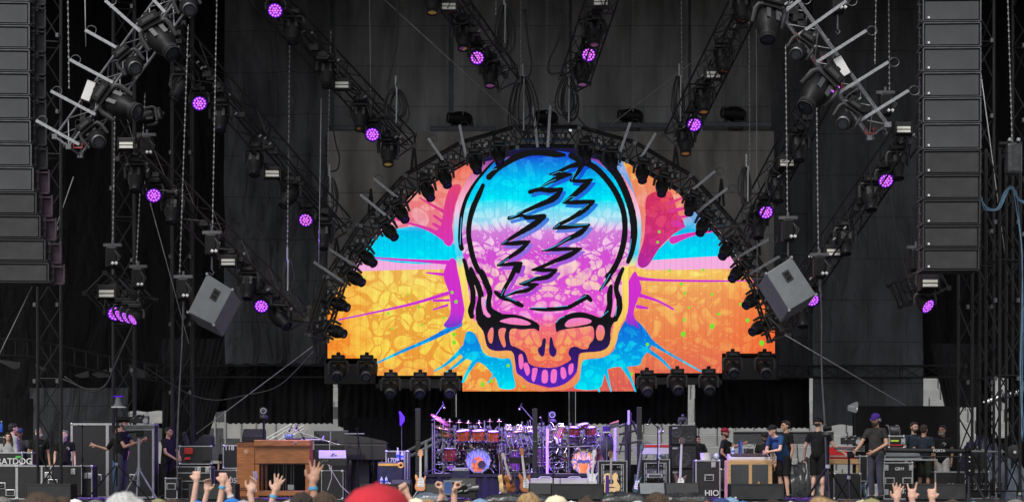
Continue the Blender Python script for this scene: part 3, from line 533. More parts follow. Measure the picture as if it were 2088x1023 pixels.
# ---------------------------------------------------------------- rigging
def truss_mesh(pts, w, dpt, skew=.35, pitch=.5, r=.024, chords=True):
    """box truss through world points: returns (chords MB list of 4, lacing MB, ends MB)"""
    ch = [MB() for _ in range(4)]; lace = MB(); ends = MB(); n = len(pts); cor = []
    for i, p in enumerate(pts):
        t = (pts[min(i+1, n-1)]-pts[max(0, i-1)]).normalized()
        a = Vector((0, 1, 0)).cross(t).normalized()
        b = t.cross(a).normalized()
        a2 = (a*math.cos(skew)+b*math.sin(skew)); b2 = (b*math.cos(skew)-a*math.sin(skew))
        cor.append([p+a2*w/2+b2*dpt/2, p-a2*w/2+b2*dpt/2, p-a2*w/2-b2*dpt/2, p+a2*w/2-b2*dpt/2])
    for s in range(n-1):
        L = (pts[s+1]-pts[s]).length; k = max(2, round(L/pitch))
        for c in range(4):
            ch[c].cyl(cor[s][c], cor[s+1][c], r, 8)
            c2 = (c+1) % 4
            for j in range(k):
                f0, f1 = j/k, (j+1)/k
                A0 = cor[s][c].lerp(cor[s+1][c], f0); B1 = cor[s][c2].lerp(cor[s+1][c2], f1); B0 = cor[s][c2].lerp(cor[s+1][c2], f0); A1 = cor[s][c].lerp(cor[s+1][c], f1)
                if j % 2: lace.cyl(A0, B1, r*.5, 5)
                else: lace.cyl(B0, A1, r*.5, 5)
                if j % 3 == 0: lace.cyl(A0, B0, r*.55, 5)
    for e in (0, -1):
        for c in range(4):
            ends.cyl(cor[e][c], cor[e][(c+1) % 4], r*.9, 6)
            q = cor[e][c]; ends.box(q.x-.05, q.x+.05, q.y-.05, q.y+.05, q.z-.05, q.z+.05)
    return ch, lace, ends, cor
def truss(name, label, pts, w=.5, dpt=.5, mt='rig_black', cat='truss', group=None, junk=0, **k):
    P = [W(*p) for p in pts]; root = empty(name, P[0], label, cat, group)
    ch, lace, ends, cor = truss_mesh(P, w, dpt, **k)
    for c in ch: c.build('chord', mt, root, smooth='auto', world=True)
    lace.build('lacing', mt, root, world=True); ends.build('end_frame', mt, root, world=True)
    if junk:     # clamps, boxes and cables carried inside the truss
        m = MB(); L = (P[-1]-P[0]).length; rnd = random.Random(int(P[0].x*100)); t = (P[-1]-P[0]).normalized()
        for i in range(int(L*junk)):
            q = P[0].lerp(P[-1], rnd.random()); s = rnd.uniform(.05, .13)
            m.box(q.x-s, q.x+s, q.y-.1, q.y+.1, q.z-s*.7, q.z+s*.7)
        for i in range(3):
            o = Vector((rnd.uniform(-.1, .1), 0, rnd.uniform(-.1, .1)))
            m.tube([P[0].lerp(P[-1], j/14)+o+Vector((rnd.uniform(-.06, .06), 0, rnd.uniform(-.08, .06))) for j in range(15)], .02, 5)
        m.build('cabling', 'case_dark', root, world=True)
        m = MB()
        for i in range(int(L*junk*.8)):
            q = P[0].lerp(P[-1], rnd.random())+Vector((rnd.uniform(-.15, .15), -.2, rnd.uniform(-.12, .12))); m.cyl(q, q+Vector((.06, 0, .05)), .022, 6)
        m.build('clamp', 'steel', root, world=True)
    return root
# arch
AD = 47.2
ar = empty('arch_truss', W(1117, 277, AD), 'black arched truss of straight sections framing the glowing screen', 'truss')
cl, ll, jl = MB(), MB(), MB()
P = [W(x, y-1, AD) for x, y in ARC]
ch, lace, ends, cor = truss_mesh(P, .5, .5, skew=.3, pitch=.3, r=.03)
for c in ch: c.build('chord', 'rig_black', ar, smooth='auto', world=True)
lace.build('lacing', 'rig_black', ar, world=True)
m = MB()
for i in range(len(P)):
    for c in range(4):
        m.cyl(cor[i][c], cor[i][(c+1) % 4], .03, 6); q = cor[i][c]; m.box(q.x-.045, q.x+.045, q.y-.045, q.y+.045, q.z-.045, q.z+.045)
m.build('joint', 'dark_metal', ar, world=True)
m = MB(); m2 = MB(); rnd = random.Random(4)
for i in range(len(P)-1):
    for f in (.2, .34, .48, .64, .8):
        q = P[i].lerp(P[i+1], f)
        m.box(q.x-.1, q.x+.1, q.y-.12, q.y+.12, q.z-.09, q.z+.09)
        for k in (-1, 1): m2.box(q.x+k*.07-.02, q.x+k*.07+.03, q.y-.15, q.y-.12, q.z-.045, q.z+.045)
m.build('clamp_box', 'case_dark', ar, world=True); m2.build('clamp_bolt', 'steel', ar, world=True)
OUTR = [((873,282),(918,348)),((937,255),(952,328)),((762,364),(825,415)),((735,397),(796,447)),((663,503),(724,541)),((640,534),(701,575)),((1087,218),(1096,300)),((1122,215),(1117,300)),
        ((1458,349),(1394,402)),((1483,384),(1422,432)),((1567,488),(1496,529)),((1589,523),(1519,564)),((1337,272),(1295,342)),((1285,250),(1260,323))]
def outrigger(a, b, D, root, r=.028, mt='rig_silver', loop=True):
    p, q = W(*a, D), W(*b, D); t = (q-p).normalized(); nn = Vector((0, 1, 0)).cross(t)
    m = MB(); vs = []
    for c in (p, q):
        for sx, sy in ((-1, -1), (1, -1), (1, 1), (-1, 1)): vs.append(c+nn*r*sx+Vector((0, r*sy, 0)))
    m.add(vs, [(0, 1, 2, 3), (4, 7, 6, 5), (0, 4, 5, 1), (1, 5, 6, 2), (2, 6, 7, 3), (3, 7, 4, 0)])
    o = m.build('outrigger_bar', mt, root, world=True)
    if loop:
        k = MB(); c0 = p+Vector((r*2, 0, 0)); k.tube([c0+Vector((.1*math.cos(a_)+.06, 0, .09*math.sin(a_))) for a_ in [i*2*math.pi/12 for i in range(13)]], .009, 5)
        k.build('safety_loop', 'dark_metal', o, world=False); o.children[0].location = (0, 0, 0)
        for v in o.children[0].data.vertices: v.co -= root.location
    return o
for a, b in OUTR: outrigger(a, b, AD-.35, ar, .034)
# moving heads
def spot_proto(tilt, pan=0, sc=1, lens=.1, silver=False, label_='x'):
    """hanging moving head; root at the clamp; head axis tilt: 0 = straight down, 90 = at the camera"""
    r = empty('moving_head', (0, 0, 0), 'x', 'stage light')
    m = MB(); m.box(-.2*sc, .2*sc, -.17*sc, .17*sc, -.22*sc, -.06*sc); m.box(-.06, .06, -.05, .05, -.06*sc, .03); m.build('base', 'black', r, bevel=.02)
    m = MB().box(-.12*sc, .12*sc, -.178*sc, -.17*sc, -.18*sc, -.11*sc); m.build('display', 'monitor_grey' , r)
    m = MB()
    for s in (-1, 1):
        m.tube([(s*.14*sc, 0, -.24*sc), (s*.25*sc, 0, -.27*sc), (s*.285*sc, 0, -.36*sc), (s*.28*sc, 0, -.62*sc)], [.035*sc, .05*sc, .055*sc, .04*sc], 8)
    m.box(-.2*sc, .2*sc, -.09*sc, .09*sc, -.28*sc, -.22*sc)
    m.build('yoke', 'monitor_grey', r, smooth='auto')
    h = MB(); T = Matrix.Translation((0, 0, -.56*sc)) @ Matrix.Rotation(R(pan), 4, 'Z') @ Matrix.Rotation(R(-tilt), 4, 'X') @ Matrix.Rotation(R(180), 4, 'X')
    h.lathe([(.02, -.3), (.13, -.29), (.19, -.2), (.225, -.05), (.225, .08), (.2, .2), (.155, .3), (.145, .4), (.15, .41), (.15, .44), (.12, .44), (.115, .41)], T @ Matrix.Scale(sc, 4), 20)
    hd = h.build('head', 'black', r, smooth='auto')
    k = MB()
    for z in (.32, .36, .43): k.lathe([(.15, z-.008), (.16, z), (.15, z+.008)], T @ Matrix.Scale(sc, 4), 20)
    for s in (-1, 1):
        k.M = T @ Matrix.Scale(sc, 4); k.box(s*.1-.04, s*.1+.04, .2, .225, -.14, .08); k.M = None
    k.build('ring', 'grille_edge' if silver else 'monitor_grey', hd)
    g = MB(); g.lathe([(.001, .422), (.12, .42)], T @ Matrix.Scale(sc, 4), 20); g.build('lens', 'lens_glass', hd)
    return r
emis('led_hot', (238, 120, 255), 1.25); emis('led_glow', (104, 24, 235), .95)
def wash_proto(tilt, pan=0, sc=1, light=True):
    r = empty('wash_light', (0, 0, 0), 'x', 'stage light')
    m = MB(); m.box(-.17*sc, .17*sc, -.13*sc, .13*sc, -.16*sc, -.05*sc); m.box(-.05, .05, -.05, .05, -.05*sc, .03); m.build('base', 'black', r, bevel=.02)
    m = MB()
    for s in (-1, 1): m.tube([(0, 0, -.19*sc), (s*.1*sc, 0, -.18*sc), (s*.2*sc, 0, -.2*sc), (s*.23*sc, 0, -.28*sc), (s*.22*sc, 0, -.42*sc)], .032*sc, 8)
    m.build('yoke', 'monitor_grey', r, smooth='auto')
    T = Matrix.Translation((0, 0, -.4*sc)) @ Matrix.Rotation(R(pan), 4, 'Z') @ Matrix.Rotation(R(-tilt), 4, 'X') @ Matrix.Rotation(R(180), 4, 'X') @ Matrix.Scale(sc, 4)
    h = MB(); h.lathe([(.02, -.2), (.1, -.19), (.15, -.1), (.185, .02), (.19, .13), (.175, .13), (.17, .1)], T, 22); hd = h.build('head', 'black', r, smooth='auto')
    g = MB(); g.lathe([(.001, .1), (.17, .1)], T, 22); g.build('front_glass', 'led_glow', hd)
    g = MB()
    for rad, n in ((0, 1), (.06, 6), (.125, 12)):
        for i in range(n):
            a = 2*math.pi*i/n; g.lathe([(.001, .115), (.026, .108)], T @ Matrix.Translation((rad*math.cos(a), rad*math.sin(a), 0)), 8)
    g.build('led_array', 'led_hot', hd)
    return r
SP = {'down': spot_proto(18, silver=False), 'fwd': spot_proto(42, 8), 'side': spot_proto(35, -45), 'front': spot_proto(62, 0, silver=True), 'big': spot_proto(30, 20, 1.25, silver=True), 'top': spot_proto(88, 70), 'out': spot_proto(50, 55), 'outr': spot_proto(50, -55)}
WP = {'a': wash_proto(58, 0), 'b': wash_proto(60, 15), 'p': wash_proto(55, -48), 'q': wash_proto(55, 38)}
PROTOS = list(SP.values())+list(WP.values())
for o in PROTOS: pass
bpy.context.view_layer.update()
def place(proto, px, py, D, label, group, rot=0, up=.56, sc=1, cat='stage light'):
    """put the head's pivot at (px,py,D); rot turns the whole thing in the picture plane (deg)"""
    o = copy_tree(proto); p = W(px, py, D); off = Vector((0, 0, up*sc)); off.rotate(Euler((0, R(rot), 0)))
    o.location = p+off; o.rotation_euler = (0, R(rot), 0); o.scale = (sc,)*3
    o['label'] = label; o['category'] = cat; o['group'] = group
    return o
TG = [(930, 930, 45), (1180, 930, 45), (1050, 940, 44), (985, 930, 45), (1255, 960, 42), (690, 940, 43), (1340, 960, 43), (870, 950, 43), (1120, 900, 46), (560, 900, 44), (1220, 930, 45), (960, 900, 45), (1060, 900, 45), (1385, 900, 44), (850, 900, 42), (1150, 930, 45)]
def beam(o, e=7500):
    """the wash light's own purple beam, aimed down at the band gear"""
    t = TG[beam.n % len(TG)]; beam.n += 1
    l = bpy.data.lights.new('beam', 'SPOT'); l.energy = e; l.color = (.28, .1, 1); l.spot_size = R(26); l.spot_blend = .8; l.shadow_soft_size = .16
    b = bpy.data.objects.new('beam', l); col.objects.link(b); hd = o.location+Vector((0, -.35, -.5)); b.location = hd
    b.rotation_euler = (hd-W(*t)).to_track_quat('Z', 'Y').to_euler()
    b.parent = o; b.matrix_parent_inverse = (Matrix.Translation(o.location) @ o.rotation_euler.to_matrix().to_4x4() @ Matrix.Diagonal((*o.scale, 1))).inverted()
beam.n = 0
def dbox(px, py, D, label, w=27, h=12, rot=0):
    """black power box with a pale label"""
    s = D/F; c = W(px, py, D); r = empty('power_box', c, label, 'power box', 'power boxes with pale labels on the trusses', rot=(0, R(rot), 0))
    MB().box(-w*s*.62, w*s*.62, .02, .3, -h*s*.7, h*s*1.3).build('housing', 'case_dark', r, bevel=.01)
    MB().box(-w*s*.5, w*s*.5, -.01, .02, -h*s*.5, -.012).build('label_plate', 'white_label', r); MB().box(-w*s*.5, w*s*.5, -.01, .02, .012, h*s*.5).build('label_plate', 'white_label', r)
    m = MB(); m.box(-w*s*.66, -w*s*.62, 0, .3, -h*s*1.0, h*s*1.5); m.box(w*s*.62, w*s*.66, 0, .3, -h*s*1.0, h*s*1.5); m.build('bracket', 'rig_black', r)
    return r
G = 'stage lights hanging from the trusses'
FT = [ # name phrase, truss points, fixtures
 ('first slanted truss left of the arch', [(512,-40,42),(828,298,45)], 'A', [('s','down',598,62),('s','down',668,152),('s','down',735,240),('s','down',792,312),('w','a',562,27),('w','a',760,279),('b','',697,173)]),
 ('middle slanted truss on the left', [(352,70,42),(697,470,45)], 'B', [('s','side',371,180),('s','down',450,242),('s','down',520,332),('s','side',592,400),('s','down',660,482),('w','b',406,216),('w','a',624,453),('b','',555,354)]),
 ('lowest slanted truss on the left', [(262,300,42),(610,650,45)], 'C', [('s','down',278,363),('s','down',352,428),('s','down',506,583),('s','out',568,650),('w','b',313,403),('w','a',534,628),('b','',257,296),('b','',465,534)]),
 ('short slanted truss left of centre', [(885,-50,42),(1035,160,45)], 'D', [('s','down',882,2),('s','down',945,76),('s','down',999,152),('w','a',973,123),('b','',915,13)]),
 ('steep truss right of centre', [(1240,-40,42),(1172,165,45)], 'E', [('s','down',1212,68),('s','down',1187,150),('w','a',1200,117),('b','',1225,4)]),
 ('first slanted truss right of the arch', [(1538,-30,42),(1382,285,45)], 'F', [('s','down',1512,18),('s','down',1474,122),('s','down',1434,205),('s','down',1397,290),('w','a',1415,259),('b','',1455,152)]),
 ('middle slanted truss on the right', [(1700,135,42),(1522,470,45)], 'G', [('s','down',1628,302),('s','down',1585,385),('s','down',1545,460),('w','a',1561,437),('w','q',1698,180),('b','',1605,332)]),
 ('lowest slanted truss on the right', [(1850,275,42),(1590,655,45)], 'H', [('s','down',1830,338),('s','down',1775,402),('s','down',1723,492),('s','down',1636,640),('w','a',1805,373),('w','a',1655,615),('b','',1843,264),('b','',1700,514)]),
]
for phrase, pts, key, fx in FT:
    truss('lighting_truss', 'black '+phrase, pts, .56, .5, 'rig_lit' if key == 'C' else 'rig_black', group='slanted black lighting trusses', junk=2.2, skew=.5)  # one truss gets a paler rig black with mauve highlights in its colour
    (x0, y0, d0), (x1, y1, d1) = pts
    ss = sorted([f for f in fx if f[0] == 's'], key=lambda f: -f[3]); ws = sorted([f for f in fx if f[0] == 'w'], key=lambda f: -f[3]); bs = sorted([f for f in fx if f[0] == 'b'], key=lambda f: -f[3])
    for n_, f in enumerate(ss):
        t = (f[3]-y0)/(y1-y0); D = d0+(d1-d0)*t-.25
        place(SP[f[1]], f[2], f[3]-4, D, f'unlit moving head, {ORD[n_]} from the bottom of the {phrase}'.replace('lowest from', 'nearest'), G, sc=.88)
    for n_, f in enumerate(ws):
        t = (f[3]-y0)/(y1-y0); D = d0+(d1-d0)*t-.4
        q = ('lower ' if n_ == 0 else 'upper ') if len(ws) > 1 else ''
        beam(place(WP[f[1]], f[2], f[3]-8, D, f'{q}glowing purple round wash light on the {phrase}', G, up=.4, sc=1.0))
    for n_, f in enumerate(bs):
        t = (f[3]-y0)/(y1-y0); D = d0+(d1-d0)*t-.35
        q = ('lower ' if n_ == 0 else 'upper ') if len(bs) > 1 else ''
        dbox(f[2], f[3], D, f'{q}power box with pale label on the {phrase}')
# arch lights
AL = [(681,675),(688,620),(720,567),(745,526),(790,471),(818,434),(872,389),(908,362),(970,333),(1017,316),(1193,314),(1247,328),(1309,352),(1350,379),(1408,418),(1437,460),(1485,509),(1507,556),(1537,612),(1551,667)]
for i, (x, y) in enumerate(AL):
    left = x < 1117; n_ = i if left else 19-i; a = math.degrees(math.atan2(x-1117, max(60, 690-y))) if False else 0
    rot = (90 if left else -90)*(1 if n_ < 2 else .75 if n_ < 4 else .45 if n_ < 8 else .1)
    lab = f'small moving head, {ORD[n_].replace("lowest", "lowest one")} up the {"left" if left else "right"} side of the screen arch'
    a_ = (78, 70, 60, 50, 38, 28, 18, 10, 5, 0)[n_]*(1 if left else -1)
    place(SP['fwd'], x+(4 if left else -4)*(n_ < 5), y, 46.6, lab, 'moving heads along the screen arch', rot=-a_*.8, sc=.76)
# heads under the stepped screen
UL = [(690,757),(748,757),(797,792),(857,792),(918,792),(1319,788),(1381,785),(1445,785),(1494,750),(1559,750)]
nm = ['outermost on the left, under the highest step', 'second from the left', 'third from the left', 'fourth from the left', 'fifth from the left', 'fifth from the right', 'fourth from the right', 'third from the right', 'second from the right', 'outermost on the right, under the highest step']
for (x, y), n_ in zip(UL, nm): place(SP['front'], x, y, 47.3, f'moving head hanging below the screen, {n_}', 'moving heads below the screen', sc=.85)
for i, (x, y, lb) in enumerate([(942, 243, 'left of the arch crown'), (1116, 240, 'behind the arch crown'), (1290, 237, 'just right of the arch crown'), (1500, 233, 'right of the slanted truss')]):
    o = place(SP['top'], x, y, 51, f'moving head standing on the grey ledge {lb}', 'moving heads standing on the grey ledge', rot=180, sc=.95)
for a, b, y, lb in [(670, 781, 262, 'leftmost'), (878, 1011, 264, 'left of the arch crown'), (1220, 1362, 257, 'right of the arch crown'), (1433, 1572, 255, 'rightmost')]:
    D = 51; r = empty('ledge_beam', (X((a+b)/2, D), D, Z(y+6, D)), f'dull blue grey beam across the backcloth, {lb}' if 'most' in lb else f'dull blue grey beam across the backcloth {lb}', 'beam', 'grey beams across the backcloth')
    m = MB().box(X(a, D), X(b, D), D-.2, D+.3, Z(y+7, D), Z(y-4, D)); m.build('beam', 'beam_blue' if 'beam_blue' in MATS else 'dark_metal', r, world=True, bevel=.02)
# front silver trusses
for key, pts, outs, lb in [('I', [(385,-40,37),(138,298,37)], [((313,0),(337,26)),((215,2),(292,70)),((174,62),(262,111)),((142,122),(231,169)),((104,186),(195,234)),((74,246),(162,295))], 'left'),
                           ('J', [(1570,-40,37),(1792,268,37)], [((1631,0),(1594,29)),((1725,3),(1628,72)),((1766,63),(1665,127)),((1811,127),(1708,191)),((1852,185),(1749,249))], 'right')]:
    r = truss('front_truss', f'silvery front truss with outrigger bars at the upper {lb}', pts, .42, .46, 'rig_silver2', group='silvery front trusses', junk=3, skew=.35, pitch=.45, r=.026)
    for a, b in outs: outrigger(a, b, 36.5, r, .03)
    m = MB(); P0, P1 = W(*pts[0]), W(*pts[1])
    for f in (.35, .5, .68, .97):
        q = P0.lerp(P1, f)+Vector((.2 if key == 'I' else -.2, -.3, -.12))
        m.mark(); m.tube([q+Vector((-.08, 0, .05)), q+Vector((-.08, 0, -.07)), q+Vector((.1, 0, -.07)), q+Vector((.1, 0, .05))], .018, 5)
    m.build('red_clamp', 'rig_red', r, world=True)
FG = 'moving heads on the silvery front trusses'
for x, y, p, rot, sc, lb in [(385,14,'front',-25,1.0,'topmost moving head'),(322,72,'big',-30,1.05,'large drooping moving head below the topmost one'),(272,134,'front',-40,1.0,'moving head in the middle'),(236,209,'big',-55,1.05,'large sideways moving head beside the pale panel'),(198,283,'front',-40,1.0,'lowest moving head')]:
    place(SP[p], x, y, 36.4, f'{lb} on the silvery left truss', FG, rot=rot, sc=sc*.84)
for x, y, p, rot, sc, lb in [(1568,34,'big',15,1.0,'large topmost moving head'),(1627,105,'front',35,.95,'second moving head from the top'),(1672,178,'big',45,1.1,'large drooping moving head beside the pale panel'),(1722,245,'front',35,1.0,'lowest moving head')]:
    place(SP[p], x, y, 36.4, f'{lb} on the silvery right truss', FG, rot=rot, sc=sc*.84)
def panel(px, py, D, rot, lb):
    r = empty('blank_panel', W(px, py, D), lb, 'panel', 'bright panels on the front trusses', rot=(0, R(rot), 0))
    MB().box(-.09, .09, 0, .1, -.2, .2).build('plate', 'white', r, bevel=.01)
    MB().box(-.11, .11, .02, .16, -.22, .22).build('frame', 'black', r)
panel(180, 185, 36.6, 20, 'bright pale panel strapped to the silvery left truss'); panel(1717, 135, 36.6, -30, 'bright pale panel strapped to the silvery right truss')
# low side trusses seen end on with purple lights
for pts, b, ws, lb in [([(214,597,40),(282,612,46)], (217,598), [(235,641,'q'),(251,645,'p'),(264,649,'p'),(276,653,'p')], 'left'), ([(1895,575,40),(1845,592,46)], (1897,577), [(1886,625,'q')], 'right')]:
    truss('lighting_truss', f'black truss pointing away from the camera at the lower {lb}', pts, .62, .6, 'rig_black', group='trusses seen end on', junk=2, skew=.05, pitch=.7)
    dbox(b[0], b[1], 39.5, f'power box with pale label on the end of the lower {lb} truss', 30, 14)
    for i, (x, y, p) in enumerate(ws):
        place(WP['b' if i == 0 and lb == 'left' else p], x, y-6, 39.9-i*.5, f'glowing purple wash light under the lower {lb} truss, {["nearest", "second", "third", "farthest"][i]} of the row' if lb == 'left' else 'tilted glowing purple wash light under the lower right truss', G, up=.4, sc=1.0-.07*i)
place(SP['down'], 300, 238, 42, 'dark fixture beside the lowest heads of the silvery left truss', G, rot=80, sc=.7)
for o in PROTOS:
    for c in list(o.children_recursive): bpy.data.objects.remove(c)
    bpy.data.objects.remove(o)
# chains and wires
def line(name, label, pts, r, mt, cat, group, bead=False):
    P = [W(*p) for p in pts]; root = empty(name, P[-1], label, cat, group)
    if not bead:
        m = MB(); m.tube(P, r, 6); m.build('strand', mt, root, world=True, smooth=True)
    else:
        m = MB()
        for a, b in zip(P, P[1:]):
            L = (b-a).length; n = int(L/.06)
            for i in range(n):
                p, q = a.lerp(b, i/n), a.lerp(b, (i+.8)/n); o = Vector((r*.8, 0, 0)) if i % 2 else Vector((0, 0, 0))
                m.cyl(p-o, q-o, r*(1.15 if i % 2 else .55), 5)
                if o.x: m.cyl(p+o, q+o, r*.6, 5)
        m.build('links', mt, root, world=True)
    return root
CH = [((138,-40),(141,182),36.5,'beside the upper end of the silvery left truss'),((384,50),(366,572),41,'rising from the low hoist left of the tilted grey cabinet'),((443,-40),(433,482),41,'holding the hoist above the left tilted cabinet'),
 ((235,190),(230,505),42,'left of the pair above the lower left truss'),((296,190),(278,542),43,'right of the pair above the lower left truss'),((591,78),(586,520),44,'hanging against the wrinkled black drape'),
 ((1062,-40),(1062,162),46,'above the cable coil left of the arch crown'),((1115,-40),(1115,232),50,'faintly behind the arch crown'),((1291,-40),(1291,228),50,'above the head right of the arch crown'),
 ((1389,-40),(1391,185),45,'above the cable coil on the right'),((1527,-40),(1529,352),45,'beside the first slanted right truss'),((1602,90),(1606,462),41,'holding the hoist above the right tilted cabinet'),((1665,180),(1669,525),41,'holding the hoist right of the right tilted cabinet'),
 ((1787,-40),(1784,132),41,'above the silvery right truss'),((1812,-40),(1814,205),42,'thin one right of the silvery right truss'),((2054,-40),(2064,292),38,'above the wrapped hoist at the far right'),((1012,-40),(1011,32),44,'short one by the left of centre truss'),((675,60),(668,340),46,'beside the banded steel post')]
for a, b, D, lb in CH: line('hoist_chain', 'pale hoist chain '+lb, [(*a, D), (*b, D)], .0095, 'wire', 'chain', 'hoist chains', True)
WR = [((740,-40),(1056,248),46,'long diagonal stay wire running down to the arch crown'),((1433,110),(1245,255),49,'diagonal stay wire right of the arch crown'),((637,706),(400,884),46,'stay wire from the left foot of the arch to the floor'),((1600,682),(1846,826),46,'stay wire from the right foot of the arch'),
 ((68,578),(-10,740),38,'stay wire under the left speaker column'),((150,360),(105,490),42,'short stay wire right of the left speaker column'),((753,-40),(757,272),46,'thin vertical wire above the first left truss'),((1542,60),(1544,600),46,'thin vertical wire beside the first right truss'),((655,200),(650,540),44,'thin vertical wire beside the arch, left'),
 ((943,100),(944,235),49,'thin vertical wire left of the arch crown'),((1186,170),(1186,265),47,'thin vertical wire under the steep truss'),((245,190),(385,700),44,'long slack wire between the left towers'),((1996,120),(2055,560),41,'long slack wire between the right towers'),((173,-20),(175,95),37,'thin wire at the top of the silvery left truss')]
for a, b, D, lb in WR: line('stay_wire', 'pale '+lb, [(*a, D), (*b, D)], .011, 'wire', 'wire', 'stay wires')
def slack(name, label, pts, r=.02, mt='cable', n=1, spread=0, seed=1):
    rnd = random.Random(seed); root = empty(name, W(*pts[0]), label, 'cable', 'hanging cables'); m = MB()
    for k in range(n):
        S = smooth_pts([(x+rnd.uniform(-spread, spread), y+rnd.uniform(-spread, spread), D) for x, y, D in pts], 6); m.tube([W(*p) for p in S], r, 6)
    m.build('cable', mt, root, smooth=True, world=True); return root
slack('hanging_cable', 'black cable dropping to the coil right of the first left truss', [(812,-20,44),(808,80,44),(800,130,44),(790,180,44),(800,190,44),(808,170,44)], .025, n=2, spread=2)
slack('hanging_cable', 'black cable looping left of the arch crown coil', [(1070,20,45),(1075,80,45),(1084,130,45),(1078,155,45),(1066,160,45)], .022, n=2, spread=2)
slack('hanging_cable', 'black cable looping under the steep truss', [(1145,20,45),(1138,80,45),(1120,125,45),(1122,148,45),(1150,150,45)], .022, n=2, spread=2)
slack('hanging_cable', 'black cable sagging down right of the arch crown', [(1168,180,46),(1175,230,46),(1192,255,46),(1215,268,46)], .018)
slack('hanging_cable', 'black cable drooping beside the banded steel post', [(676,240,47),(684,290,47),(692,320,47),(688,345,47),(672,350,47)], .022)
slack('hanging_cable', 'black cable sagging low between the left towers', [(130,770,43),(180,795,43),(215,785,43),(235,740,43),(262,690,43),(280,640,43)], .02, n=2, spread=3)
slack('hanging_cable', 'black cable drop beside the right tilted cabinet', [(1672,560,41),(1674,640,41),(1676,760,41),(1683,880,41),(1686,1000,41)], .013, 'dark_metal', n=3, spread=1.5)
slack('hanging_cable', 'grey cable drop beneath the low left hoist', [(374,620,41),(370,700,41),(366,800,41),(362,900,41),(362,1000,41)], .013, 'dark_metal', n=3, spread=1.5)
slack('hanging_cable', 'bundle of pale blue cables bowing off the right speaker column', [(2002,405,38.5),(2012,425,38.5),(2035,425,38.5),(2050,395,38.5),(2063,382,38.5),(2075,405,38.5),(2090,415,38.5)], .009, 'cable_blue', n=7, spread=4)
slack('hanging_cable', 'long blue cable bundle running down the far right tower', [(2070,390,38.5),(2080,500,38.5),(2086,620,38.5),(2084,760,38.5),(2086,900,38.5)], .008, 'cable_blue', n=3, spread=4)
slack('hanging_cable', 'thin cable swag under the left gallery', [(300,750,44),(380,800,44),(440,815,44),(500,805,44),(570,785,44),(640,715,44)], .012)
slack('hanging_cable', 'cable crossing between the lower right end truss and the lowest right truss', [(1815,400,44),(1822,450,44),(1838,520,44),(1855,590,44)], .02)
def coil(px, py, D, lb, w=20, h=55, n=5, seed=0, mt='cable'):
    rnd = random.Random(seed); r = empty('cable_coil', W(px, py-h, D), lb, 'cable', 'hanging cable coils'); m = MB(); s = D/F
    for i in range(n):
        a, b = w*s*rnd.uniform(.35, 1), h*s*rnd.uniform(.6, 1); ox = rnd.uniform(-.3, .3)*w*s; c = W(px, py, D)
        m.tube([c+Vector((ox+a*math.sin(t)*(1-.35*math.cos(t)), .05*i, b*math.cos(t)+h*s-b)) for t in [j*2*math.pi/24 for j in range(25)]], .018, 5)
    m.build('loops', mt, r, smooth=True, world=True)
    m = MB(); c = W(px, py, D); m.cyl(c+Vector((0, 0, h*s)), c+Vector((0, 0, h*s+.3)), .025, 6); m.cyl(c+Vector((.02, -.1, -h*s*.6)), c+Vector((.03, -.1, h*s)), .02, 6); m.build('hook', 'steel', r, world=True)
for a in [(807,225,44,'black cable coil hanging at the end of the first left truss',22,45,5),(1066,225,46,'black cable coil hanging left of the arch crown',26,70,7),(1158,215,46,'black cable coil hanging just right of the arch crown',22,60,6),(1385,215,45,'black cable coil beside the first right truss',14,60,4),(672,405,45,'black cable coil beside the middle left truss',16,45,5),(1522,385,44,'black cable coil at the end of the middle right truss',14,45,4),(1028,60,44,'black cable coil beside the left of centre truss',18,50,5),(586,570,44,'black cable coil above the lowest left truss end',12,40,4)]:
    coil(*a, seed=a[0])
def strap(px, y0, y1, D, lb):
    r = empty('hanging_strap', W(px, y1, D), lb, 'strap', 'black lifting straps on the arch'); m = MB(); s = D/F
    m.tube([W(px, y0, D), W(px-3, (y0+y1)/2, D), W(px-5, y1, D)], .035, 6); m.tube([W(px, y0, D), W(px+3, (y0+y1)/2, D), W(px+5, y1, D)], .035, 6); m.build('webbing', 'black_soft', r, world=True)
for a in [(844,298,345,47,'leftmost upper lifting strap on the arch'),(756,385,440,47,'lower left lifting strap on the arch'),(686,485,520,47,'lowest left lifting strap on the arch'),(1378,295,345,47,'upper right lifting strap on the arch'),(1471,365,420,47,'middle right lifting strap on the arch'),(1545,480,520,47,'lowest right lifting strap on the arch')]: strap(*a)
def hoist(px, py, D, lb, w=.28, h=.5):
    r = empty('chain_hoist', W(px, py, D), lb, 'hoist', 'chain hoists')
    m = MB().box(-w/2, w/2, -.15, .15, -h/2, h/2); m.build('body', 'black', r, bevel=.05)
    m = MB(); m.box(-w*.75, w*.75, -.05, .05, h/2, h/2+.07); m.cyl((0, 0, h/2+.07), (0, 0, h/2+.16), .03); m.cyl((0, 0, -h/2), (0, 0, -h/2-.3), .02); m.tube([(0, 0, -h/2-.3), (.05, 0, -h/2-.36), (0, 0, -h/2-.42), (-.05, 0, -h/2-.36)], .015, 5); m.build('hook', 'dark_metal', r)
    m = MB()
    for k in (0, 1): m.tube([(w*.3, -.16, h*.3), (w*(.6+k*.2), -.2, 0), (w*.4, -.2, -h*.4), (w*.1, -.18, -h*.25)], .014, 5)
    m.build('lead', 'cable', r)
    m = MB(); 
    for k in (0, 1): m.cyl((w*(.05+.3*k), -.2, -h*.28), (w*(.22+.3*k), -.2, -h*.34), .035)
    m.build('plug', 'white', r)
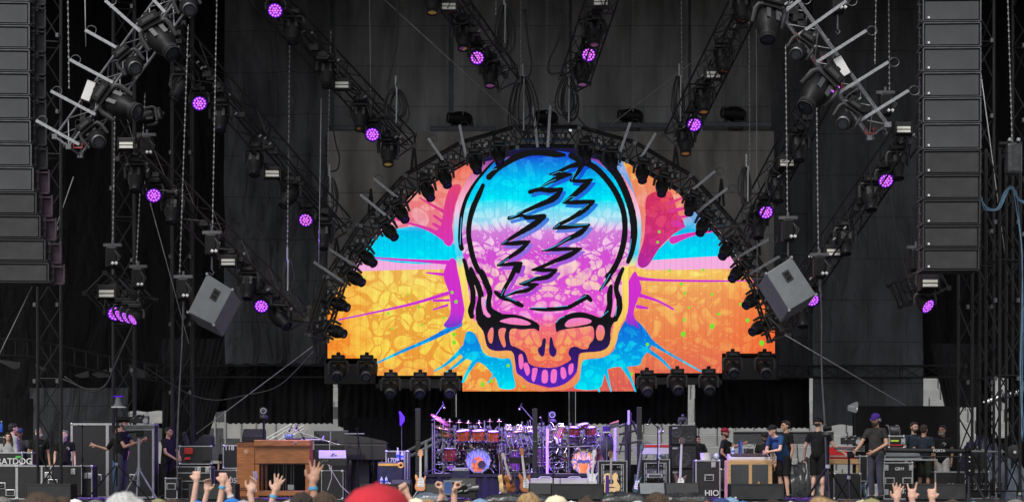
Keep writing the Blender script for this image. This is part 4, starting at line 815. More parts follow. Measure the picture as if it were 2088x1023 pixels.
for a in [(374,590,41,'chain hoist hanging left of the left tilted grey cabinet'),(432,500,41,'chain hoist holding up the left tilted grey cabinet'),(1607,470,41,'chain hoist holding up the right tilted grey cabinet'),(1671,545,41,'chain hoist hanging right of the right tilted grey cabinet'),(230,525,42,'chain hoist above the lower left end truss'),(282,568,43,'farther chain hoist above the lower left end truss'),(1868,530,41,'small hoist left of the foot of the right speaker column'),(1805,215,41,'chain hoist beside the lower end of the silvery right truss'),(1708,5,38,'chain hoist at the top edge by the silvery right truss'),(300,300,43,'chain hoist above the lowest left slanted truss')]: hoist(*a)
r = empty('wrapped_hoist', W(2066, 320, 38), 'chain hoist wrapped in shiny black plastic at the far right', 'hoist')
m = MB().box(-.16, .16, -.15, .15, -.38, .3); m.build('wrapping', 'tarp', r, bevel=.07); m = MB(); m.cyl((-.3, 0, .26), (.18, 0, .26), .06); m.build('bar', 'black', r); m = MB(); m.cyl((-.12, -.15, .3), (-.1, -.15, .36), .04); m.cyl((.06, -.15, .3), (.08, -.15, .36), .04); m.build('shackle', 'steel', r)
# tilted grey cabinets
def cab_tilt(corners, D, lb, edge, side=1):
    P = [W(x, y, D) for x, y in corners]; c = sum(P, Vector())/4; r = empty('speaker_cabinet', c, lb, 'speaker', 'tilted grey speaker cabinets')
    back = Vector((.1*side, .6, -.22)); m = MB()
    m.add([tuple(p) for p in P]+[tuple(p+back) for p in P], [(0, 1, 2, 3), (7, 6, 5, 4), (0, 4, 5, 1), (1, 5, 6, 2), (2, 6, 7, 3), (3, 7, 4, 0)]); m.build('cabinet', 'cab_grey', r, world=True, bevel=.015)
    u = (P[1]-P[0]); v = (P[3]-P[0]); q = P[0]+u*.56+v*.32+Vector((0, -.012, 0)); un, vn = u.normalized(), v.normalized()
    def quad(m, c, a, b, d=.02): m.add([c-un*a-vn*b, c+un*a-vn*b, c+un*a+vn*b, c-un*a+vn*b]+[p+Vector((0, d, 0)) for p in (c-un*a-vn*b, c+un*a-vn*b, c+un*a+vn*b, c-un*a+vn*b)], [(0, 1, 2, 3), (7, 6, 5, 4), (0, 4, 5, 1), (1, 5, 6, 2), (2, 6, 7, 3), (3, 7, 4, 0)])
    m = MB(); quad(m, q, .085, .13); m.build('handle_plate', 'monitor_grey', r, world=True, bevel=.01)
    m = MB(); quad(m, q+Vector((0, -.01, 0))-vn*.05, .05, .035); quad(m, q+Vector((0, -.01, 0))+vn*.05, .05, .035); m.build('handle_recess', 'black', r, world=True)
    m = MB()
    for p in P: m.cyl(p+Vector((0, -.02, 0)), p+Vector((0, .03, 0)), .03, 8)
    m.build('rivet', 'steel', r, world=True)
    return r
cab_tilt([(422,558),(474,590),(436,662),(383,636)], 40, 'tilted grey speaker cabinet hanging on the left', 0, 1)
cab_tilt([(1562,557),(1614,524),(1664,600),(1609,632)], 40, 'tilted grey speaker cabinet hanging on the right', 0, -1)
# line arrays
def array_box(x0, x1, y0, y1, D, lb, grp, purple, yaw, dark, badge):
    s = D/F; w = (x1-x0)*s; h = (y1-y0-2.2)*s; r = empty('line_array_speaker', W((x0+x1)/2, (y0+y1)/2, D), lb, 'speaker', grp, rot=(0, 0, R(yaw)))
    m = MB(); m.box(-w/2, w/2, .03, .7, -h/2, h/2); m.build('cabinet', 'black', r, bevel=.02)
    MB().box(-w/2+.05, w/2-.05, .0, .05, -h/2+.04, h/2-.05).build('grille', 'grille' if dark == 0 else 'grille_dim', r)  # lower boxes take a dimmer copy: the light's fall-off is in the colour
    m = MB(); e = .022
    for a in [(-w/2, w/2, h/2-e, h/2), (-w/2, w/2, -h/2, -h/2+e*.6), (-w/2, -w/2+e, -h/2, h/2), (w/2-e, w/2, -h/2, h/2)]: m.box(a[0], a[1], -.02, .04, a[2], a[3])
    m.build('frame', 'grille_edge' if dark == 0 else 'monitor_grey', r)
    if badge: MB().box(-w/2+.1, -w/2+.14, -.012, .0, -h/2+.06, -h/2+.1).build('badge', 'white', r)
    m = MB()
    for sx in (-1, 1):
        for zz in (-.35, 0, .35): m.cyl((sx*w/2, .2, zz*h), (sx*(w/2+.06), .2, zz*h), .018, 6)
        m.box(sx*w/2-.012, sx*w/2+.012, .08, .6, -h/2, -h/2+.06); m.box(sx*w/2-.015, sx*w/2+.015, .3, .4, -h/2, h/2)
    m.build('rigging_pin', 'dark_metal', r)
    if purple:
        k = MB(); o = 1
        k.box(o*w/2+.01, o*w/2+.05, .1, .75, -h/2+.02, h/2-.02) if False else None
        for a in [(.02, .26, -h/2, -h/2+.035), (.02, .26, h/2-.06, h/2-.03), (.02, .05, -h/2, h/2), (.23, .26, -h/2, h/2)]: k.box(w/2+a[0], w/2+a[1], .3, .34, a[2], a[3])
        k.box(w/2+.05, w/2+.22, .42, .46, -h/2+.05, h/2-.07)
        k.build('side_bracket', purple, r)  # purple light on the lower brackets is painted into their colour
    return r
mat('grille_dim', (.028, .029, .031), .55, .2, var=.3, scale=4); mat('rig_mauve_lit', (.055, .032, .05), .5, .3); mat('rig_plum', (.012, .011, .018), .5, .3); 
RR = [-50, -3, 45, 96, 147, 199, 251, 305, 356, 407, 459, 506, 552]
for i in range(len(RR)-1):
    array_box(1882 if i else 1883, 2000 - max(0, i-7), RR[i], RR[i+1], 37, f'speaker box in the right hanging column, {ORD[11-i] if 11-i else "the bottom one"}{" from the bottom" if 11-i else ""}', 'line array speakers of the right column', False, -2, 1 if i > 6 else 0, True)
LR = [(-46, 60), (3, 60), (51, 60), (100, 60), (147, 60), (195, 60), (244, 61), (292, 62), (340, 64), (391, 68), (438, 74), (487, 82), (534, 92), (577, 99)]
for i in range(len(LR)-1):
    array_box(LR[i][1]-118, LR[i+1][1], LR[i][0], LR[i+1][0], 37, f'speaker box in the left hanging column, {ORD[12-i] if 12-i else "the bottom one"}{" from the bottom" if 12-i else ""}', 'line array speakers of the left column', 'rig_mauve_lit' if i > 7 else 'rig_plum', 3, 1 if i > 8 else 0, i in (1, 11, 12))
# towers
TW = [((78, 124), 41, -60, 1000, 'tall black scaffold tower right of the left speaker column'),((232, 274), 43.5, -60, 880, 'black scaffold tower behind the left cameraman'),((352, 392), 46, -60, 1000, 'black lattice tower left of the wrinkled drape'),
      ((1966, 2014), 41.5, -60, 1000, 'black scaffold tower just right of the right speaker column'),((2022, 2068), 40, 300, 1000, 'black scaffold tower at the far right with bright wall behind'),((2078, 2130), 42, -60, 1000, 'outermost black scaffold tower cut by the right edge of the picture')]
for (a, b), D, y0, y1, lb in TW:
    z0, z1 = max(0, Z(y1, D)), Z(y0, D); x0, x1 = X(a, D), X(b, D); r = empty('scaffold_tower', ((x0+x1)/2, D, z0), lb, 'tower', 'scaffold towers'); w = x1-x0
    pts = [Vector(((x0+x1)/2, D, z0)), Vector(((x0+x1)/2, D, z1))]; ch, lace, ends, _ = truss_mesh(pts, w, w*1.2, skew=.25, pitch=.85, r=.034)
    for c in ch: c.build('standard', 'rig_tower', r, smooth='auto', world=True)
    lace.build('bracing', 'rig_tower', r, world=True)
    m = MB()
    for q in range(int(z0), int(z1)+1, 2):
        for sx in (x0, x1): m.box(sx-.03, sx+.03, D-w*.6-.05, D-w*.6+.03, q+.3*(q % 3), q+.3*(q % 3)+.09)
    m.build('coupler', 'dark_metal', r, world=True)

# left gallery and low horizontal trusses
for a, b, y, D, lb in [(300, 672, 757, 50.8, 'long black truss across the low left, under the wrinkled drape'), (1584, 1964, 757, 50.2, 'long black truss across the low right, under the wide mesh drape')]:
    truss('lighting_truss', lb, [(a, y, D), (b, y, D)], .32, .4, 'rig_tower', group='long horizontal trusses', skew=.1, pitch=.6, r=.02)
r = empty('gallery_rail', W(150, 740, 49), 'dark gallery railing curving behind the left towers', 'railing'); m = MB(); pts = [(0,690),(60,692),(130,705),(200,722),(270,735),(340,745)]
for dy in (0, 34): m.tube([W(x, y+dy, 49) for x, y in pts], .03, 6)
for x in range(8, 340, 24):
    y = 690+55*(x/340)**1.2; m.cyl(W(x, y, 49), W(x, y+34, 49), .022, 6)
m.build('rail', 'rig_tower', r, world=True)
for k, P in enumerate([[(0,733),(42,738),(40,750),(28,752),(0,738)],[(70,742),(95,750),(92,756),(74,750)],[(150,765),(180,755),(182,768),(165,770)],[(186,762),(218,752),(223,768),(200,770)],[(262,742),(300,758),(298,772),(268,770)]]):
    r = empty('broken_awning', W(*P[0], 49.3), ['flat pale ledge sheet at the left edge of the gallery','small pale scrap under the gallery railing by the first left tower','narrow pale sheet under the gallery, third along','folded pale sheet under the middle of the gallery','pale sheet behind the second left tower'][k], 'sheet', 'pale sheets under the left gallery')
    m = MB(); m.prism([(X(x, 49.3), Z(y, 49.3)) for x, y in P], 49.3, 49.36); m.build('sheet', 'monitor_grey', r, world=True)
for x0, y0, x1, y1, D, lb in [(2005,822,2042,808,43,'lower'),(2052,806,2082,798,43,'upper')]:
    r = empty('duct_roll', W(x0, y0, D), f'{lb} shiny silver cylinder on the right tower', 'cylinder', 'shiny cylinders on the right tower'); m = MB(); p, q = W(x0, y0, D), W(x1, y1, D); m.cyl(p, q, .07, 12); m.build('drum', 'chrome', r, world=True)
    m = MB(); 
    for t in (.1, .35, .6, .85): c = p.lerp(q, t); dd = (q-p).normalized()*.012; m.cyl(c-dd, c+dd, .078, 12)
    m.cyl(q, q+(q-p).normalized()*.06, .17, 16); m.build('band', 'dark_metal', r, world=True)
# ---------------------------------------------------------------- stage gear
def gear(name, label, cat, x, D, z=0, group=None): return empty(name, (x, D, z), label, cat, group)
def case(x0, x1, y0, y1, D, label, name='flight_case', cat='case', dep=.6, body='case_black', latch=(), handle=(), txt=(), split=(), hsplit=(), edge=.028, group='flight cases around the stage', floor=False):
    z0, z1 = (0 if floor else max(0, Z(y1, D))), Z(y0, D); a, b = X(x0, D), X(x1, D); w = (b-a)/2; h = z1-z0
    r = gear(name, label, cat, (a+b)/2, D, z0, group)
    MB().box(-w+.006, w-.006, .006, dep-.006, .006, h-.006).build('panel', body, r)
    m = MB(); e = edge
    for zz in (0, h-e):
        m.box(-w, w, 0, e, zz, zz+e); m.box(-w, w, dep-e, dep, zz, zz+e)
        for s in (-1, 1): m.box(s*w-(e if s > 0 else 0), s*w+(0 if s > 0 else e), e, dep-e, zz, zz+e)
    for s in (-1, 1):
        for yy in (0, dep-e): m.box(s*w-(e if s > 0 else 0), s*w+(0 if s > 0 else e), yy, yy+e, e, h-e)
    for u in split: xx = -w+u*2*w; m.box(xx-e*.7, xx+e*.7, -.004, .01, e, h-e)
    for v in hsplit: m.box(-w+e, w-e, -.006, .01, v*h-e*.6, v*h+e*.6)
    m.build('edging', 'silver_edge', r)
    m = MB()
    for sx in (-1, 1):
        for zz in (.02, h-.02): m.ell((sx*(w-.02), .02, zz), .038, 8)
    m.build('corner', 'silver_edge', r, smooth=True)
    for u, v in latch:
        m = MB(); c = (-w+u*2*w, v*h); m.box(c[0]-.05, c[0]+.05, -.02, .005, c[1]-.065, c[1]+.065); m.cyl((c[0], -.035, c[1]-.02), (c[0], -.02, c[1]-.02), .02, 8); m.build('latch', 'silver_edge', r, bevel=.006)
    for u, v in handle:
        c = (-w+u*2*w, v*h); m = MB(); m.box(c[0]-.11, c[0]+.11, -.012, .004, c[1]-.075, c[1]+.075); hp = m.build('handle_plate', 'silver_edge', r, bevel=.006)
        MB().box(c[0]-.085, c[0]+.085, -.02, -.008, c[1]-.055, c[1]+.055).build('handle_dish', 'case_dark', hp)
        m = MB(); m.tube([(c[0]-.06, -.02, c[1]+.01), (c[0]-.06, -.04, c[1]-.015), (c[0]+.06, -.04, c[1]-.015), (c[0]+.06, -.02, c[1]+.01)], .011, 6); m.build('grip', 'dark_metal', hp)
    for t in txt:
        s, size, u, v = t[:4]; mt = t[4] if len(t) > 4 else 'white'; text(s, size, r, (-w+u*2*w, -.012, v*h), mt)
    return r
def on(r, name, mt, fn, **k):
    m = MB(); fn(m); return m.build(name, mt, r, **k)
# front fill boxes along the stage lip
for x0, x1, y0, lb, b in [(50,146,985,'below the drawer cases at the left',1),(384,482,985,'in front of the organ speaker',1),(732,838,985,'in front of the piano, beside the pink guitar',0),(1124,1232,985,'before the right drum kit',0),(1489,1600,985,'in front of the wooden cabinet',1),(1857,1970,985,'before the numbered road case on the right',1)]:
    D = 38; a, b_ = X(x0, D), X(x1, D); w = (b_-a)/2; h = Z(y0, D); r = gear('front_speaker', 'long black front speaker '+lb, 'speaker', (a+b_)/2, D, 0, 'long front speakers on the stage edge')
    on(r, 'cabinet', 'black', lambda m: m.box(-w, w, 0, .5, 0, h), bevel=.015); on(r, 'grille', 'grille_dim', lambda m: m.box(-w+.05, w-.05, -.012, .01, .04, h-.035))
    on(r, 'frame', 'monitor_grey', lambda m: (m.box(-w+.02, w-.02, -.02, -.002, h-.03, h-.012), m.box(-w+.02, -w+.045, -.02, -.002, .02, h-.03), m.box(w-.045, w-.02, -.02, -.002, .02, h-.03)))
    if b: on(r, 'badge', 'white_label', lambda m: m.box(-w+.09, -w+.13, -.02, -.012, .06, .085))
# cases at the left
case(-30, 46, 921, 948, 42.5, 'black case lettered RATDOG with green tape, under the seated woman', txt=[('RATDOG', .2, .3, .1)], group='flight cases around the stage')
c0 = bpy.context.scene.objects
r = gear('tape_strip', 'strip of green tape stuck on the lettered case', 'tape', X(36, 42.4), 42.44, Z(931, 42.4)); on(r, 'strip', 'green', lambda m: m.box(-.06, .06, 0, .008, -.02, .03))
case(47, 66, 921, 948, 42.8, 'small black case with taped papers right of the lettered case')
case(-30, 34, 948, 1012, 42, 'large black case at the bottom left corner', handle=[(.5, .4), (.8, .2)], floor=True)
case(34, 168, 948, 1012, 41.8, 'wide silver edged double case with drawers at the left', latch=[(.46, .72), (.86, .82)], split=(.38, .52), floor=True, handle=[(.55, .5)])
case(168, 188, 948, 1012, 42, 'narrow dark case right of the wide double case', latch=[(.3, .7), (.8, .7)], floor=True, edge=.02)
case(144, 314, 862, 1012, 45, 'tall silver edged black case behind the left cameraman', split=(.44,), handle=[(.32, .28), (.76, .28)], floor=True, edge=.05)
case(365, 432, 908, 946, 44, 'open black case lid with a red patch and stickers', dep=.12, edge=.022)
r = gear('red_patch', 'large red sticker on the open case lid', 'sticker', X(384, 43.9), 43.96, Z(925, 44)); on(r, 'patch', 'red', lambda m: (m.box(-.11, .1, 0, .012, 0, .15), m.box(-.11, .04, 0, .012, -.14, -.08)), bevel=.02)
r = gear('poster_sheet', 'grey sheet taped on the open case lid', 'sheet', X(422, 43.9), 43.96, Z(938, 44)); on(r, 'sheet', 'monitor_grey', lambda m: m.box(-.12, .12, 0, .012, 0, .33))
case(360, 430, 950, 1012, 43.5, 'black drawer case under the open lid', floor=True, split=(.55,), hsplit=(.3, .55, .8), edge=.018, latch=[(.65, .9), (.9, .9)])
case(336, 362, 973, 1012, 42.5, 'small silver edged case beside the drawer case', floor=True, handle=[(.5, .6)], edge=.025)
case(454, 486, 906, 955, 45, 'black case numbered 118 left of the wooden speaker', txt=[('118', .16, .12, .78)], edge=.03)
case(430, 484, 957, 1012, 44.5, 'grey case numbered 05 below the 118 case', body='grille', txt=[('05', .17, .72, .55)], floor=True, edge=.02, handle=[(.3, .4)])
# upright boards / lids
r = gear('lid_panel', 'grey hard shell lid leaning behind the open case', 'lid', X(405, 46), 46, Z(909, 46)); on(r, 'shell', 'monitor_grey', lambda m: m.prism([(-.2, 0), (.3, 0), (.38, .28), (.1, .3)], 0, .15), bevel=.04)
r = gear('lid_panel', 'narrow grey hard shell lid standing upright', 'lid', X(378, 46), 46, Z(909, 46)); on(r, 'shell', 'monitor_grey', lambda m: m.prism([(-.02, 0), (.12, 0), (0, .38), (-.1, .34)], 0, .15), bevel=.03)
r = gear('plastic_box', 'grey plastic box with a sticker behind the open lid', 'box', X(425, 47), 47, Z(909, 47)); on(r, 'box', 'monitor_grey', lambda m: m.box(-.1, .12, 0, .3, 0, .26), bevel=.03); on(r, 'sticker', 'white_label', lambda m: m.box(-.05, .04, -.01, 0, .03, .1))
# monitor wedge on the organ speaker
def wedge(x0, x1, y0, D, label, name='floor_monitor', mt='monitor_grey', slant=.35, h=None, dep=.45, z0=0):
    a, b = X(x0, D), X(x1, D); w = (b-a)/2; h = Z(y0, D)-z0; r = gear(name, label, 'monitor', (a+b)/2, D, z0, 'wedge monitors')
    on(r, 'cabinet', 'black', lambda m: m.prismx([(0, 0), (dep, 0), (dep, h*.8), (dep*.75, h), (slant*.6, h*.98), (0, h*.35)], -w, w), bevel=.012)
    on(r, 'grille', mt, lambda m: m.add([(-w+.03, -.004, h*.37), (w-.03, -.004, h*.37), (w-.03, slant*.6-.004, h*.97), (-w+.03, slant*.6-.004, h*.97)], [(0, 1, 2, 3)]))
    on(r, 'panel', 'case_dark', lambda m: m.box(-w+.02, w-.02, -.01, 0, .03, h*.33))
    return r
wedge(494, 538, 873, 46, 'grey wedge speaker standing on top of the wooden organ speaker', z0=Z(901, 46))
# organ speaker + organ
D = 43; r = gear('organ_speaker', 'tall brown wooden organ speaker with worn badge', 'organ speaker', X(501, D), D)
h = Z(900, D); w = .21
on(r, 'cabinet', 'wood_organ', lambda m: m.box(-w, w, 0, .55, .06, h), bevel=.012)
on(r, 'trim', 'wood_dark', lambda m: ([m.box(-w+.02, w-.02, -.012, 0, z, z+.018) for z in (.2, .245, h-.12, h-.075)], m.box(-w-.01, w+.01, -.01, .56, h-.03, h)))
on(r, 'badge', 'brass', lambda m: m.cyl((.02, -.016, h-.23), (.02, 0, h-.23), .055, 16)); on(r, 'plinth', 'wood_dark', lambda m: m.box(-w-.01, w+.01, -.01, .56, 0, .06))
D = 42.5; r = gear('electric_organ', 'brown wooden electric organ seen from behind', 'organ', X(577, D), D); x0, x1 = X(520, D)-X(577, D), X(633, D)-X(577, D); zt, zb = Z(896, D), Z(945, D)
on(r, 'case', 'wood_organ', lambda m: (m.box(x0, x1-.02, 0, .7, zb, zt-.13), m.box(x0, x0+.1, 0, .7, .0, zb), m.box(x1-.12, x1-.02, 0, .7, 0, zb)), bevel=.01)
on(r, 'lid', 'wood_organ', lambda m: m.box(x0-.02, x1+.0, -.05, .6, zt-.15, zt), bevel=.02)
on(r, 'moulding', 'wood_dark', lambda m: (m.box(x0, x1, -.06, .0, zt-.175, zt-.15), m.box(x0, x1, -.015, 0, zb, zb+.02)))
on(r, 'base_rail', 'wood_organ', lambda m: m.box(x0+.05, x1-.02, -.05, .1, .08, .2), bevel=.01)
on(r, 'leg', 'wood_dark', lambda m: [m.cyl((x0+t, .05, 0), (x0+t, .05, zb), .03, 8) for t in (.16, .26)])
on(r, 'pedal_rod', 'dark_metal', lambda m: [m.cyl((x0+t, .3, .15), (x0+t+.01, .3, zb), .012, 6) for t in (.42, .5, .62, .68, .8, .86)])
on(r, 'crest', 'brass', lambda m: m.lathe([(.001, .02), (.035, .018), (.04, 0)], Matrix.Translation((X(603, D)-X(577, D), -.05, zt-.07)) @ Matrix.Rotation(R(90), 4, 'X'), 14))
on(r, 'crest_gem', 'led_glow' if False else 'blue', lambda m: m.cyl((X(603, D)-X(577, D), -.075, zt-.07), (X(603, D)-X(577, D), -.06, zt-.07), .02, 10))
on(r, 'pedal_box', 'steel', lambda m: m.box(.1, .24, .1, .3, .22, .34))
r = gear('hanging_towel', 'shiny lilac towel hanging between the organ speaker and the organ', 'towel', X(519, 42.2), 42.2, .1); m = MB()
vs = [(-.05+.1*i/6+.02*math.sin(j*.9), .03*math.sin(i*2+j*.7), .55-j*.06) for j in range(9) for i in range(7)]; m.add(vs, [(j*7+i, j*7+i+1, (j+1)*7+i+1, (j+1)*7+i) for j in range(8) for i in range(6)]); m.build('cloth', 'amp_lilac', r, smooth=True)
# boxes and keyboards behind the organ
r = gear('stage_keyboard', 'keyboard with a row of switches on top of the organ', 'keyboard', X(618, 43.2), 43.2, zt); on(r, 'body', 'case_black', lambda m: m.box(-.42, .45, 0, .3, 0, .06), bevel=.01); on(r, 'keys', 'white', lambda m: m.box(-.05, .42, -.015, .0, .015, .035)); on(r, 'end_panel', 'amp_lilac', lambda m: m.prismx([(0, 0), (.3, 0), (.3, .12), (0, .07)], .45, .47))
r = gear('effects_unit', 'small pale blue box with knobs on the keyboard', 'box', X(587, 43.2), 43.3, zt+.06); on(r, 'box', 'cable_blue', lambda m: m.box(-.09, .09, 0, .2, 0, .09), bevel=.01); on(r, 'knob', 'white', lambda m: [m.cyl((x, -.01, .06), (x, 0, .06), .012, 8) for x in (-.05, 0, .05)])
def micstand(px, py_top, D, label, boom=None, mt='dark_metal', mic=True, tripod=True, z0=0, name='microphone_stand', px0=None, thick=.014):
    px0 = px0 or px; r = gear(name, label, 'microphone stand', X(px0, D), D, z0, 'microphone stands'); top = W(px, py_top, D)-r.location
    on(r, 'pole', mt, lambda m: (m.cyl((0, 0, 0), tuple(top*.55), thick*1.2, 8), m.cyl(tuple(top*.55), tuple(top), thick*.8, 8), m.cyl(tuple(top*.53), tuple(top*.57), thick*1.8, 8)))
    if tripod: on(r, 'tripod', mt, lambda m: [m.cyl((0, 0, .12), (.3*math.cos(a), .3*math.sin(a), .01), thick*.8, 6) for a in (.6, 2.7, 4.8)])
    tip = top
    if boom:
        q = W(*boom, D)-r.location; tip = q; back = top+(top-q)*.25
        on(r, 'boom', mt, lambda m: (m.cyl(tuple(back), tuple(q), thick*.75, 8), m.ell(tuple(top), .03, 8), m.cyl(tuple(back), tuple(back+(top-back)*.2), thick*1.7, 8)))
    if mic:
        d = (tip-top).normalized() if boom else Vector((-.5, -.6, .3)).normalized(); d = Vector((d.x*.4, -.4, -.75 if boom else .4)).normalized()
        mm = on(r, 'microphone', 'black', lambda m: m.cyl(tuple(tip-d*.08), tuple(tip+d*.08), .012, 8, .02)); on(mm, 'mic_grille', 'chrome', lambda m: m.ell(tuple(tip+d*.1), .028, 10), smooth=True)
    return r
micstand(672, 900, 42, 'long purple lit boom microphone stand reaching over the organ', (592, 874), 'chrome', px0=674)
micstand(619, 892, 43, 'black gooseneck microphone over the organ keyboard', (605, 870), 'black', tripod=False, z0=zt, px0=620)
# grand piano
D = 44.5; r = gear('grand_piano', 'glossy black grand piano with closed lid left of the drums', 'piano', X(745, D), D); xa, xb, zt2, zb2 = X(700, D)-X(745, D), X(789, D)-X(745, D), Z(905, D), Z(937, D)
on(r, 'case', 'black_gloss', lambda m: m.box(xa, xb, 0, 1.6, zb2, zt2), bevel=.015)
on(r, 'lid', 'black_gloss', lambda m: m.prism([(xa, zt2+.02), (xa+.05, zt2+.24), (xa+.55, zt2+.18), (xb-.05, zt2+.08), (xb+.04, zt2+.02)], -.02, 1.6))
on(r, 'music_desk', 'steel', lambda m: m.box(xa+.02, xa+.5, .1, .2, zt2+.25, zt2+.275)); on(r, 'leg', 'black_gloss', lambda m: [m.lathe([(.09, zb2), (.1, zb2-.15), (.055, .3), (.05, .1), (.07, .0)], Matrix.Translation((x, y, 0)), 12) for x, y in ((xa+.15, .15), (xb-.12, .15), (0, 1.4))], smooth='auto')
on(r, 'under_panel', 'case_dark', lambda m: m.box(xa-.1, xa+.6, .3, .4, 0, zb2))
r = gear('plexi_screen', 'dark clear shield panels standing on the keyboards left of the piano', 'screen', X(675, 45), 45, Z(905, 45)); mat('plexi', (.01, .012, .016), .05, coat=1); on(r, 'pane', 'plexi', lambda m: (m.box(-.42, -.02, 0, .015, 0, .33), m.box(.0, .42, 0, .015, 0, .33))); on(r, 'edge_strip', 'steel', lambda m: (m.box(-.02, 0, -.005, .02, 0, .34), m.box(-.42, .42, -.005, .02, .33, .34)))
r = gear('keyboard_rack', 'black keyboard stand block behind the purple wedge', 'stand', X(678, 45), 45); on(r, 'frame', 'case_dark', lambda m: (m.box(-.45, .3, 0, .5, .0, Z(906, 45)),), bevel=.01)
on(r, 'strip_light', 'dark_metal', lambda m: m.box(-.4, .3, -.01, 0, Z(920, 45), Z(918, 45)))
# purple lit rack mixer on a stand
D = 41.5; r = gear('rack_mixer', 'slope topped control unit glowing purple under the lights', 'mixer', X(678, D), D, Z(949, D)); w = (X(707, D)-X(651, D))/2
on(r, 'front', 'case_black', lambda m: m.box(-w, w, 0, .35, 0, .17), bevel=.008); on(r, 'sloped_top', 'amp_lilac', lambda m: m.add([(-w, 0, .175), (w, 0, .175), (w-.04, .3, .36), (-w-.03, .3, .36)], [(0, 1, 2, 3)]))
on(r, 'knob', 'steel', lambda m: [m.cyl((-w+.08+.04*i, -.02, .1+.03*(i % 2)), (-w+.08+.04*i, 0, .1+.03*(i % 2)), .012, 8) for i in range(4)]); on(r, 'mark', 'ink', lambda m: [m.add([(a, .07+b, .175+(.07+b)*.617+.004), (a+.06, .07+b, .175+(.07+b)*.617+.004), (a+.06, .11+b, .175+(.11+b)*.617+.004), (a, .11+b, .175+(.11+b)*.617+.004)], [(0, 1, 2, 3)]) for a, b in ((-.05, 0), (.03, 0), (-.03, .06))])
case(655, 700, 958, 1015, 41.5, 'dark box on the floor carrying the purple control unit', name='subwoofer_box', cat='box', body='case_dark', edge=.012, floor=True)
r = gear('mixer_cable', 'pale cables drooping from the purple control unit', 'cable', X(668, 41), 41, .05)
on(r, 'strand', 'amp_lilac', lambda m: [m.tube([W(x, y, 41.2)-r.location for x, y in P], .008, 5) for P in ([(668,946),(676,950),(676,975),(668,998)],[(670,948),(680,965),(695,990),(712,1005)])])
# 170 case, bottles, blue amp
case(786, 832, 918, 1015, 44, 'road case numbered 170 with water bottles right of the piano', txt=[('170', .15, .06, .76)], floor=True, edge=.03, split=(.85,))
def bottle(px, py, D, lb, h=.24, m1='plastic_clear', grp='water bottles'):
    r = gear('water_bottle', lb, 'bottle', X(px, D), D, Z(py, D), grp); on(r, 'bottle', m1, lambda m: m.lathe([(.033, 0), (.036, .02), (.036, h*.6), (.03, h*.72), (.014, h*.85), (.014, h*.92)], None, 12), smooth='auto'); on(r, 'cap', 'white', lambda m: m.cyl((0, 0, h*.92), (0, 0, h), .018, 10)); on(r, 'label', 'blue', lambda m: m.cyl((0, 0, h*.25), (0, 0, h*.48), .0375, 12, caps=False)); return r
mat('plastic_clear', (.5, .55, .68), .15, var=.1); mat('plastic_blue', (.03, .12, .55), .15)
bottle(811, 939, 43.6, 'large clear water bottle on the 170 case', .32); bottle(820, 936, 43.7, 'smaller bottle beside the large one on the 170 case', .2)
bottle(778, 986, 42.6, 'left of two small bottles low beside the blue amplifier', .17); bottle(788, 986, 42.6, 'right of two small bottles low beside the blue amplifier', .17)
bottle(3, 880, 45, 'blue water bottle behind the woman at the far left', .27, 'plastic_blue'); bottle(1345, 935, 43.6, 'water bottle on the right equipment rack', .2)
D = 43; r = gear('guitar_amplifier', 'dark blue covered amplifier with an orange curl below the 170 case', 'amplifier', X(796, D), D); w = (X(824, D)-X(771, D))/2; h = Z(941, D)
on(r, 'cabinet', 'navy_cloth' if 'navy_cloth' in MATS else 'tarp_navy', lambda m: m.box(-w, w, 0, .4, 0, h), bevel=.03); on(r, 'trim', 'amber', lambda m: (m.box(-w+.02, w-.12, -.01, 0, h-.09, h-.035), m.lathe([(.03, 0), (.055, .012), (.075, 0)], Matrix.Translation((w-.06, 0, h-.08)) @ Matrix.Rotation(R(90), 4, 'X'), 14))) if 'amber' in MATS else None
on(r, 'emblem', 'white_label', lambda m: m.tube([(-.07, -.015, .42), (-.03, -.015, .37), (.04, -.015, .37), (.09, -.015, .42)], .012, 6))
# column speakers
for x0, x1, y0, lb in [(847, 857, 832, 'left of the drum risers'), (1086, 1096, 832, 'between the two drum kits'), (1299, 1309, 829, 'right of the right drum kit')]:
    D = 42.6; r = gear('column_speaker', 'tall slim dark column speaker '+lb, 'speaker', X((x0+x1)/2, D), D, 0, 'tall slim column speakers'); w = (X(x1, D)-X(x0, D))/2; h = Z(y0, D)
    for k, (a, b) in enumerate([(0, h*.3), (h*.305, h*.64), (h*.645, h)]): on(r, 'section', 'case_black', lambda m: m.box(-w, w, 0, .1, a, b), bevel=.012)
    on(r, 'base', 'black', lambda m: m.box(-w*2, w*2, -.1, .3, 0, .02))
wedge(866, 914, 985, 39.4, 'low wide wedge monitor right of the pink guitar'); wedge(915, 972, 973, 40.6, 'large square wedge monitor below the small amplifier', slant=.15)
wedge(1078, 1126, 984, 39.6, 'purple tinted wedge monitor left of the centre front speaker'); wedge(1303, 1358, 983, 39.8, 'bright purple tinted wedge monitor right of the acoustic guitar', mt='cab_grey'); wedge(1357, 1428, 983, 39.6, 'big grey wedge monitor before the bass cabinets', mt='monitor_grey')
wedge(796, 838, 976, 41.5, 'short dark wedge monitor before the blue amplifier')
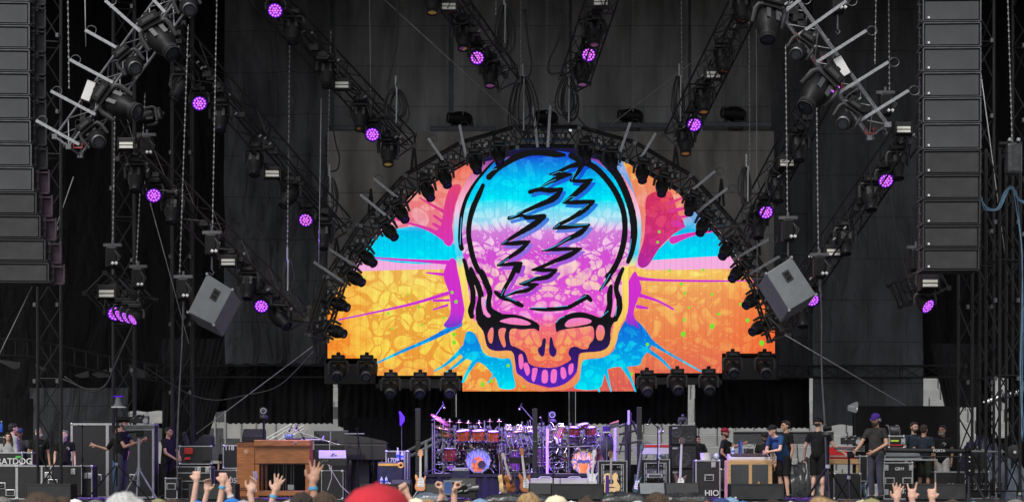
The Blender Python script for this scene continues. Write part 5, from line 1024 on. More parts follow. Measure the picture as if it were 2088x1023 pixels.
# drum risers
for x0, x1, lb in [(868, 1084, 'left'), (1086, 1222, 'right')]:
    D = 44.4; r = gear('drum_riser', f'dark cloth skirted drum riser under the {lb} drum kit', 'riser', X((x0+x1)/2, D), D, 0, 'drum risers'); w = (X(x1, D)-X(x0, D))/2
    on(r, 'platform', 'case_dark', lambda m: m.box(-w, w, 0, 3, .53, .6)); m = MB(); n = int(w*2/.05); vs = [(-w+2*w*i/n, .02+.015*math.sin(i*1.7)+.01*math.sin(i*.6), z) for z in (.0, .53) for i in range(n+1)]; m.add(vs, [(i, i+1, n+2+i, n+1+i) for i in range(n)]); m.build('skirt', 'navy_skirt', r, smooth=True)
RZ = .6
def drum(px, py, D, r_, h, label, tilt=0, yaw=0, mt='drum_red', name='tom_drum', skin='drum_skin', up=True):
    """centre at (px,py); axis vertical then tilted"""
    r = gear(name, label, 'drum', X(px, D), D, Z(py, D), 'drums of the two kits'); r.rotation_euler = (R(tilt), R(yaw), 0)
    sh = on(r, 'shell', mt, lambda m: m.lathe([(r_, -h/2), (r_, h/2)], None, 24), smooth='auto')
    on(r, 'hoop', 'chrome', lambda m: [m.lathe([(r_+.002, z-.012), (r_+.012, z-.012), (r_+.012, z+.012), (r_+.002, z+.012)], None, 24) for z in (-h/2, h/2)], smooth='auto')
    on(r, 'drum_head', skin, lambda m: (m.cyl((0, 0, h/2-.004), (0, 0, h/2+.006), r_, 24), m.cyl((0, 0, -h/2-.006), (0, 0, -h/2+.004), r_, 24)))
    on(r, 'lug', 'chrome', lambda m: [m.cyl((math.cos(a)*(r_+.012), math.sin(a)*(r_+.012), -h*.45), (math.cos(a)*(r_+.012), math.sin(a)*(r_+.012), h*.45), .007, 5) for a in [i*math.pi/4+.2 for i in range(8)]]+[m.ell((math.cos(a)*(r_+.01), math.sin(a)*(r_+.01), 0), (.014, .014, .03), 6) for a in [i*math.pi/4+.2 for i in range(8)]])
    return r
def cymbal(px, py, D, r_, label, tilt=8, yaw=0, mt='brass', drop=40, rod=True):
    r = gear('cymbal', label, 'cymbal', X(px, D), D, Z(py, D), 'cymbals over the left drum kit'); ro = Euler((R(tilt), R(yaw), 0)).to_matrix().to_4x4()
    on(r, 'plate', mt, lambda m: m.lathe([(.001, .03), (r_*.16, .024), (r_*.2, .01), (r_, -.012), (r_*.2, .004), (.001, .02)], ro, 28), smooth=True)
    on(r, 'wing_nut', 'chrome', lambda m: (m.cyl((0, 0, .02), (0, 0, .06), .012, 6), m.ell((0, 0, .05), (.025, .008, .015), 6)))
    on(r, 'stand_rod', 'chrome', lambda m: m.cyl((0, 0, 0), (0, .02, -drop*D/F), .009, 6)); return r
def bass_drum(px, py, D, r_, label, art):
    r = gear('bass_drum', label, 'drum', X(px, D), D, Z(py, D), 'drums of the two kits'); T = Matrix.Rotation(R(90), 4, 'X')
    on(r, 'shell', 'drum_dark', lambda m: m.lathe([(r_, -.4), (r_, 0)], T, 36), smooth='auto')
    on(r, 'hoop', 'black_gloss', lambda m: m.lathe([(r_-.012, .0), (r_+.016, .0), (r_+.016, .03), (r_-.012, .03)], T, 36), smooth='auto')
    on(r, 'front_head', art, lambda m: m.lathe([(.001, .008), (r_-.01, .008)], T, 36))
    on(r, 'claw', 'chrome', lambda m: [m.box(math.cos(a)*r_-.015, math.cos(a)*r_+.015, -.04, .05, math.sin(a)*r_-.015, math.sin(a)*r_+.015) for a in [i*math.pi/5 for i in range(10)]])
    on(r, 'spur', 'chrome', lambda m: [m.cyl((s*r_*.8, .1, -r_*.2), (s*r_*1.25, -.15, -r_), .012, 6) for s in (-1, 1)]); return r
def headmat(name, pal, kind):
    m = bpy.data.materials.new(name); m.use_nodes = True; N = m.node_tree.nodes; L = m.node_tree.links; b = N['Principled BSDF']; b.inputs['Roughness'].default_value = .4
    tc = N.new('ShaderNodeTexCoord'); sp = N.new('ShaderNodeSeparateXYZ'); L.new(tc.outputs['Object'], sp.inputs[0])
    ab = N.new('ShaderNodeMath'); ab.operation = 'ABSOLUTE'; L.new(sp.outputs[0], ab.inputs[0]); cb = N.new('ShaderNodeCombineXYZ'); L.new(ab.outputs[0], cb.inputs[0]); L.new(sp.outputs[2], cb.inputs[2])
    mp = N.new('ShaderNodeMapping'); L.new(cb.outputs[0], mp.inputs[0]); mp.inputs['Scale'].default_value = (9, 1, 3) if kind == 0 else (5, 1, 2.6)
    nz = N.new('ShaderNodeTexNoise'); nz.inputs['Scale'].default_value = 1.6; nz.inputs['Detail'].default_value = 2; nz.inputs['Distortion'].default_value = 1.2; L.new(mp.outputs[0], nz.inputs['Vector'])
    r = N.new('ShaderNodeValToRGB'); e = r.color_ramp.elements; r.color_ramp.interpolation = 'CONSTANT' if kind else 'LINEAR'
    while len(e) < len(pal): e.new(.5)
    for i, c in enumerate(pal): e[i].position = .28+.44*i/len(pal); e[i].color = (*c, 1)
    L.new(nz.outputs[0], r.inputs[0]); L.new(r.outputs[0], b.inputs['Base Color']); MATS[name] = m
headmat('head_art_a', [(.05, .08, .4), (.25, .2, .6), (.1, .3, .6), (.5, .4, .7), (.12, .12, .5)], 0)
headmat('head_art_b', [(.85, .6, .2), (.12, .14, .3), (.9, .7, .35), (.8, .3, .05), (.1, .16, .3), (.85, .6, .3)], 1)
b1 = bass_drum(975, 938, 44.8, .31, 'bass drum of the left kit with a blue and orange painted face', 'head_art_a')
on(b1, 'painted_figure', 'art_orange', lambda m: m.prism([(-.16, -.02), (-.1, .05), (0, .11), (.1, .05), (.15, -.04), (.14, -.18), (.08, -.27), (-.1, -.27), (-.17, -.15)], -.016, -.009))
on(b1, 'painted_eye', 'cable_blue', lambda m: m.cyl((-.09, -.022, -.02), (-.09, -.016, -.02), .04, 14)); on(b1, 'port_hole', 'ink', lambda m: m.cyl((.09, -.026, -.1), (.09, -.016, -.1), .085, 22)); on(b1, 'port_ring', 'dark_metal', lambda m: m.lathe([(.085, 0), (.1, 0), (.1, .014), (.085, .014)], Matrix.Translation((.09, -.016, -.1)) @ Matrix.Rotation(R(90), 4, 'X'), 22))
b2 = bass_drum(1190, 940, 44.8, .305, 'bass drum of the right kit with an orange and slate painted face', 'head_art_b')
on(b2, 'painted_band', 'art_slate', lambda m: m.prism([(-.17, .02), (-.1, .05), (0, .03), (.1, .05), (.17, .02), (.15, -.04), (.06, -.02), (0, -.05), (-.06, -.02), (-.15, -.04)], -.016, -.009)); on(b2, 'painted_tongue', 'art_red', lambda m: m.prism([(-.1, -.07), (.1, -.07), (.08, -.25), (0, -.29), (-.08, -.25)], -.016, -.009))
for x, y, t, w_, m_, lb in [(945,887,-8,.155,'drum_amber','first amber tom from the left on the left kit rack'),(976,887,-4,.15,'drum_amber','second amber tom on the left kit rack'),(1006,889,0,.13,'drum_amber','third and smallest amber tom on the left kit rack'),
        (942,906,0,.15,'drum_dark','dark lower tom beneath the first amber tom'),(975,906,0,.15,'drum_dark','dark lower tom beneath the second amber tom'),(1006,905,0,.13,'drum_dark','dark lower tom beneath the third amber tom')]:
    drum(x, y, 45 if y < 900 else 45.3, w_, .24 if y < 900 else .2, lb, tilt=12, yaw=t, mt=m_)
drum(918, 926, 45, .16, .3, 'red floor tom standing left of the left bass drum', tilt=6, mt='drum_red', name='floor_tom'); drum(936, 930, 45.8, .2, .42, 'dark floor tom tucked beside the left bass drum', mt='drum_dark', name='floor_tom')
drum(920, 952, 44.9, .09, .14, 'small purple drum low on the left riser', mt='drum_purple', name='hand_drum')
for x, y, t, lb, h_, m_ in [(1141,884,22,'leaning red tom of the right kit with white scarf',.34,'drum_red'),(1128,890,18,'leaning pale tom left of the white scarf',.34,'drum_dark'),(1172,878,4,'upper left red tom above the right bass drum',.18,'drum_red'),(1204,878,-3,'upper right red tom above the right bass drum',.18,'drum_red'),(1172,895,0,'clear lower tom above the right bass drum, left',.16,'drum_clear'),(1204,894,0,'clear lower tom above the right bass drum, right',.15,'drum_clear'),(1190,869,-10,'white topped drum behind the two red toms',.12,'drum_dark')]:
    drum(x, y, 45 if y < 890 else 45.25, .13 if h_ < .3 else .1, h_, lb, tilt=-14 if h_ > .3 else 12, yaw=t, mt=m_)
for x, y, r_, lb in [(1036,873,.085,'left white topped hand drum right of the left kit'),(1058,873,.09,'middle white topped hand drum beside the central column'),(1080,877,.09,'right white topped hand drum by the central column'),(1142,870,.08,'white topped drum above the leaning tom')]:
    drum(x, y, 45.2, r_, .12, lb, tilt=-20, mt='drum_dark', name='bongo_drum')
for x, y, r_, h_, lb, m_ in [(1050,938,.16,.5,'tall drum under the music stand','drum_purple'),(1105,930,.17,.46,'purple floor drum right of the central column','drum_purple'),(1153,930,.09,.22,'small wooden barrel drum left of the right bass drum','wood_organ'),(1226,926,.11,.3,'brown drum at the right end of the right kit','wood_organ'),(1045,912,.13,.24,'dark snare drum in the percussion cluster','drum_dark'),(1112,905,.12,.2,'dark snare drum right of the central column','drum_dark')]:
    drum(x, y, 45.4, r_, h_, lb, mt=m_, name='floor_drum')
for x, y, r_, t, yw, mt_, lb in [(917,858,.09,6,3,'brass','first small cymbal from the left'),(936,860,.11,4,-2,'brass','second small cymbal from the left'),(955,861,.105,4,2,'brass','third small cymbal from the left'),(977,861,.11,4,0,'brass','fourth small cymbal from the left'),(999,858,.09,4,2,'brass','fifth small cymbal from the left'),(1018,858,.09,4,-2,'brass','sixth small cymbal from the left'),(898,855,.27,12,33,'cym_pink','steeply tilted pink cymbal at the left end of the left kit'),(903,871,.25,12,14,'brass','large dull cymbal under the steep pink one'),(912,884,.2,20,16,'wood_organ','orange wooden cymbal above the red floor tom'),(1054,878,.2,10,-9,'brass','dull cymbal right of the left kit'),(1040,888,.16,10,5,'brass','low cymbal in the percussion cluster'),(962,910,.1,4,6,'brass','small low cymbal between the lower toms')]:
    cymbal(x, y, 45.1, r_, lb, t, yw, mt_, drop=24 if y < 865 else 34)
# racks and clamps
def rack(label, pipes, x0, x1, y0, y1, n, D, seed, group='chrome drum racks'):
    r = gear('drum_rack', label, 'rack', X((x0+x1)/2, D), D, RZ, group); m = MB()
    for (a, b, c, d, rr) in pipes: m.cyl(W(a, b, D), W(c, d, D), rr, 10)
    m.build('pipe', 'chrome_lilac', r, world=True, smooth='auto'); rnd = random.Random(seed)
    m = MB(); k = MB(); dk = MB()
    for i in range(n):
        x, y = rnd.uniform(x0, x1), rnd.uniform(y0, y1); p = W(x, y, D+rnd.uniform(-.1, .6)); a = rnd.uniform(0, 6.28); L = rnd.uniform(.04, .22)
        q = p+Vector((math.cos(a)*L*.6, rnd.uniform(-.05, .05), math.sin(a)*L)); q.z = max(q.z, RZ+.02); p.z = max(p.z, RZ+.02)
        (m if i % 3 else dk).cyl(p, q, rnd.uniform(.006, .014), 6)
        if i % 2: k.ell(p, rnd.uniform(.015, .035), 6); k.box(q.x-.02, q.x+.02, q.y-.03, q.y+.02, q.z-.025, q.z+.025)
        if i % 5 == 0: dk.box(p.x-.05, p.x+.05, p.y, p.y+.06, p.z-.04, p.z+.04)
    m.build('rods', 'chrome_lilac', r, world=True)['kind'] = 'stuff'; k.build('clamps', 'chrome_lilac', r, world=True)['kind'] = 'stuff'; dk.build('fittings', 'dark_metal', r, world=True)['kind'] = 'stuff'
    return r
rk = rack('chrome drum rack of the left kit', [(925,897,1028,897,.022),(928,872,928,965,.024),(1023,870,1023,965,.024),(886,873,886,965,.02),(892,917,925,917,.018),(888,946,940,946,.012),(885,964,925,964,.014),(903,868,903,940,.016),(882,862,882,968,.02),(999,858,999,872,.01),(988,857,988,875,.02)], 888, 1022, 868, 955, 230, 45.1, 3)
on(rk, 'round_plate', 'white', lambda m: m.cyl((X(962, 45)-rk.location.x, -.06, Z(897, 45)-RZ), (X(962, 45)-rk.location.x, -.03, Z(897, 45)-RZ), .045, 18))
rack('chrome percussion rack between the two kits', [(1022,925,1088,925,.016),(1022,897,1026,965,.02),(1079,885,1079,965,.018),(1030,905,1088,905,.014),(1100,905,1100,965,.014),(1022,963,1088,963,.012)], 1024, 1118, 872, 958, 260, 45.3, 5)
rack('chrome drum rack of the right kit', [(1098,912,1232,908,.02),(1160,905,1160,965,.018),(1228,905,1228,965,.018),(1095,942,1150,942,.012),(1118,965,1240,965,.014),(1108,953,1150,953,.01)], 1100, 1235, 868, 955, 240, 45.1, 8)
on(gear('chime_tubes', 'row of slanted bright chime tubes in the percussion cluster', 'chimes', X(1045, 45), 44.95, Z(900, 45)), 'tube', 'chrome_lilac', lambda m: [m.cyl((-.2+i*.12, 0, .26-.02*i), (-.1+i*.12, 0, -.12), .02, 8) for i in range(6)])
r = gear('white_scarf', 'white patterned scarf tied on the leaning red tom', 'scarf', X(1139, 44.6), 44.6, Z(899, 44.6)); on(r, 'cloth', 'drum_skin', lambda m: m.prism([(-.07, .04), (.06, .07), (.05, -.03), (-.0, -.1), (-.06, -.04)], 0, .05), bevel=.01)
for x, y0, y1, lb, rr in [(1116,873,965,'lilac vertical pipe left of the white scarf',.035),(1254,872,960,'lilac vertical pipe right of the right kit',.035)]:
    r = gear('lit_pipe', lb, 'pipe', X(x, 44.7), 44.7, 0, 'lilac pipes'); on(r, 'pipe', 'amp_lilac', lambda m: m.cyl((0, 0, Z(y1, 44.7)), (0, 0, Z(y0, 44.7)), rr, 10), smooth='auto'); on(r, 'foot', 'dark_metal', lambda m: m.cyl((0, 0, 0), (0, 0, Z(y1, 44.7)), .02, 8))
for x0, x1, lb in [(1019, 1031, 'tall clear acrylic shield at the right end of the left riser')]:
    r = gear('acrylic_shield', lb, 'shield', X(1025, 43.9), 43.9); on(r, 'frame', 'chrome_lilac', lambda m: [m.cyl((s*.075, 0, 0), (s*.075, 0, Z(905, 43.9)), .012, 6) for s in (-1, 1)]+[m.cyl((-.075, 0, z), (.075, 0, z), .01, 6) for z in (.05, .7, Z(905, 43.9))]); on(r, 'foot', 'steel', lambda m: [m.cyl((0, 0, .2), (s*.2, -.1, 0), .02, 6) for s in (-1, 1)])
micstand(886, 850, 44.4, 'overhead boom microphone above the left kit', (904, 824), 'chrome_lilac', px0=886, z0=RZ)
micstand(1089, 858, 45, 'overhead boom microphone beside the central column', (1062, 827), 'chrome_lilac', px0=1091, z0=RZ)
micstand(1105, 856, 45, 'small round microphone right of the central column', None, 'black', z0=RZ)
micstand(1128, 925, 41.5, 'black microphone stand before the white scarf drum', (1140, 900), 'black')
micstand(730, 890, 42.5, 'black microphone stand in front of the piano', (742, 965), 'black', mic=False)
micstand(819, 868, 45, 'slim stand with a purple hood right of the piano', None, 'dark_metal', mic=False)
r = gear('purple_hood', 'pointed purple cloth hood on a stand above the 170 case', 'hood', X(819, 44.9), 44.9, Z(868, 44.9)); on(r, 'cloth', 'violet_cloth', lambda m: m.prism([(-.07, .35), (-.03, .36), (.06, .24), (.07, .12), (-.02, 0), (-.04, .0), (-.05, .25)], -.05, .05), bevel=.01)
micstand(1341, 870, 42.5, 'microphone stand with two small microphones beside the bass cabinets', (1324, 858), 'black')
micstand(1345, 880, 42.7, 'second microphone stand beside the bass cabinets with a purple grip', (1350, 872), 'amp_lilac', px0=1340)
# little robot lights on poles
def robo(px, py, D, lb, mt='monitor_grey', z0=0):
    r = gear('robotic_camera', lb, 'camera', X(px, D), D, z0, 'small robotic cameras on poles'); z = Z(py, D)-z0
    on(r, 'pole', 'black', lambda m: m.cyl((0, 0, 0), (0, 0, z-.2), .03, 10)); on(r, 'base', 'monitor_grey', lambda m: (m.lathe([(.1, z-.2), (.11, z-.16), (.07, z-.1)], None, 16), m.box(-.1, -.05, -.04, .04, z-.14, z+.07)), smooth='auto')
    on(r, 'head', mt, lambda m: m.lathe([(.02, -.1), (.08, -.08), (.085, .05), (.07, .07)], Matrix.Translation((0, 0, z)) @ Matrix.Rotation(R(90), 4, 'X'), 18), smooth='auto'); on(r, 'lens_ring', 'steel', lambda m: m.lathe([(.07, .07), (.078, .07), (.078, .085), (.055, .085)], Matrix.Translation((0, 0, z)) @ Matrix.Rotation(R(90), 4, 'X'), 18))
    on(r, 'lens', 'lens_glass', lambda m: m.lathe([(.001, .078), (.055, .076)], Matrix.Translation((0, 0, z)) @ Matrix.Rotation(R(90), 4, 'X'), 18)); return r
robo(538, 837, 45, 'small robotic camera on a pole above the organ'); robo(1126, 845, 46, 'small robotic camera between the drum kits')
# guitars
def guitar(px, py, D, label, L=1.0, lean=0, body='guitar_top', neck='wood_dark', kind='acoustic', bw=.2, bh=.46, pick=None, name='guitar', face='steel', nl=None, turn=0):
    """bottom of the body at (px,py)"""
    r = empty(name, W(px, py, D), label, 'guitar', 'guitars on stands'); r.rotation_euler = (R(-8), R(lean), R(turn))
    if kind == 'acoustic': out = [(0,0),(.13,.01),(.19,.08),(.2,.16),(.15,.25),(.13,.3),(.155,.37),(.14,.44),(.08,.47),(.04,.42),(0,.44),(-.06,.46),(-.14,.44),(-.16,.37),(-.135,.3),(-.15,.24),(-.2,.16),(-.19,.08),(-.13,.01)]
    else: out = [(0,0),(.11,.02),(.16,.09),(.15,.18),(.115,.25),(.14,.33),(.165,.42),(.12,.4),(.06,.34),(0,.32),(-.05,.36),(-.13,.47),(-.16,.4),(-.12,.26),(-.15,.17),(-.16,.09),(-.11,.02)]
    k = bw/.2 if kind == 'acoustic' else bw/.16; o = [(x*k, z*bh/.46) for x, z in out]; dp = .1 if kind == 'acoustic' else .045
    on(r, 'body', body, lambda m: m.prism([p[:2] for p in smooth_pts(o, 3, True)], 0, dp), bevel=.008)
    nl = nl or .5; zb = bh*.78
    on(r, 'neck', neck, lambda m: m.add([(-.026, -.012, zb*.85), (.026, -.012, zb*.85), (.021, -.012, zb+nl), (-.021, -.012, zb+nl), (-.026, .02, zb*.85), (.026, .02, zb*.85), (.021, .015, zb+nl), (-.021, .015, zb+nl)], [(0, 1, 2, 3), (7, 6, 5, 4), (0, 4, 5, 1), (1, 5, 6, 2), (2, 6, 7, 3), (3, 7, 4, 0)]))
    on(r, 'fret', 'chrome', lambda m: [m.box(-.024, .024, -.016, -.012, zb+nl*t, zb+nl*t+.004) for t in (.1, .2, .3, .4, .5, .6, .7, .8, .9)])
    hs_ = on(r, 'headstock', neck if kind != 'electric' else body, lambda m: m.prism([(-.022, zb+nl), (.022, zb+nl), (.04, zb+nl+.05), (.035, zb+nl+.17), (-.035, zb+nl+.17), (-.04, zb+nl+.05)], -.01, .012)); on(hs_, 'tuning_peg', 'chrome', lambda m: [m.ell((s*.052, 0, zb+nl+.05+.035*i), (.014, .01, .01), 6) for s in (-1, 1) for i in range(3)])
    if kind == 'acoustic':
        on(r, 'sound_hole', 'ink', lambda m: m.cyl((0, -.004, bh*.58), (0, .0, bh*.58), .05, 20)); on(r, 'rosette', 'wood_dark', lambda m: m.lathe([(.05, 0), (.06, 0), (.06, .005), (.05, .005)], Matrix.Translation((0, 0, bh*.58)) @ Matrix.Rotation(R(90), 4, 'X'), 20)); on(r, 'bridge', 'wood_dark', lambda m: m.box(-.08, .08, -.012, 0, bh*.27, bh*.31))
    else:
        on(r, 'pickguard', pick or 'white', lambda m: m.prism([(-.09*k, .1), (.1*k, .08), (.1*k, .24), (.05, .3), (-.04, .28)], -.006, 0)); on(r, 'pickup', 'chrome', lambda m: [m.box(-.04, .04, -.014, -.006, z, z+.018) for z in (.12, .18, .24)])
    on(r, 'string', 'chrome', lambda m: [m.box(x, x+.0015, -.02, -.018, bh*.3, zb+nl) for x in (-.015, -.009, -.003, .003, .009, .015)])
    return r
def gstand(px, D, lb):
    r = gear('guitar_stand', lb, 'stand', X(px, D), D+.12, 0, 'guitar stands'); on(r, 'frame', 'dark_metal', lambda m: (m.cyl((0, .1, .05), (0, .14, .75), .015, 6), [m.cyl((0, .1, .3), (s*.2, -.05, 0), .013, 6) for s in (-1, 1)], m.cyl((0, .1, .3), (0, .35, 0), .013, 6), m.box(-.1, .1, -.08, .1, .1, .13)))
guitar(1246, 1004, 40.5, 'natural blonde acoustic guitar standing by the equipment rack', kind='acoustic', bw=.2, bh=.44, nl=.44); gstand(1246, 40.6, 'stand behind the acoustic guitar')
r = gear('guitar_strap', 'purple strap hanging over the acoustic guitar', 'strap', X(1238, 40.2), 40.2, .1); on(r, 'strap', 'violet_dark', lambda m: m.prism([(-.03, .45), (.04, .45), (.05, .1), (.03, 0), (-.04, .02)], 0, .02))
guitar(857, 1000, 39.8, 'pale electric guitar with orange body edges right of the left column', kind='electric', body='guitar_orange', bw=.12, bh=.36, nl=.46, neck='guitar_pale'); gstand(857, 40, 'stand behind the pale orange guitar')
guitar(1048, 1001, 41, 'brown acoustic guitar leaning on the music stand', kind='acoustic', body='wood_organ', bw=.1, bh=.4, lean=-16, nl=.42, neck='guitar_pale', turn=50); gstand(1050, 41, 'stand behind the two leaning guitars')
guitar(1074, 1002, 40.9, 'sunburst electric guitar with white pickguard beside the music stand', kind='electric', body='wood_organ', bw=.14, bh=.42, lean=-4, nl=.5, neck='guitar_pale', turn=25)
guitar(1032, 1004, 41.2, 'pale acoustic guitar turned sideways by the clear shield', kind='acoustic', body='guitar_top', bw=.08, bh=.42, lean=-6, nl=.4, turn=60)
guitar(1205, 990, 42, 'white electric guitar leaning before the right bass drum', kind='electric', body='drum_skin', bw=.13, bh=.36, lean=6, nl=.4, neck='guitar_pale'); gstand(1205, 42.2, 'stand behind the white electric guitar')
guitar(1296, 1004, 41.2, 'electric bass with green and white body left of the right column', kind='electric', body='guitar_green', bw=.1, bh=.42, lean=4, nl=.62, neck='guitar_neck_blue', name='bass_guitar', turn=-40)
guitar(1386, 1000, 40.8, 'bass guitar with long pale neck before the bass cabinets', kind='electric', body='drum_dark', bw=.14, bh=.4, lean=3, nl=.74, neck='amp_lilac', name='bass_guitar')
# music stand
r = gear('music_stand', 'black music stand in front of the percussion', 'stand', X(1062, 41), 41); on(r, 'desk', 'black', lambda m: m.prismx([(0, Z(944, 41)), (.02, Z(944, 41)), (.16, Z(931, 41)), (.14, Z(931, 41))], -.26, .24)); on(r, 'pole', 'black', lambda m: m.cyl((0, .08, 0), (0, .08, Z(940, 41)), .015, 8)); on(r, 'tripod', 'black', lambda m: [m.cyl((0, .08, .25), (.25*math.cos(a), .08+.25*math.sin(a), 0), .012, 6) for a in (.5, 2.6, 4.7)])
# small amps
D = 43.4; r = gear('small_amplifier', 'small amplifier head with silver panel on the left riser edge', 'amplifier', X(939, D), D, Z(975, D)); w = .21
on(r, 'cabinet', 'tarp_navy', lambda m: m.box(-w, w, 0, .3, 0, .27), bevel=.015); on(r, 'panel', 'drum_skin', lambda m: m.box(-w+.02, w-.02, -.012, 0, .19, .25)); on(r, 'knob', 'ink', lambda m: [m.cyl((-w+.05+i*.035, -.025, .22), (-w+.05+i*.035, -.012, .22), .01, 8) for i in range(9)]); on(r, 'logo_plate', 'dark_metal', lambda m: m.box(.1, .18, -.016, -.01, .205, .23))
r = gear('amp_rack', 'dark box carrying the small amplifier head', 'box', X(939, D), D+.05); on(r, 'box', 'case_dark', lambda m: m.box(-.24, .24, 0, .35, 0, Z(975, D)), bevel=.01)
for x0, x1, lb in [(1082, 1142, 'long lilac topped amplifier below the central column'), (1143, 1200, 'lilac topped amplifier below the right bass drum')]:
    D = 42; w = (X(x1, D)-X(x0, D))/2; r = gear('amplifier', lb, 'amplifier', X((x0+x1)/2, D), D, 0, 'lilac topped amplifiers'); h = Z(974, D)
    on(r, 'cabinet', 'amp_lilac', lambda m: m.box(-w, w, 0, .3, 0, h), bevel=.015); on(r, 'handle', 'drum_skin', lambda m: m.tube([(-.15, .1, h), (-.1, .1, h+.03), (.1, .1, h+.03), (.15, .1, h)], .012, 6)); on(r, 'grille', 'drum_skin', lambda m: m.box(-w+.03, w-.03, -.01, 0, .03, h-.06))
# equipment racks
def eqrack(x0, x1, y0, D, lb, rows, seed):
    a, b = X(x0, D), X(x1, D); w = (b-a)/2; h = Z(y0, D); r = gear('equipment_rack', lb, 'rack', (a+b)/2, D, 0, 'open equipment racks'); e = .07
    on(r, 'case', 'case_black', lambda m: (m.box(-w, -w+e, 0, .6, 0, h), m.box(w-e, w, 0, .6, 0, h), m.box(-w+e, w-e, 0, .6, h-e, h), m.box(-w+e, w-e, 0, .6, 0, e), m.box(-w+e, w-e, .5, .6, e, h-e)))
    on(r, 'edging', 'silver_edge', lambda m: [m.box(*q) for s in (0, e*1.2) for q in ((-w+s, -w+s+.018, -.01, .01, s, h-s), (w-s-.018, w-s, -.01, .01, s, h-s), (-w+s+.018, w-s-.018, -.01, .01, h-s-.018, h-s), (-w+s+.018, w-s-.018, -.01, .01, s, s+.018))])
    rnd = random.Random(seed); z = e+.05; hh = (h-2*e-.06)/rows
    for i in range(rows):
        u = on(r, 'rack_unit', ['case_dark', 'dark_metal', 'black', 'case_black'][rnd.randrange(4)], lambda m: m.box(-w+e*1.5, w-e*1.5, .05, .4, z+.006, z+hh-.006))
        on(u, 'knob', 'steel', lambda m: [m.cyl((rnd.uniform(-w+.15, w-.15), .03, z+hh*.5), (rnd.uniform(-w+.15, w-.15)*.0+rnd.uniform(-w+.15, w-.15), .05, z+hh*.5), .012, 6) if False else m.box(q, q+rnd.uniform(.02, .05), .03, .05, z+hh*.35, z+hh*.65) for q in [rnd.uniform(-w+.14, w-.2) for _ in range(5)]])
        on(u, 'rack_handle', 'silver_edge', lambda m: [m.box(s*(w-e*1.5-.03)-.012, s*(w-e*1.5-.03)+.012, .0, .05, z+.015, z+hh-.015) for s in (-1, 1)]); z += hh
    return r
eqrack(1219, 1279, 938, 42.6, 'open rack behind the acoustic guitar', 5, 1); eqrack(1306, 1366, 935, 42.8, 'open rack left of the bass cabinets with a pale label', 5, 2)
r = gear('rack_label', 'pale framed label in the middle of the rack left of the bass cabinets', 'label', X(1336, 42.4), 42.45, Z(970, 42.4)); on(r, 'plate', 'drum_skin', lambda m: m.box(-.17, .17, 0, .3, -.03, .06)); on(r, 'inner', 'dark_metal', lambda m: m.box(-.15, .15, -.01, 0, -.015, .045))
# bass cabinets
def basscab(x0, x1, y0, y1, D, lb, cones):
    a, b = X(x0, D), X(x1, D); w = (b-a)/2; z0, z1 = Z(y1, D), Z(y0, D); z0 = max(z0, 0); h = z1-z0; r = gear('bass_cabinet', lb, 'speaker', (a+b)/2, D, z0, 'stacked bass cabinets')
    on(r, 'cabinet', 'black', lambda m: m.box(-w, w, 0, .5, .004, h-.004), bevel=.015); on(r, 'grille', 'case_dark', lambda m: m.box(-w+.03, w-.03, -.012, .0, .03, h-.03)); on(r, 'badge', 'steel', lambda m: m.box(-w+.05, -w+.17, -.02, -.01, h-.09, h-.05))
    for cx_, cz_, rr in cones:
        T = Matrix.Translation((cx_, -.012, cz_*h)) @ Matrix.Rotation(R(90), 4, 'X'); c = on(r, 'cone', 'monitor_grey', lambda m: m.lathe([(rr, .0), (rr, .012), (rr*.86, .014), (rr*.82, .006), (rr*.4, .002), (rr*.35, .012), (.001, .02)], T, 24), smooth='auto'); on(c, 'cone_ring', 'dark_metal', lambda m: m.lathe([(rr*.98, .01), (rr*1.04, .012), (rr*1.04, .02), (rr*.98, .02)], T, 24))
    return r
basscab(1367, 1421, 866, 907, 43.4, 'upper bass cabinet with two cones under the ape figurine', [(-.17, .6, .11), (.13, .38, .11), (.05, .82, .04)])
basscab(1367, 1421, 907, 956, 43.4, 'lower bass cabinet with one large cone', [(-.02, .38, .17), (.17, .8, .045)]); basscab(1367, 1421, 956, 1020, 43.4, 'plain dark cabinet at the bottom of the bass stack', [])
r = gear('ape_figurine', 'small grey ape figurine on top of the bass cabinets', 'figurine', X(1392, 43.6), 43.6, Z(866, 43.6)+.0)
m = MB(); m.ell((0, 0, .13), (.075, .06, .08), 12); m.ell((0, -.02, .22), (.04, .04, .045), 12); m.ell((0, -.05, .205), (.022, .02, .02), 8); m.tube([(-.06, 0, .18), (-.1, -.01, .1), (-.09, -.02, .02)], [.032, .028, .026], 8); m.tube([(.06, 0, .18), (.1, -.01, .1), (.09, -.02, .02)], [.032, .028, .026], 8); m.tube([(-.04, 0, .08), (-.05, -.02, .02)], .03, 8); m.tube([(.04, 0, .08), (.05, -.02, .02)], .03, 8)
o = m.build('body', 'monitor_grey', r, smooth=True); md = o.modifiers.new('r', 'REMESH'); md.mode = 'VOXEL'; md.voxel_size = .008; md.use_smooth_shade = True
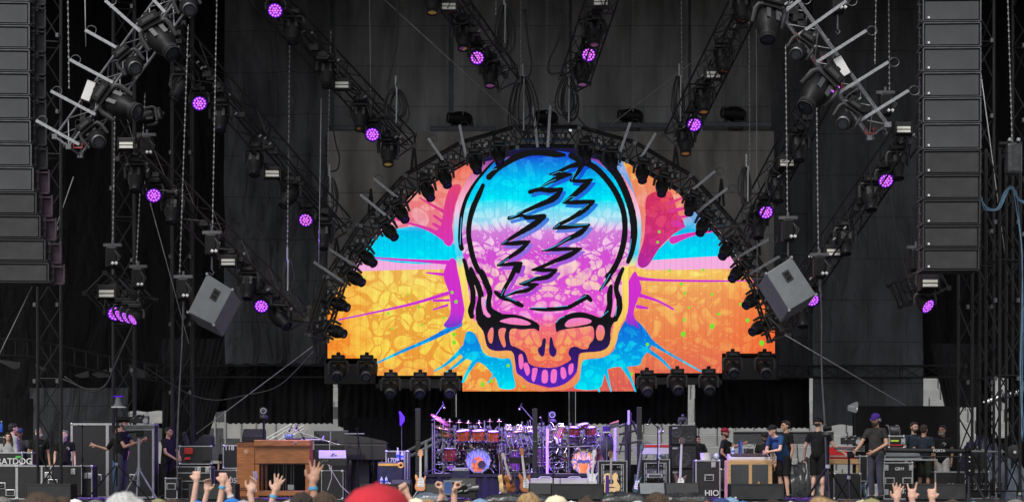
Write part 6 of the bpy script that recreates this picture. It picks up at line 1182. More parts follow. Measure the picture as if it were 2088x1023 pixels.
# keyboards / pipe rack right of the right kit
r = gear('instrument_tree', 'dark upright rack of purple lit pipes and arms right of the right kit', 'rack', X(1280, 43.5), 43.5)
P_ = [(1278,862,1278,1005,.05),(1286,840,1283,990,.03),(1262,885,1300,876,.03),(1262,905,1300,900,.028),(1262,870,1290,858,.025),(1255,920,1290,918,.012),(1290,858,1300,885,.03),(1272,890,1262,925,.02)]
on(r, 'pipe', 'case_black', lambda m: [m.cyl(W(a, b, 43.5)-r.location, W(c, d, 43.5)-r.location, rr, 10) for a, b, c, d, rr in P_], smooth='auto')
r = gear('lilac_pipe', 'short bright lilac pipe rising above the purple pipe rack', 'pipe', X(1282, 43.3), 43.3, Z(865, 43.3)); on(r, 'pipe', 'amp_lilac', lambda m: m.cyl((0, 0, 0), (0, 0, .34), .028, 12), smooth='auto')
r = gear('pink_box', 'tilted pink topped box right of the right kit', 'box', X(1254, 43.4), 43.4, Z(873, 43.4)); on(r, 'box', 'dark_metal', lambda m: m.prism([(-.1, 0), (.1, .06), (.09, .16), (-.12, .1)], 0, .2), bevel=.01); on(r, 'lid', 'cym_pink', lambda m: m.prism([(-.12, .105), (.09, .165), (.08, .2), (-.11, .13)], -.01, .2))
r = gear('blue_boxes', 'small dark blue electronic box beside the pink topped box', 'box', X(1238, 43.6), 43.6, Z(880, 43.6)); on(r, 'box', 'violet_dark', lambda m: m.box(-.1, .08, 0, .2, 0, .14), bevel=.01); on(r, 'front', 'drum_skin', lambda m: m.box(-.09, .07, -.01, 0, -.02, .01)); on(r, 'post', 'dark_metal', lambda m: m.cyl((0, .1, -1.2), (0, .1, 0), .02, 6))
r = gear('dark_bag', 'dark crumpled bag hanging under the blue box', 'bag', X(1238, 43.8), 43.8, Z(935, 43.8)); m = MB(); m.ell((0, 0, .3), (.16, .1, .36), 14); o = m.build('bag', 'tarp', r, smooth=True)
r = gear('equipment_table', 'white table edge with red stripe behind the right racks', 'table', X(1335, 46.5), 46.5, 0); on(r, 'top', 'drum_skin', lambda m: m.box(-.45, .45, 0, .6, Z(925, 46.5), Z(905, 46.5))); on(r, 'stripe', 'red', lambda m: m.box(-.4, .45, -.01, 0, Z(911, 46.5), Z(906, 46.5))); on(r, 'leg', 'dark_metal', lambda m: [m.cyl((s*.4, .1, 0), (s*.4, .1, Z(925, 46.5)), .02, 6) for s in (-1, 1)])
# tarps at the lip
def heap(name, lb, x0, x1, ytop, D, mt, seed, dep=.8, group='crumpled plastic sheets'):
    a, b = X(x0, D), X(x1, D); w = (b-a)/2; h = Z(ytop, D); r = gear(name, lb, 'tarp', (a+b)/2, D, 0, group); nu, nv = 46, 24; vs = []
    for j in range(nv+1):
        for i in range(nu+1):
            u, v = i/nu*2-1, j/nv*2-1; e = max(0, 1-u**4)*max(0, 1-v*v*v*v); p = Vector((u*w*3, v*3, seed))
            z = h*e**.6*(.75+.35*noise.noise(p)+.22*abs(noise.noise(p*2.7))+.08*noise.noise(p*6)); vs.append((u*w, dep/2+v*dep/2, max(0, z)))
    m = MB(); m.add(vs, [(j*(nu+1)+i, j*(nu+1)+i+1, (j+1)*(nu+1)+i+1, (j+1)*(nu+1)+i) for j in range(nv) for i in range(nu)]); m.build('sheet', mt, r, smooth=True); return r
heap('plastic_tarp', 'crumpled black plastic along the stage edge below the acoustic guitar', 1225, 1320, 1000, 37.6, 'tarp', 2, .5); heap('plastic_tarp', 'crumpled black plastic below the grey wedge on the right', 1350, 1450, 1002, 37.6, 'tarp', 5, .5)
heap('plastic_tarp', 'crumpled plastic on the stage edge left of centre', 985, 1125, 1004, 37.6, 'tarp', 8, .5); heap('plastic_tarp', 'large black plastic covered heap behind the standing crew on the right', 1595, 1690, 935, 44.5, 'tarp', 3, 1.5); heap('plastic_tarp', 'crumpled dark cloth on the stage edge at the left', 840, 915, 1002, 37.5, 'tarp_blue', 9, .4)
heap('plastic_tarp', 'navy tent shaped cover at the right beside the tower', 1968, 2062, 882, 44.5, 'tarp_navy', 12, 1.2); heap('plastic_tarp', 'pale blue grey plastic sheet draped behind the camera crane', 2010, 2075, 915, 43, 'tarp_blue', 14, .5); heap('plastic_tarp', 'blue grey plastic sheet crumpled at the right edge', 2050, 2110, 945, 42, 'tarp_blue', 15, .5)
# right side
case(1418, 1469, 937, 1012, 42.6, 'black case lettered HIO with knobs and stickers', txt=[('HIO', .19, .36, .09)], latch=[(.72, .88)], floor=True, handle=[(.55, .55)])
bx = gear('cream_drum', 'cream plastic tub on the HIO case', 'tub', X(1440, 43), 43, Z(937, 43)); on(bx, 'tub', 'white_label', lambda m: m.lathe([(.13, 0), (.15, .16), (.155, .17)], None, 20), smooth='auto')
r = gear('plastic_bag', 'clear plastic bag beside the cream tub', 'bag', X(1461, 43), 43, Z(937, 43)); on(r, 'bag', 'plastic_clear', lambda m: m.ell((0, 0, .08), (.07, .06, .08), 10), smooth=True)
D = 41.8; r = gear('wooden_cabinet', 'light wooden speaker cabinet with two dark grilles and a small red and yellow emblem', 'speaker', X(1529, D), D); w = (X(1575, D)-X(1483, D))/2; h = Z(937, D)
on(r, 'cabinet', 'wood_light', lambda m: m.box(-w, w, 0, .6, 0, h), bevel=.02); on(r, 'grille', 'grille', lambda m: (m.box(-w+.08, -.03, -.012, .0, .12, h-.1), m.box(.05, w-.1, -.012, .0, .12, h-.1)))
on(r, 'emblem', 'amber', lambda m: (m.lathe([(.02, 0), (.04, 0), (.04, .01), (.02, .01)], Matrix.Translation((.2, -.02, .34)) @ Matrix.Rotation(R(90), 4, 'X'), 14), m.box(.19, .21, -.03, -.02, .36, .41))); on(r, 'emblem_wing', 'red', lambda m: (m.box(.08, .16, -.02, -.013, .33, .345), m.box(.24, .32, -.02, -.013, .33, .345), m.box(.1, .16, -.02, -.013, .355, .365), m.box(.24, .3, -.02, -.013, .355, .365))); on(r, 'emblem_text', 'amber', lambda m: [m.box(.15+i*.02, .163+i*.02, -.02, -.013, .27, .285) for i in range(5)])
r = gear('mixing_console', 'white edged mixing console on top of the wooden cabinet', 'mixer', X(1530, 42), 42, Z(937, 42)); on(r, 'body', 'drum_skin', lambda m: m.prismx([(0, 0), (.5, 0), (.5, .15), (0, .06)], -.48, .46), bevel=.008); on(r, 'fader', 'ink', lambda m: [m.box(x, x+.015, .1+.05*(i % 3), .13+.05*(i % 3), .09, .12) for i, x in enumerate([-.44+.05*k for k in range(18)])]); on(r, 'slope', 'dark_metal', lambda m: m.prismx([(.05, .085), (.45, .155), (.45, .165), (.05, .095)], -.44, .42))
r = gear('computer_monitor', 'flat screen seen edge on above the mixing console', 'monitor', X(1510, 42.6), 42.6, Z(935, 42.6)); on(r, 'screen', 'screen_blue', lambda m: m.box(-.02, .03, -.1, .25, .08, .42)); on(r, 'stand', 'black', lambda m: m.cyl((0, .05, 0), (0, .05, .2), .02, 8))
r = gear('small_screen', 'dark laptop screen on the mixing console', 'laptop', X(1526, 42.6), 42.6, Z(928, 42.6)); on(r, 'screen', 'case_dark', lambda m: m.box(-.11, .12, 0, .02, .02, .16), bevel=.006); on(r, 'keyboard', 'dark_metal', lambda m: m.box(-.11, .12, -.15, 0, 0, .015))
bottle(1495, 925, 42.2, 'white capped cup bottle on the wooden cabinet', .18); micstand(1523, 915, 42.3, 'thin gooseneck lamp over the mixing console', (1540, 900), 'dark_metal', mic=False, tripod=False, z0=Z(935, 42.3), px0=1511, thick=.007)
case(1469, 1480, 955, 1000, 43.5, 'narrow grey box between the HIO case and the wooden cabinet', body='grille', cat='box', name='cable_box', edge=.012)
# right tables and desks
r = gear('work_table', 'wooden topped table beside the crew member in shorts', 'table', X(1720, 42.5), 42.5); h = Z(935, 42.5); on(r, 'top', 'wood_light', lambda m: m.box(-.36, .36, 0, .5, h-.12, h), bevel=.01); on(r, 'leg', 'wood_light', lambda m: [m.box(s*.33-.03, s*.33+.03, .02, .08, 0, h-.12) for s in (-1, 1)])
r = gear('red_keyboard', 'bright red keyboard on the work table', 'keyboard', X(1718, 43), 43, h); on(r, 'body', 'red', lambda m: m.prismx([(0, 0), (.4, 0), (.4, .3), (.1, .12)], -.28, .3)); on(r, 'rail', 'steel', lambda m: m.box(-.3, .32, -.02, 0, .06, .09))
case(1700, 1756, 964, 1015, 41.8, 'plain dark box in front of the work table', name='plain_box', cat='box', body='case_dark', edge=.01, floor=True)
case(1752, 1770, 928, 975, 43.5, 'tall silver edged case behind the standing cameraman', floor=True, handle=[(.6, .35)]); 
case(1801, 1862, 941, 1012, 41.6, 'road case numbered 320 with four silver corners', txt=[('320', .15, .6, .17), ('GRM', .1, .38, .78)], handle=[(.22, .5), (.8, .5)], floor=True, latch=[(.1, .85), (.93, .85), (.1, .2)], edge=.03)
case(1812, 1845, 887, 914, 43.5, 'small stacked case with yellow and red tape', latch=[(.9, .55)]); r = gear('tape_label', 'yellow and orange tape strips on the small stacked case', 'tape', X(1826, 43.4), 43.46, Z(908, 43.4)); on(r, 'yellow_strip', 'lime', lambda m: m.box(-.1, .09, 0, .01, .1, .14)); on(r, 'red_strip', 'red', lambda m: m.box(-.14, .17, 0, .01, 0, .035))
r = gear('fan', 'grey rolled fan unit on the stacked case', 'fan', X(1821, 43.6), 43.6, Z(887, 43.6)); on(r, 'housing', 'dark_metal', lambda m: m.lathe([(.05, -.12), (.11, -.1), (.12, 0), (.11, .1), (.05, .12)], Matrix.Translation((.03, 0, .12)) @ Matrix.Rotation(R(90), 4, 'Y'), 18), smooth='auto'); on(r, 'arch', 'cab_grey', lambda m: (m.tube([(-.17, 0, .24), (-.12, 0, .24), (-.08, 0, .12), (-.08, 0, 0)], .018, 8), m.tube([(.06, 0, .24), (.13, 0, .22), (.16, 0, .1), (.15, 0, 0)], .022, 8)))
r = gear('sound_desk', 'long grey sound desk behind the standing cameraman', 'desk', X(1850, 42.4), 42.4, Z(938, 42.4)); on(r, 'desk_top', 'cab_grey', lambda m: m.prismx([(0, 0), (.7, 0), (.7, .3), (0, .06)], -.55, .35), bevel=.02); on(r, 'side_screen', 'black', lambda m: m.prism([(-.55, .15), (-.45, .15), (-.55, .5), (-.65, .48)], .2, .25)); on(r, 'armrest', 'silver_edge', lambda m: m.box(-.56, .7, -.03, 0, .0, .035)); 
case(1906, 1970, 960, 1012, 42.4, 'dark case with small printed lines right of the crouching man', floor=True, edge=.03, txt=[('=o=', .09, .4, .5)]); case(1970, 2018, 960, 1012, 43, 'silver edged case behind the crane tripod', floor=True, handle=[(.25, .45), (.78, .45)]); case(2030, 2056, 980, 1012, 42.5, 'small case with handle at the right', floor=True, handle=[(.3, .5)]); case(1982, 2014, 915, 958, 44.5, 'dark padded chair like box behind the crane', body='case_dark', edge=.015, cat='box', name='equipment_box')
r = gear('socket_plate', 'black plate with two round sockets at the right edge', 'sockets', X(2079, 41), 41, Z(1012, 41)); on(r, 'plate', 'case_dark', lambda m: m.box(-.06, .06, 0, .05, 0, .26), bevel=.01); on(r, 'socket', 'silver_edge', lambda m: [m.lathe([(.02, 0), (.035, 0), (.035, .01), (.02, .01)], Matrix.Translation((0, 0, z)) @ Matrix.Rotation(R(90), 4, 'X'), 14) for z in (.07, .19)])
# camera crane
D = 40.6; r = gear('camera_crane', 'long camera crane with round counterweight at the right', 'crane', X(1975, D), D, 0)
on(r, 'arm', 'case_black', lambda m: (m.cyl(W(1806, 917, D)-r.location, W(1978, 919, D)-r.location, .055, 12), m.cyl(W(1806, 931, D)-r.location, W(1972, 930, D)-r.location, .018, 8)), smooth='auto')
on(r, 'rear_bar', 'steel', lambda m: (m.cyl(W(1978, 919, D)-r.location, W(2070, 921, D)-r.location, .022, 10), m.cyl(W(2038, 920, D)-r.location, W(2044, 920, D)-r.location, .06, 12)), smooth='auto')
cwt = on(r, 'counterweight', 'monitor_grey', lambda m: m.lathe([(.01, -.05), (.16, -.05), (.165, -.04), (.165, .04), (.15, .05), (.05, .05), (.05, .07), (.01, .07)], Matrix.Translation(W(2067, 921, D)-r.location) @ Matrix.Rotation(R(90), 4, 'X'), 32), smooth='auto'); on(cwt, 'hub', 'chrome', lambda m: m.cyl(W(2067, 921, D)-r.location+Vector((0, -.1, 0)), W(2067, 921, D)-r.location+Vector((0, -.06, 0)), .035, 14))
on(r, 'lettering_band', 'white', lambda m: None or m.box(0, .001, 0, .001, 0, .001)) if False else text('PORTA-JIB', .085, r, (X(1901, D)-X(1975, D), -.062, Z(920, D)), 'white') if False else text('PORTA', .085, r, (X(1901, D)-X(1975, D), -.062, Z(920.5, D)), 'white')
on(r, 'mast', 'black', lambda m: (m.cyl((.0, 0, .6), (-.02, 0, Z(916, D)), .07, 10), m.ell((-.02, 0, Z(918, D)), .09, 10), m.box(-.06, .12, -.08, .08, .55, .78)), smooth='auto'); on(r, 'knob', 'white', lambda m: [m.ell((.0, -.09, z), .02, 8) for z in (.35+.3, .85, .95)])
on(r, 'tripod_leg', 'monitor_grey', lambda m: (m.cyl((0, 0, .62), (0, -.05, 0), .03, 8), m.cyl((.04, 0, .62), (.33, -.1, 0), .03, 8), m.cyl((0, .05, .6), (.1, .7, 0), .03, 8)))
# tripod + camera at left with studio lamp
def tripod(px, py, D, lb, spread=.45, mt='dark_metal', name='camera_tripod', r_=.022):
    r = gear(name, lb, 'tripod', X(px, D), D, 0, 'camera tripods'); z = Z(py, D)
    on(r, 'column', mt, lambda m: m.cyl((0, 0, .3), (0, 0, z), r_*1.2, 10)); [on(r, 'leg', mt, lambda m: (m.cyl((0, 0, min(z*.5, .8)), (spread*math.cos(a), spread*.6*math.sin(a), 0), r_, 8))) for a in (.3, 2.85, 4.7)]
    on(r, 'collar', 'steel', lambda m: m.cyl((0, 0, min(z*.5, .8)-.05), (0, 0, min(z*.5, .8)+.03), r_*2, 10)); return r
tripod(238, 828, 40.8, 'black light stand in front of the left cameraman', .75, 'black', 'light_stand', .015)
r = gear('cone_lamp', 'grey cone shaped device with a purple glowing edge on the light stand', 'device', X(241, 40.8), 40.8, Z(828, 40.8)); on(r, 'body', 'cab_grey', lambda m: m.lathe([(.1, 0), (.1, .03), (.08, .06), (.05, .2), (.06, .21)], None, 18), smooth='auto'); on(r, 'glow_strip', 'led_glow', lambda m: m.box(-.1, .1, -.03, .03, .215, .235)); on(r, 'shelf', 'white', lambda m: m.box(-.13, .16, -.1, .1, -.03, 0))
tripod(283, 893, 41.2, 'shiny metal tripod carrying the left camera', .42, 'steel'); 
def video_cam(px, py, D, lb, face=1, sc=1):
    r = gear('video_camera', lb, 'camera', X(px, D), D, Z(py, D), 'video cameras'); f = face
    on(r, 'body', 'case_dark', lambda m: (m.box(-.22*sc, .12*sc, -.06, .08, 0, .15*sc), m.box(-.1*sc, .1*sc, -.05, .05, .15*sc, .19*sc)), bevel=.012); on(r, 'lens', 'black', lambda m: m.cyl((-.22*sc*f, 0, .08*sc), (-.5*sc*f, 0, .08*sc), .06*sc, 14)); on(r, 'matte_box', 'dark_metal', lambda m: (m.box(.12*sc, .2*sc, -.09, .09, -.02, .16*sc),))
    on(r, 'wheel', 'steel', lambda m: m.lathe([(.035*sc, 0), (.06*sc, 0), (.06*sc, .02), (.035*sc, .02)], Matrix.Translation((.15*sc, -.1, .05*sc)) @ Matrix.Rotation(R(90), 4, 'X'), 16)); on(r, 'fitting', 'steel', lambda m: [m.cyl((x*sc, -.07, z*sc), (x*sc+.05, -.09, z*sc+.02), .012, 6) for x, z in ((-.15, .1), (-.08, .16), (0, .1), (.05, .17), (.1, .02), (-.2, .18))]); on(r, 'plate', 'dark_metal', lambda m: m.box(-.35*sc, .3*sc, -.06, .08, -.12*sc, -.07*sc)); on(r, 'rod', 'steel', lambda m: [m.cyl((-.32*sc, -.05, z), (.3*sc, -.05, z), .012, 8) for z in (-.05, -.15*sc)]); on(r, 'head', 'black', lambda m: m.box(-.08, .08, -.05, .06, -.3*sc, -.1*sc), bevel=.02); return r
video_cam(285, 862, 41.2, 'broadcast video camera operated by the man at the left', 1, 1.0); video_cam(1735, 905, 40.8, 'video camera rig on the crane head left of the capped cameraman', -1, 1.0)
tripod(1688, 880, 40.4, 'black tripod stand right of the man in black shorts', .5, 'black', r_=.028); tripod(1731, 925, 41, 'dark stand under the crane camera rig', .3, 'black')
r = gear('round_camera', 'cylindrical black camera on the tall stand by the man in shorts', 'camera', X(1686, 40.3), 40.3, Z(878, 40.3)); on(r, 'body', 'black', lambda m: m.cyl((-.08, 0, .05), (.1, 0, .07), .06, 16), smooth='auto'); on(r, 'base', 'monitor_grey', lambda m: m.lathe([(.08, -.02), (.11, -.08), (.09, -.12), (.03, -.14)], None, 16), smooth='auto')
r = gear('antenna_paddle', 'grey paddle shaped antenna on a thin stand', 'antenna', X(1742, 44), 44, Z(838, 44)); on(r, 'paddle', 'cab_grey', lambda m: m.prism([(-.16, .02), (-.16, .14), (.06, .24), (.1, .2), (.08, 0), (.04, -.04)], 0, .02), bevel=.006); on(r, 'pole', 'black', lambda m: m.cyl((.02, .03, -1.9), (.02, .03, 0), .012, 6)); on(r, 'arrow', 'white', lambda m: m.box(-.13, .02, -.004, 0, .11, .118)); on(r, 'tag', 'white', lambda m: m.box(.05, .08, -.006, 0, .04, .09))
r = gear('blue_cable_bundle', 'bundle of blue and white cables beside the standing cameraman', 'cable', X(1768, 41.4), 41.4, 0, 'floor cables'); rnd = random.Random(3)
for k, mt in enumerate(('cable_blue', 'cable_blue', 'white_label', 'lime')): on(r, 'strand', mt, lambda m: m.tube([(rnd.uniform(-.02, .02)+.1-.18*math.sin(t*2.6)+.02*k, .03*k, .6-.58*t) for t in [i/10 for i in range(11)]], .01, 5))
mm = [(190, 'left light stand'), (560, 'organ'), (900, 'wide wedge monitor'), (1625, 'black plastic heap'), (1440, 'HIO case')]
for i, (px, near) in enumerate(mm):
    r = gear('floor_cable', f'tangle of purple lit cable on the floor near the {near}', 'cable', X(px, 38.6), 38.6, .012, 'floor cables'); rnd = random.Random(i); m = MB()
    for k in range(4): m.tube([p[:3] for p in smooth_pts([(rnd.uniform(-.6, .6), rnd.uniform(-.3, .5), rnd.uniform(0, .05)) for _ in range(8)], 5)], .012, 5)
    m.build('loops', 'cable_purple_lit', r, smooth=True)  # purple lamp light is mixed into the cable colour
# mic-like boom at far left on case
micstand(168, 868, 41.4, 'thin black stand in front of the tall case at the left', (160, 866), 'black', mic=False)
case(-40, 10, 890, 921, 46, 'dark box behind the woman at the far left', edge=.01, body='case_dark', name='equipment_box', cat='box')
# ---------------------------------------------------------------- people
def skinmat(name, c):
    mat(name, c, .5, var=.12, scale=14); b = MATS[name].node_tree.nodes['Principled BSDF']; b.inputs['Subsurface Weight'].default_value = .08; b.inputs['Subsurface Radius'].default_value = (.02, .008, .004)
skinmat('skin_pale', (.68, .41, .31)); skinmat('skin_tan', (.52, .29, .2)); skinmat('skin_brown', (.33, .17, .11))
for n_, c in dict(hair_black=(.012, .01, .01), hair_brown=(.07, .04, .022), hair_dark=(.03, .018, .012), hair_blond=(.42, .27, .12), hair_white=(.75, .73, .68), hair_grey=(.22, .21, .2), beard_grey=(.3, .28, .25), beard_red=(.18, .07, .03)).items(): mat(n_, c, .6, var=.5, scale=30, bump=.8, bscale=60, stretch=(3, 3, .6))
for n_, c in dict(tee_black=(.012, .012, .013), tee_grey=(.3, .3, .3), tee_white=(.75, .73, .72), tee_charcoal=(.035, .032, .032), tee_navy=(.02, .028, .042), shirt_blue=(.02, .06, .14), jeans=(.07, .13, .24), trouser_grey=(.05, .05, .06), trouser_black=(.012, .012, .013), shorts_olive=(.03, .035, .025), shorts_white=(.55, .55, .55), cap_red=(.5, .03, .045), cap_maroon=(.2, .01, .02), cap_blue=(.03, .16, .5), cap_bluegrey=(.16, .26, .38), cap_cream=(.72, .65, .45), cap_tan=(.4, .36, .25), cap_olive=(.22, .21, .1), cap_grey=(.3, .3, .33), cap_navy=(.03, .05, .14), cap_white=(.7, .7, .7), cap_orange=(.7, .12, .05), cap_purple_lit=(.06, .025, .24), cap_black=(.015, .015, .017), wrist_blue=(.1, .45, .75), shoe=(.02, .02, .02)).items(): mat(n_, c, .85, var=.25, scale=5, bump=.35, bscale=14, spec=.2)
def remesh(o, v, smooth=2):
    m = o.modifiers.new('r', 'REMESH'); m.mode = 'VOXEL'; m.voxel_size = v; m.use_smooth_shade = True
    if smooth: k = o.modifiers.new('s', 'SMOOTH'); k.factor = .5; k.iterations = smooth
    return o
def cap_(m, p, q, r1, r2, n=12):
    m.cyl(p, q, r1, n, r2); m.ell(p, r1, n); m.ell(q, r2, n)
def hand(m, w, d, nrm, side, pose='relax', s=1.0):
    """w wrist, d towards the fingertips, nrm out of the palm, side +1/-1 where the thumb sits"""
    d = Vector(d).normalized(); nrm = Vector(nrm); nrm = (nrm-d*nrm.dot(d)).normalized(); a = d.cross(nrm).normalized()*side; w = Vector(w)
    M3 = Matrix((a, nrm, d)).transposed().to_4x4()
    m.ell(w+d*.05*s, (.042*s, .018*s, .055*s), 12, M3); cap_(m, w-d*.02, w+d*.03*s, .026*s, .028*s, 10)
    curl = {'open': [8, 8, 8, 10], 'relax': [30, 34, 38, 42], 'fist': [95, 95, 95, 95], 'point': [4, 95, 95, 95], 'horns': [4, 95, 95, 6], 'grip': [70, 72, 74, 76]}[pose]
    for i, (off, L) in enumerate(((.03, .072), (.01, .08), (-.011, .074), (-.031, .058))):
        sp_ = {'open': .35, 'horns': .2}.get(pose, .05); fd = (d+a*(off*sp_/.03)).normalized(); p = w+d*.095*s+a*off*s; c = R(curl[i]); pts = [p-fd*.02*s, p]; ang = 0
        for k, f in enumerate((.45, .32, .23)):
            ang += c*(1, .9, .6)[k] if curl[i] > 20 else c*.5; v = fd*math.cos(ang)+nrm*math.sin(ang); p = p+v*L*f*s; pts.append(p)
        m.tube(pts, [.0105*s, .0105*s, .0095*s, .009*s, .0075*s], 8); m.ell(pts[-1], .0076*s, 8); m.ell(pts[1], .0115*s, 8)
    tb = w+d*.03*s+a*.03*s; t1 = tb+(a*.75+d*.6+nrm*.25).normalized()*.04*s
    t2 = t1+((d*.9+a*.25+nrm*.2) if pose in ('open', 'relax') else (nrm*.9-a*.7+d*.3)).normalized()*.035*s
    m.tube([tb, t1, t2], [.016*s, .013*s, .0095*s], 8); m.ell(t2, .0098*s, 8); m.ell(tb, .017*s, 8)
def person(label, px, D, h=1.75, yaw=0, z0=0, name='person', skin='skin_pale', hair='hair_brown', hstyle='short', beard=None, shirt='tee_black', sleeve=.6, legs='trouser_black', short=False, cap=None, phones=False, glasses=False, j=None, la=None, ra=None, lh='relax', rh='relax', ln=None, rn=None, ld=None, rd=None, look=(0, 0), lean=(0, 0), vox=.011, group='crew on the stage', band=None, logo=None, world_arm=False, head_s=1.0, crouch=0, gaze=None):
    r = empty(name, (X(px, D), D, z0), label, 'person', group, rot=(0, 0, R(yaw))); S = h/1.75
    lx, ly = lean   # torso lean: chest/head offset
    J = dict(pel=(0, 0, .96), chest=(lx*.6, ly*.6, 1.28), neck=(lx*.95, ly*.95+.01, 1.48), head=(lx*1.15, ly*1.2-.01, 1.63), ls=(.185+lx*.85, ly*.85, 1.41), rs=(-.185+lx*.85, ly*.85, 1.41),
             lhip=(.09, 0, .93), rhip=(-.09, 0, .93), lk=(.1, -.02, .5), rk=(-.1, -.02, .5), la_=(.11, .03, .09), ra_=(-.11, .03, .09))
    if j: J.update(j)
    J = {k: Vector(v)*S for k, v in J.items()}
    wi = Matrix.Rotation(R(-yaw), 3, 'Z')
    def arm(s, spec):
        sh = J[s+'s']
        if spec is None: sg = 1 if s == 'l' else -1; return [sh, sh+Vector((sg*.06, .03, -.29))*S, sh+Vector((sg*.07, -.06, -.54))*S]
        if spec[0] == 'px':   # ('px', wrist px, wrist py, elbow drop)
            w_ = wi @ (W(spec[1], spec[2], D)-Vector((X(px, D), D, z0))); w_.y -= .12
            e = sh.lerp(w_, .5)+Vector(spec[3] if len(spec) > 3 else (.05, -.03, -.06)); return [sh, e, w_]
        return [sh, Vector(spec[0])*S, Vector(spec[1])*S]
    LA, RA = arm('l', la), arm('r', ra)
    m = MB(); hc = J['head']; hs = S*head_s
    H = Matrix.Translation(hc) @ Euler((R(look[1]), 0, R(look[0]))).to_matrix().to_4x4() @ Matrix.Scale(hs, 4)
    m.M = H
    m.ell((0, .012, .035), (.076, .094, .088), 18); m.ell((0, -.02, -.02), (.062, .07, .085), 16); m.ell((0, -.045, -.072), (.035, .035, .03), 12)
    m.ell((0, -.1, -.012), (.013, .02, .016), 8); m.cyl((0, -.084, .03), (0, -.11, -.012), .008, 8, .012)
    for s in (-1, 1): m.ell((s*.077, .012, -.002), (.01, .02, .032), 10); m.ell((s*.034, -.082, .034), (.024, .012, .009), 8); m.ell((s*.045, -.06, -.015), (.022, .025, .022), 8)
    m.ell((0, -.088, -.05), (.026, .012, .006), 8); m.ell((0, -.087, -.06), (.022, .012, .007), 8)
    m.M = None
    cap_(m, J['neck']-Vector((0, 0, .04)), hc-Vector((0, -.02, .05))*hs, .058*S, .055*S)
    m.ell(J['chest'], (.155*S, .1*S, .2*S), 16); m.ell(J['pel'], (.15*S, .1*S, .13*S), 14)
    for s, A_ in (('l', LA), ('r', RA)):
        cap_(m, J[s+'s'], A_[1], .048*S, .037*S); cap_(m, A_[1], A_[2], .037*S, .026*S); cap_(m, J['neck']-Vector((0, 0, .05)), J[s+'s'], .05*S, .05*S)
    for s, A_, pz, nn, dd in ((1, LA, lh, ln, ld), (-1, RA, rh, rn, rd)): hand(m, A_[2], dd or (A_[2]-A_[1]), nn or (-s, 0, -.0), -s if (dd or (A_[2]-A_[1]))[2] < 0 else s, pz, S)
    for s in 'lr': cap_(m, J[s+'hip'], J[s+'k'], .08*S, .055*S); cap_(m, J[s+'k'], J[s+'a_'], .052*S, .034*S); m.ell(J[s+'k']+(J[s+'a_']-J[s+'k'])*.3+Vector((0, .018, 0)), (.05*S, .055*S, .1*S), 10)
    b = remesh(m.build('body', skin, r, smooth=True), vox)
    # clothes
    m = MB(); ch = J['chest']; pe = J['pel']; nk = J['neck']
    m.ell(ch+Vector((0, 0, .03)), (.178*S, .118*S, .19*S), 18); cap_(m, ch-Vector((0, 0, .06)), pe+Vector((0, 0, .02)), .148*S, .15*S, 16); m.ell(pe+Vector((0, 0, -.01)), (.172*S, .122*S, .1*S), 16); m.ell(ch.lerp(pe, .5), (.165*S, .122*S, .2*S), 16)
    for s, A_ in (('l', LA), ('r', RA)):
        cap_(m, nk-Vector((0, 0, .075)), J[s+'s'], .058*S, .06*S)
        if sleeve <= 1: e = A_[0].lerp(A_[1], sleeve); m.cyl(A_[0], e, .062*S, 14, .058*S); m.ell(A_[0], .064*S, 12)
        else: cap_(m, A_[0], A_[1], .06*S, .048*S); m.cyl(A_[1], A_[1].lerp(A_[2], sleeve-1), .048*S, 12, .04*S)
    remesh(m.build('shirt', shirt, r, smooth=True), .014, 3)
    m = MB(); m.ell(pe+Vector((0, 0, -.02)), (.165*S, .118*S, .1*S), 16)
    for s in 'lr':
        hp, k, a = J[s+'hip'], J[s+'k'], J[s+'a_']; m.ell(hp, .095*S, 12)
        if short: m.cyl(hp, hp.lerp(k, .95), .1*S, 14, .088*S)
        else: cap_(m, hp, k, .096*S, .07*S); m.cyl(k, k.lerp(a, .95), .07*S, 14, .058*S)
    remesh(m.build('shorts' if short else 'trousers', legs, r, smooth=True), .016, 2)
    m = MB()
    for s in 'lr': m.mark(); a = J[s+'a_']; m.ell(a+Vector((0, -.06, -.045))*S, (.05*S, .13*S, .045*S), 12); m.cyl(a, a+Vector((0, 0, -.06))*S, .045*S, 10)
    m.build('shoe', 'shoe', r, smooth=True)
    # hair
    rnd = random.Random(hash(label) % 1000 if False else len(label)*7+int(px))
    if hstyle != 'bald' and hair:
        m = MB(); m.M = H
        if cap is None:
            m.ell((0, .03, .055), (.086, .1, .086), 18); m.ell((0, .06, .0), (.08, .065, .07), 14); m.ell((0, -.045, .105), (.06, .04, .03), 12)
        else: m.ell((0, .065, -.01), (.074, .05, .045), 14)
        if hstyle == 'long':
            for s in (-1, 1): m.tube([(s*.07, -.02, .06), (s*.088, .0, -.05), (s*.1, -.03, -.2), (s*.09, -.07, -.34)], [.03, .035, .04, .015], 10)
            m.ell((0, .07, -.1), (.09, .045, .16), 12)
        if hstyle == 'tail': m.tube([(0, .1, .02), (.0, .14, -.03), (0, .13, -.14)], [.028, .026, .012], 8)
        if hstyle in ('curly', 'messy', 'spiky'):
            for _ in range(60 if hstyle != 'spiky' else 34):
                a = rnd.uniform(0, 6.28); e = rnd.uniform(.05, 1.5); v = Vector((math.cos(a)*math.cos(e), math.sin(a)*math.cos(e), math.sin(e)))
                c = Vector((0, .03, .045))+Vector((v.x*.085, v.y*.1, v.z*.088)); rr = rnd.uniform(.014, .026); m.ell(c, rr if hstyle != 'spiky' else (rr*.6, rr*.6, rr*1.7), 6)
        m.M = None
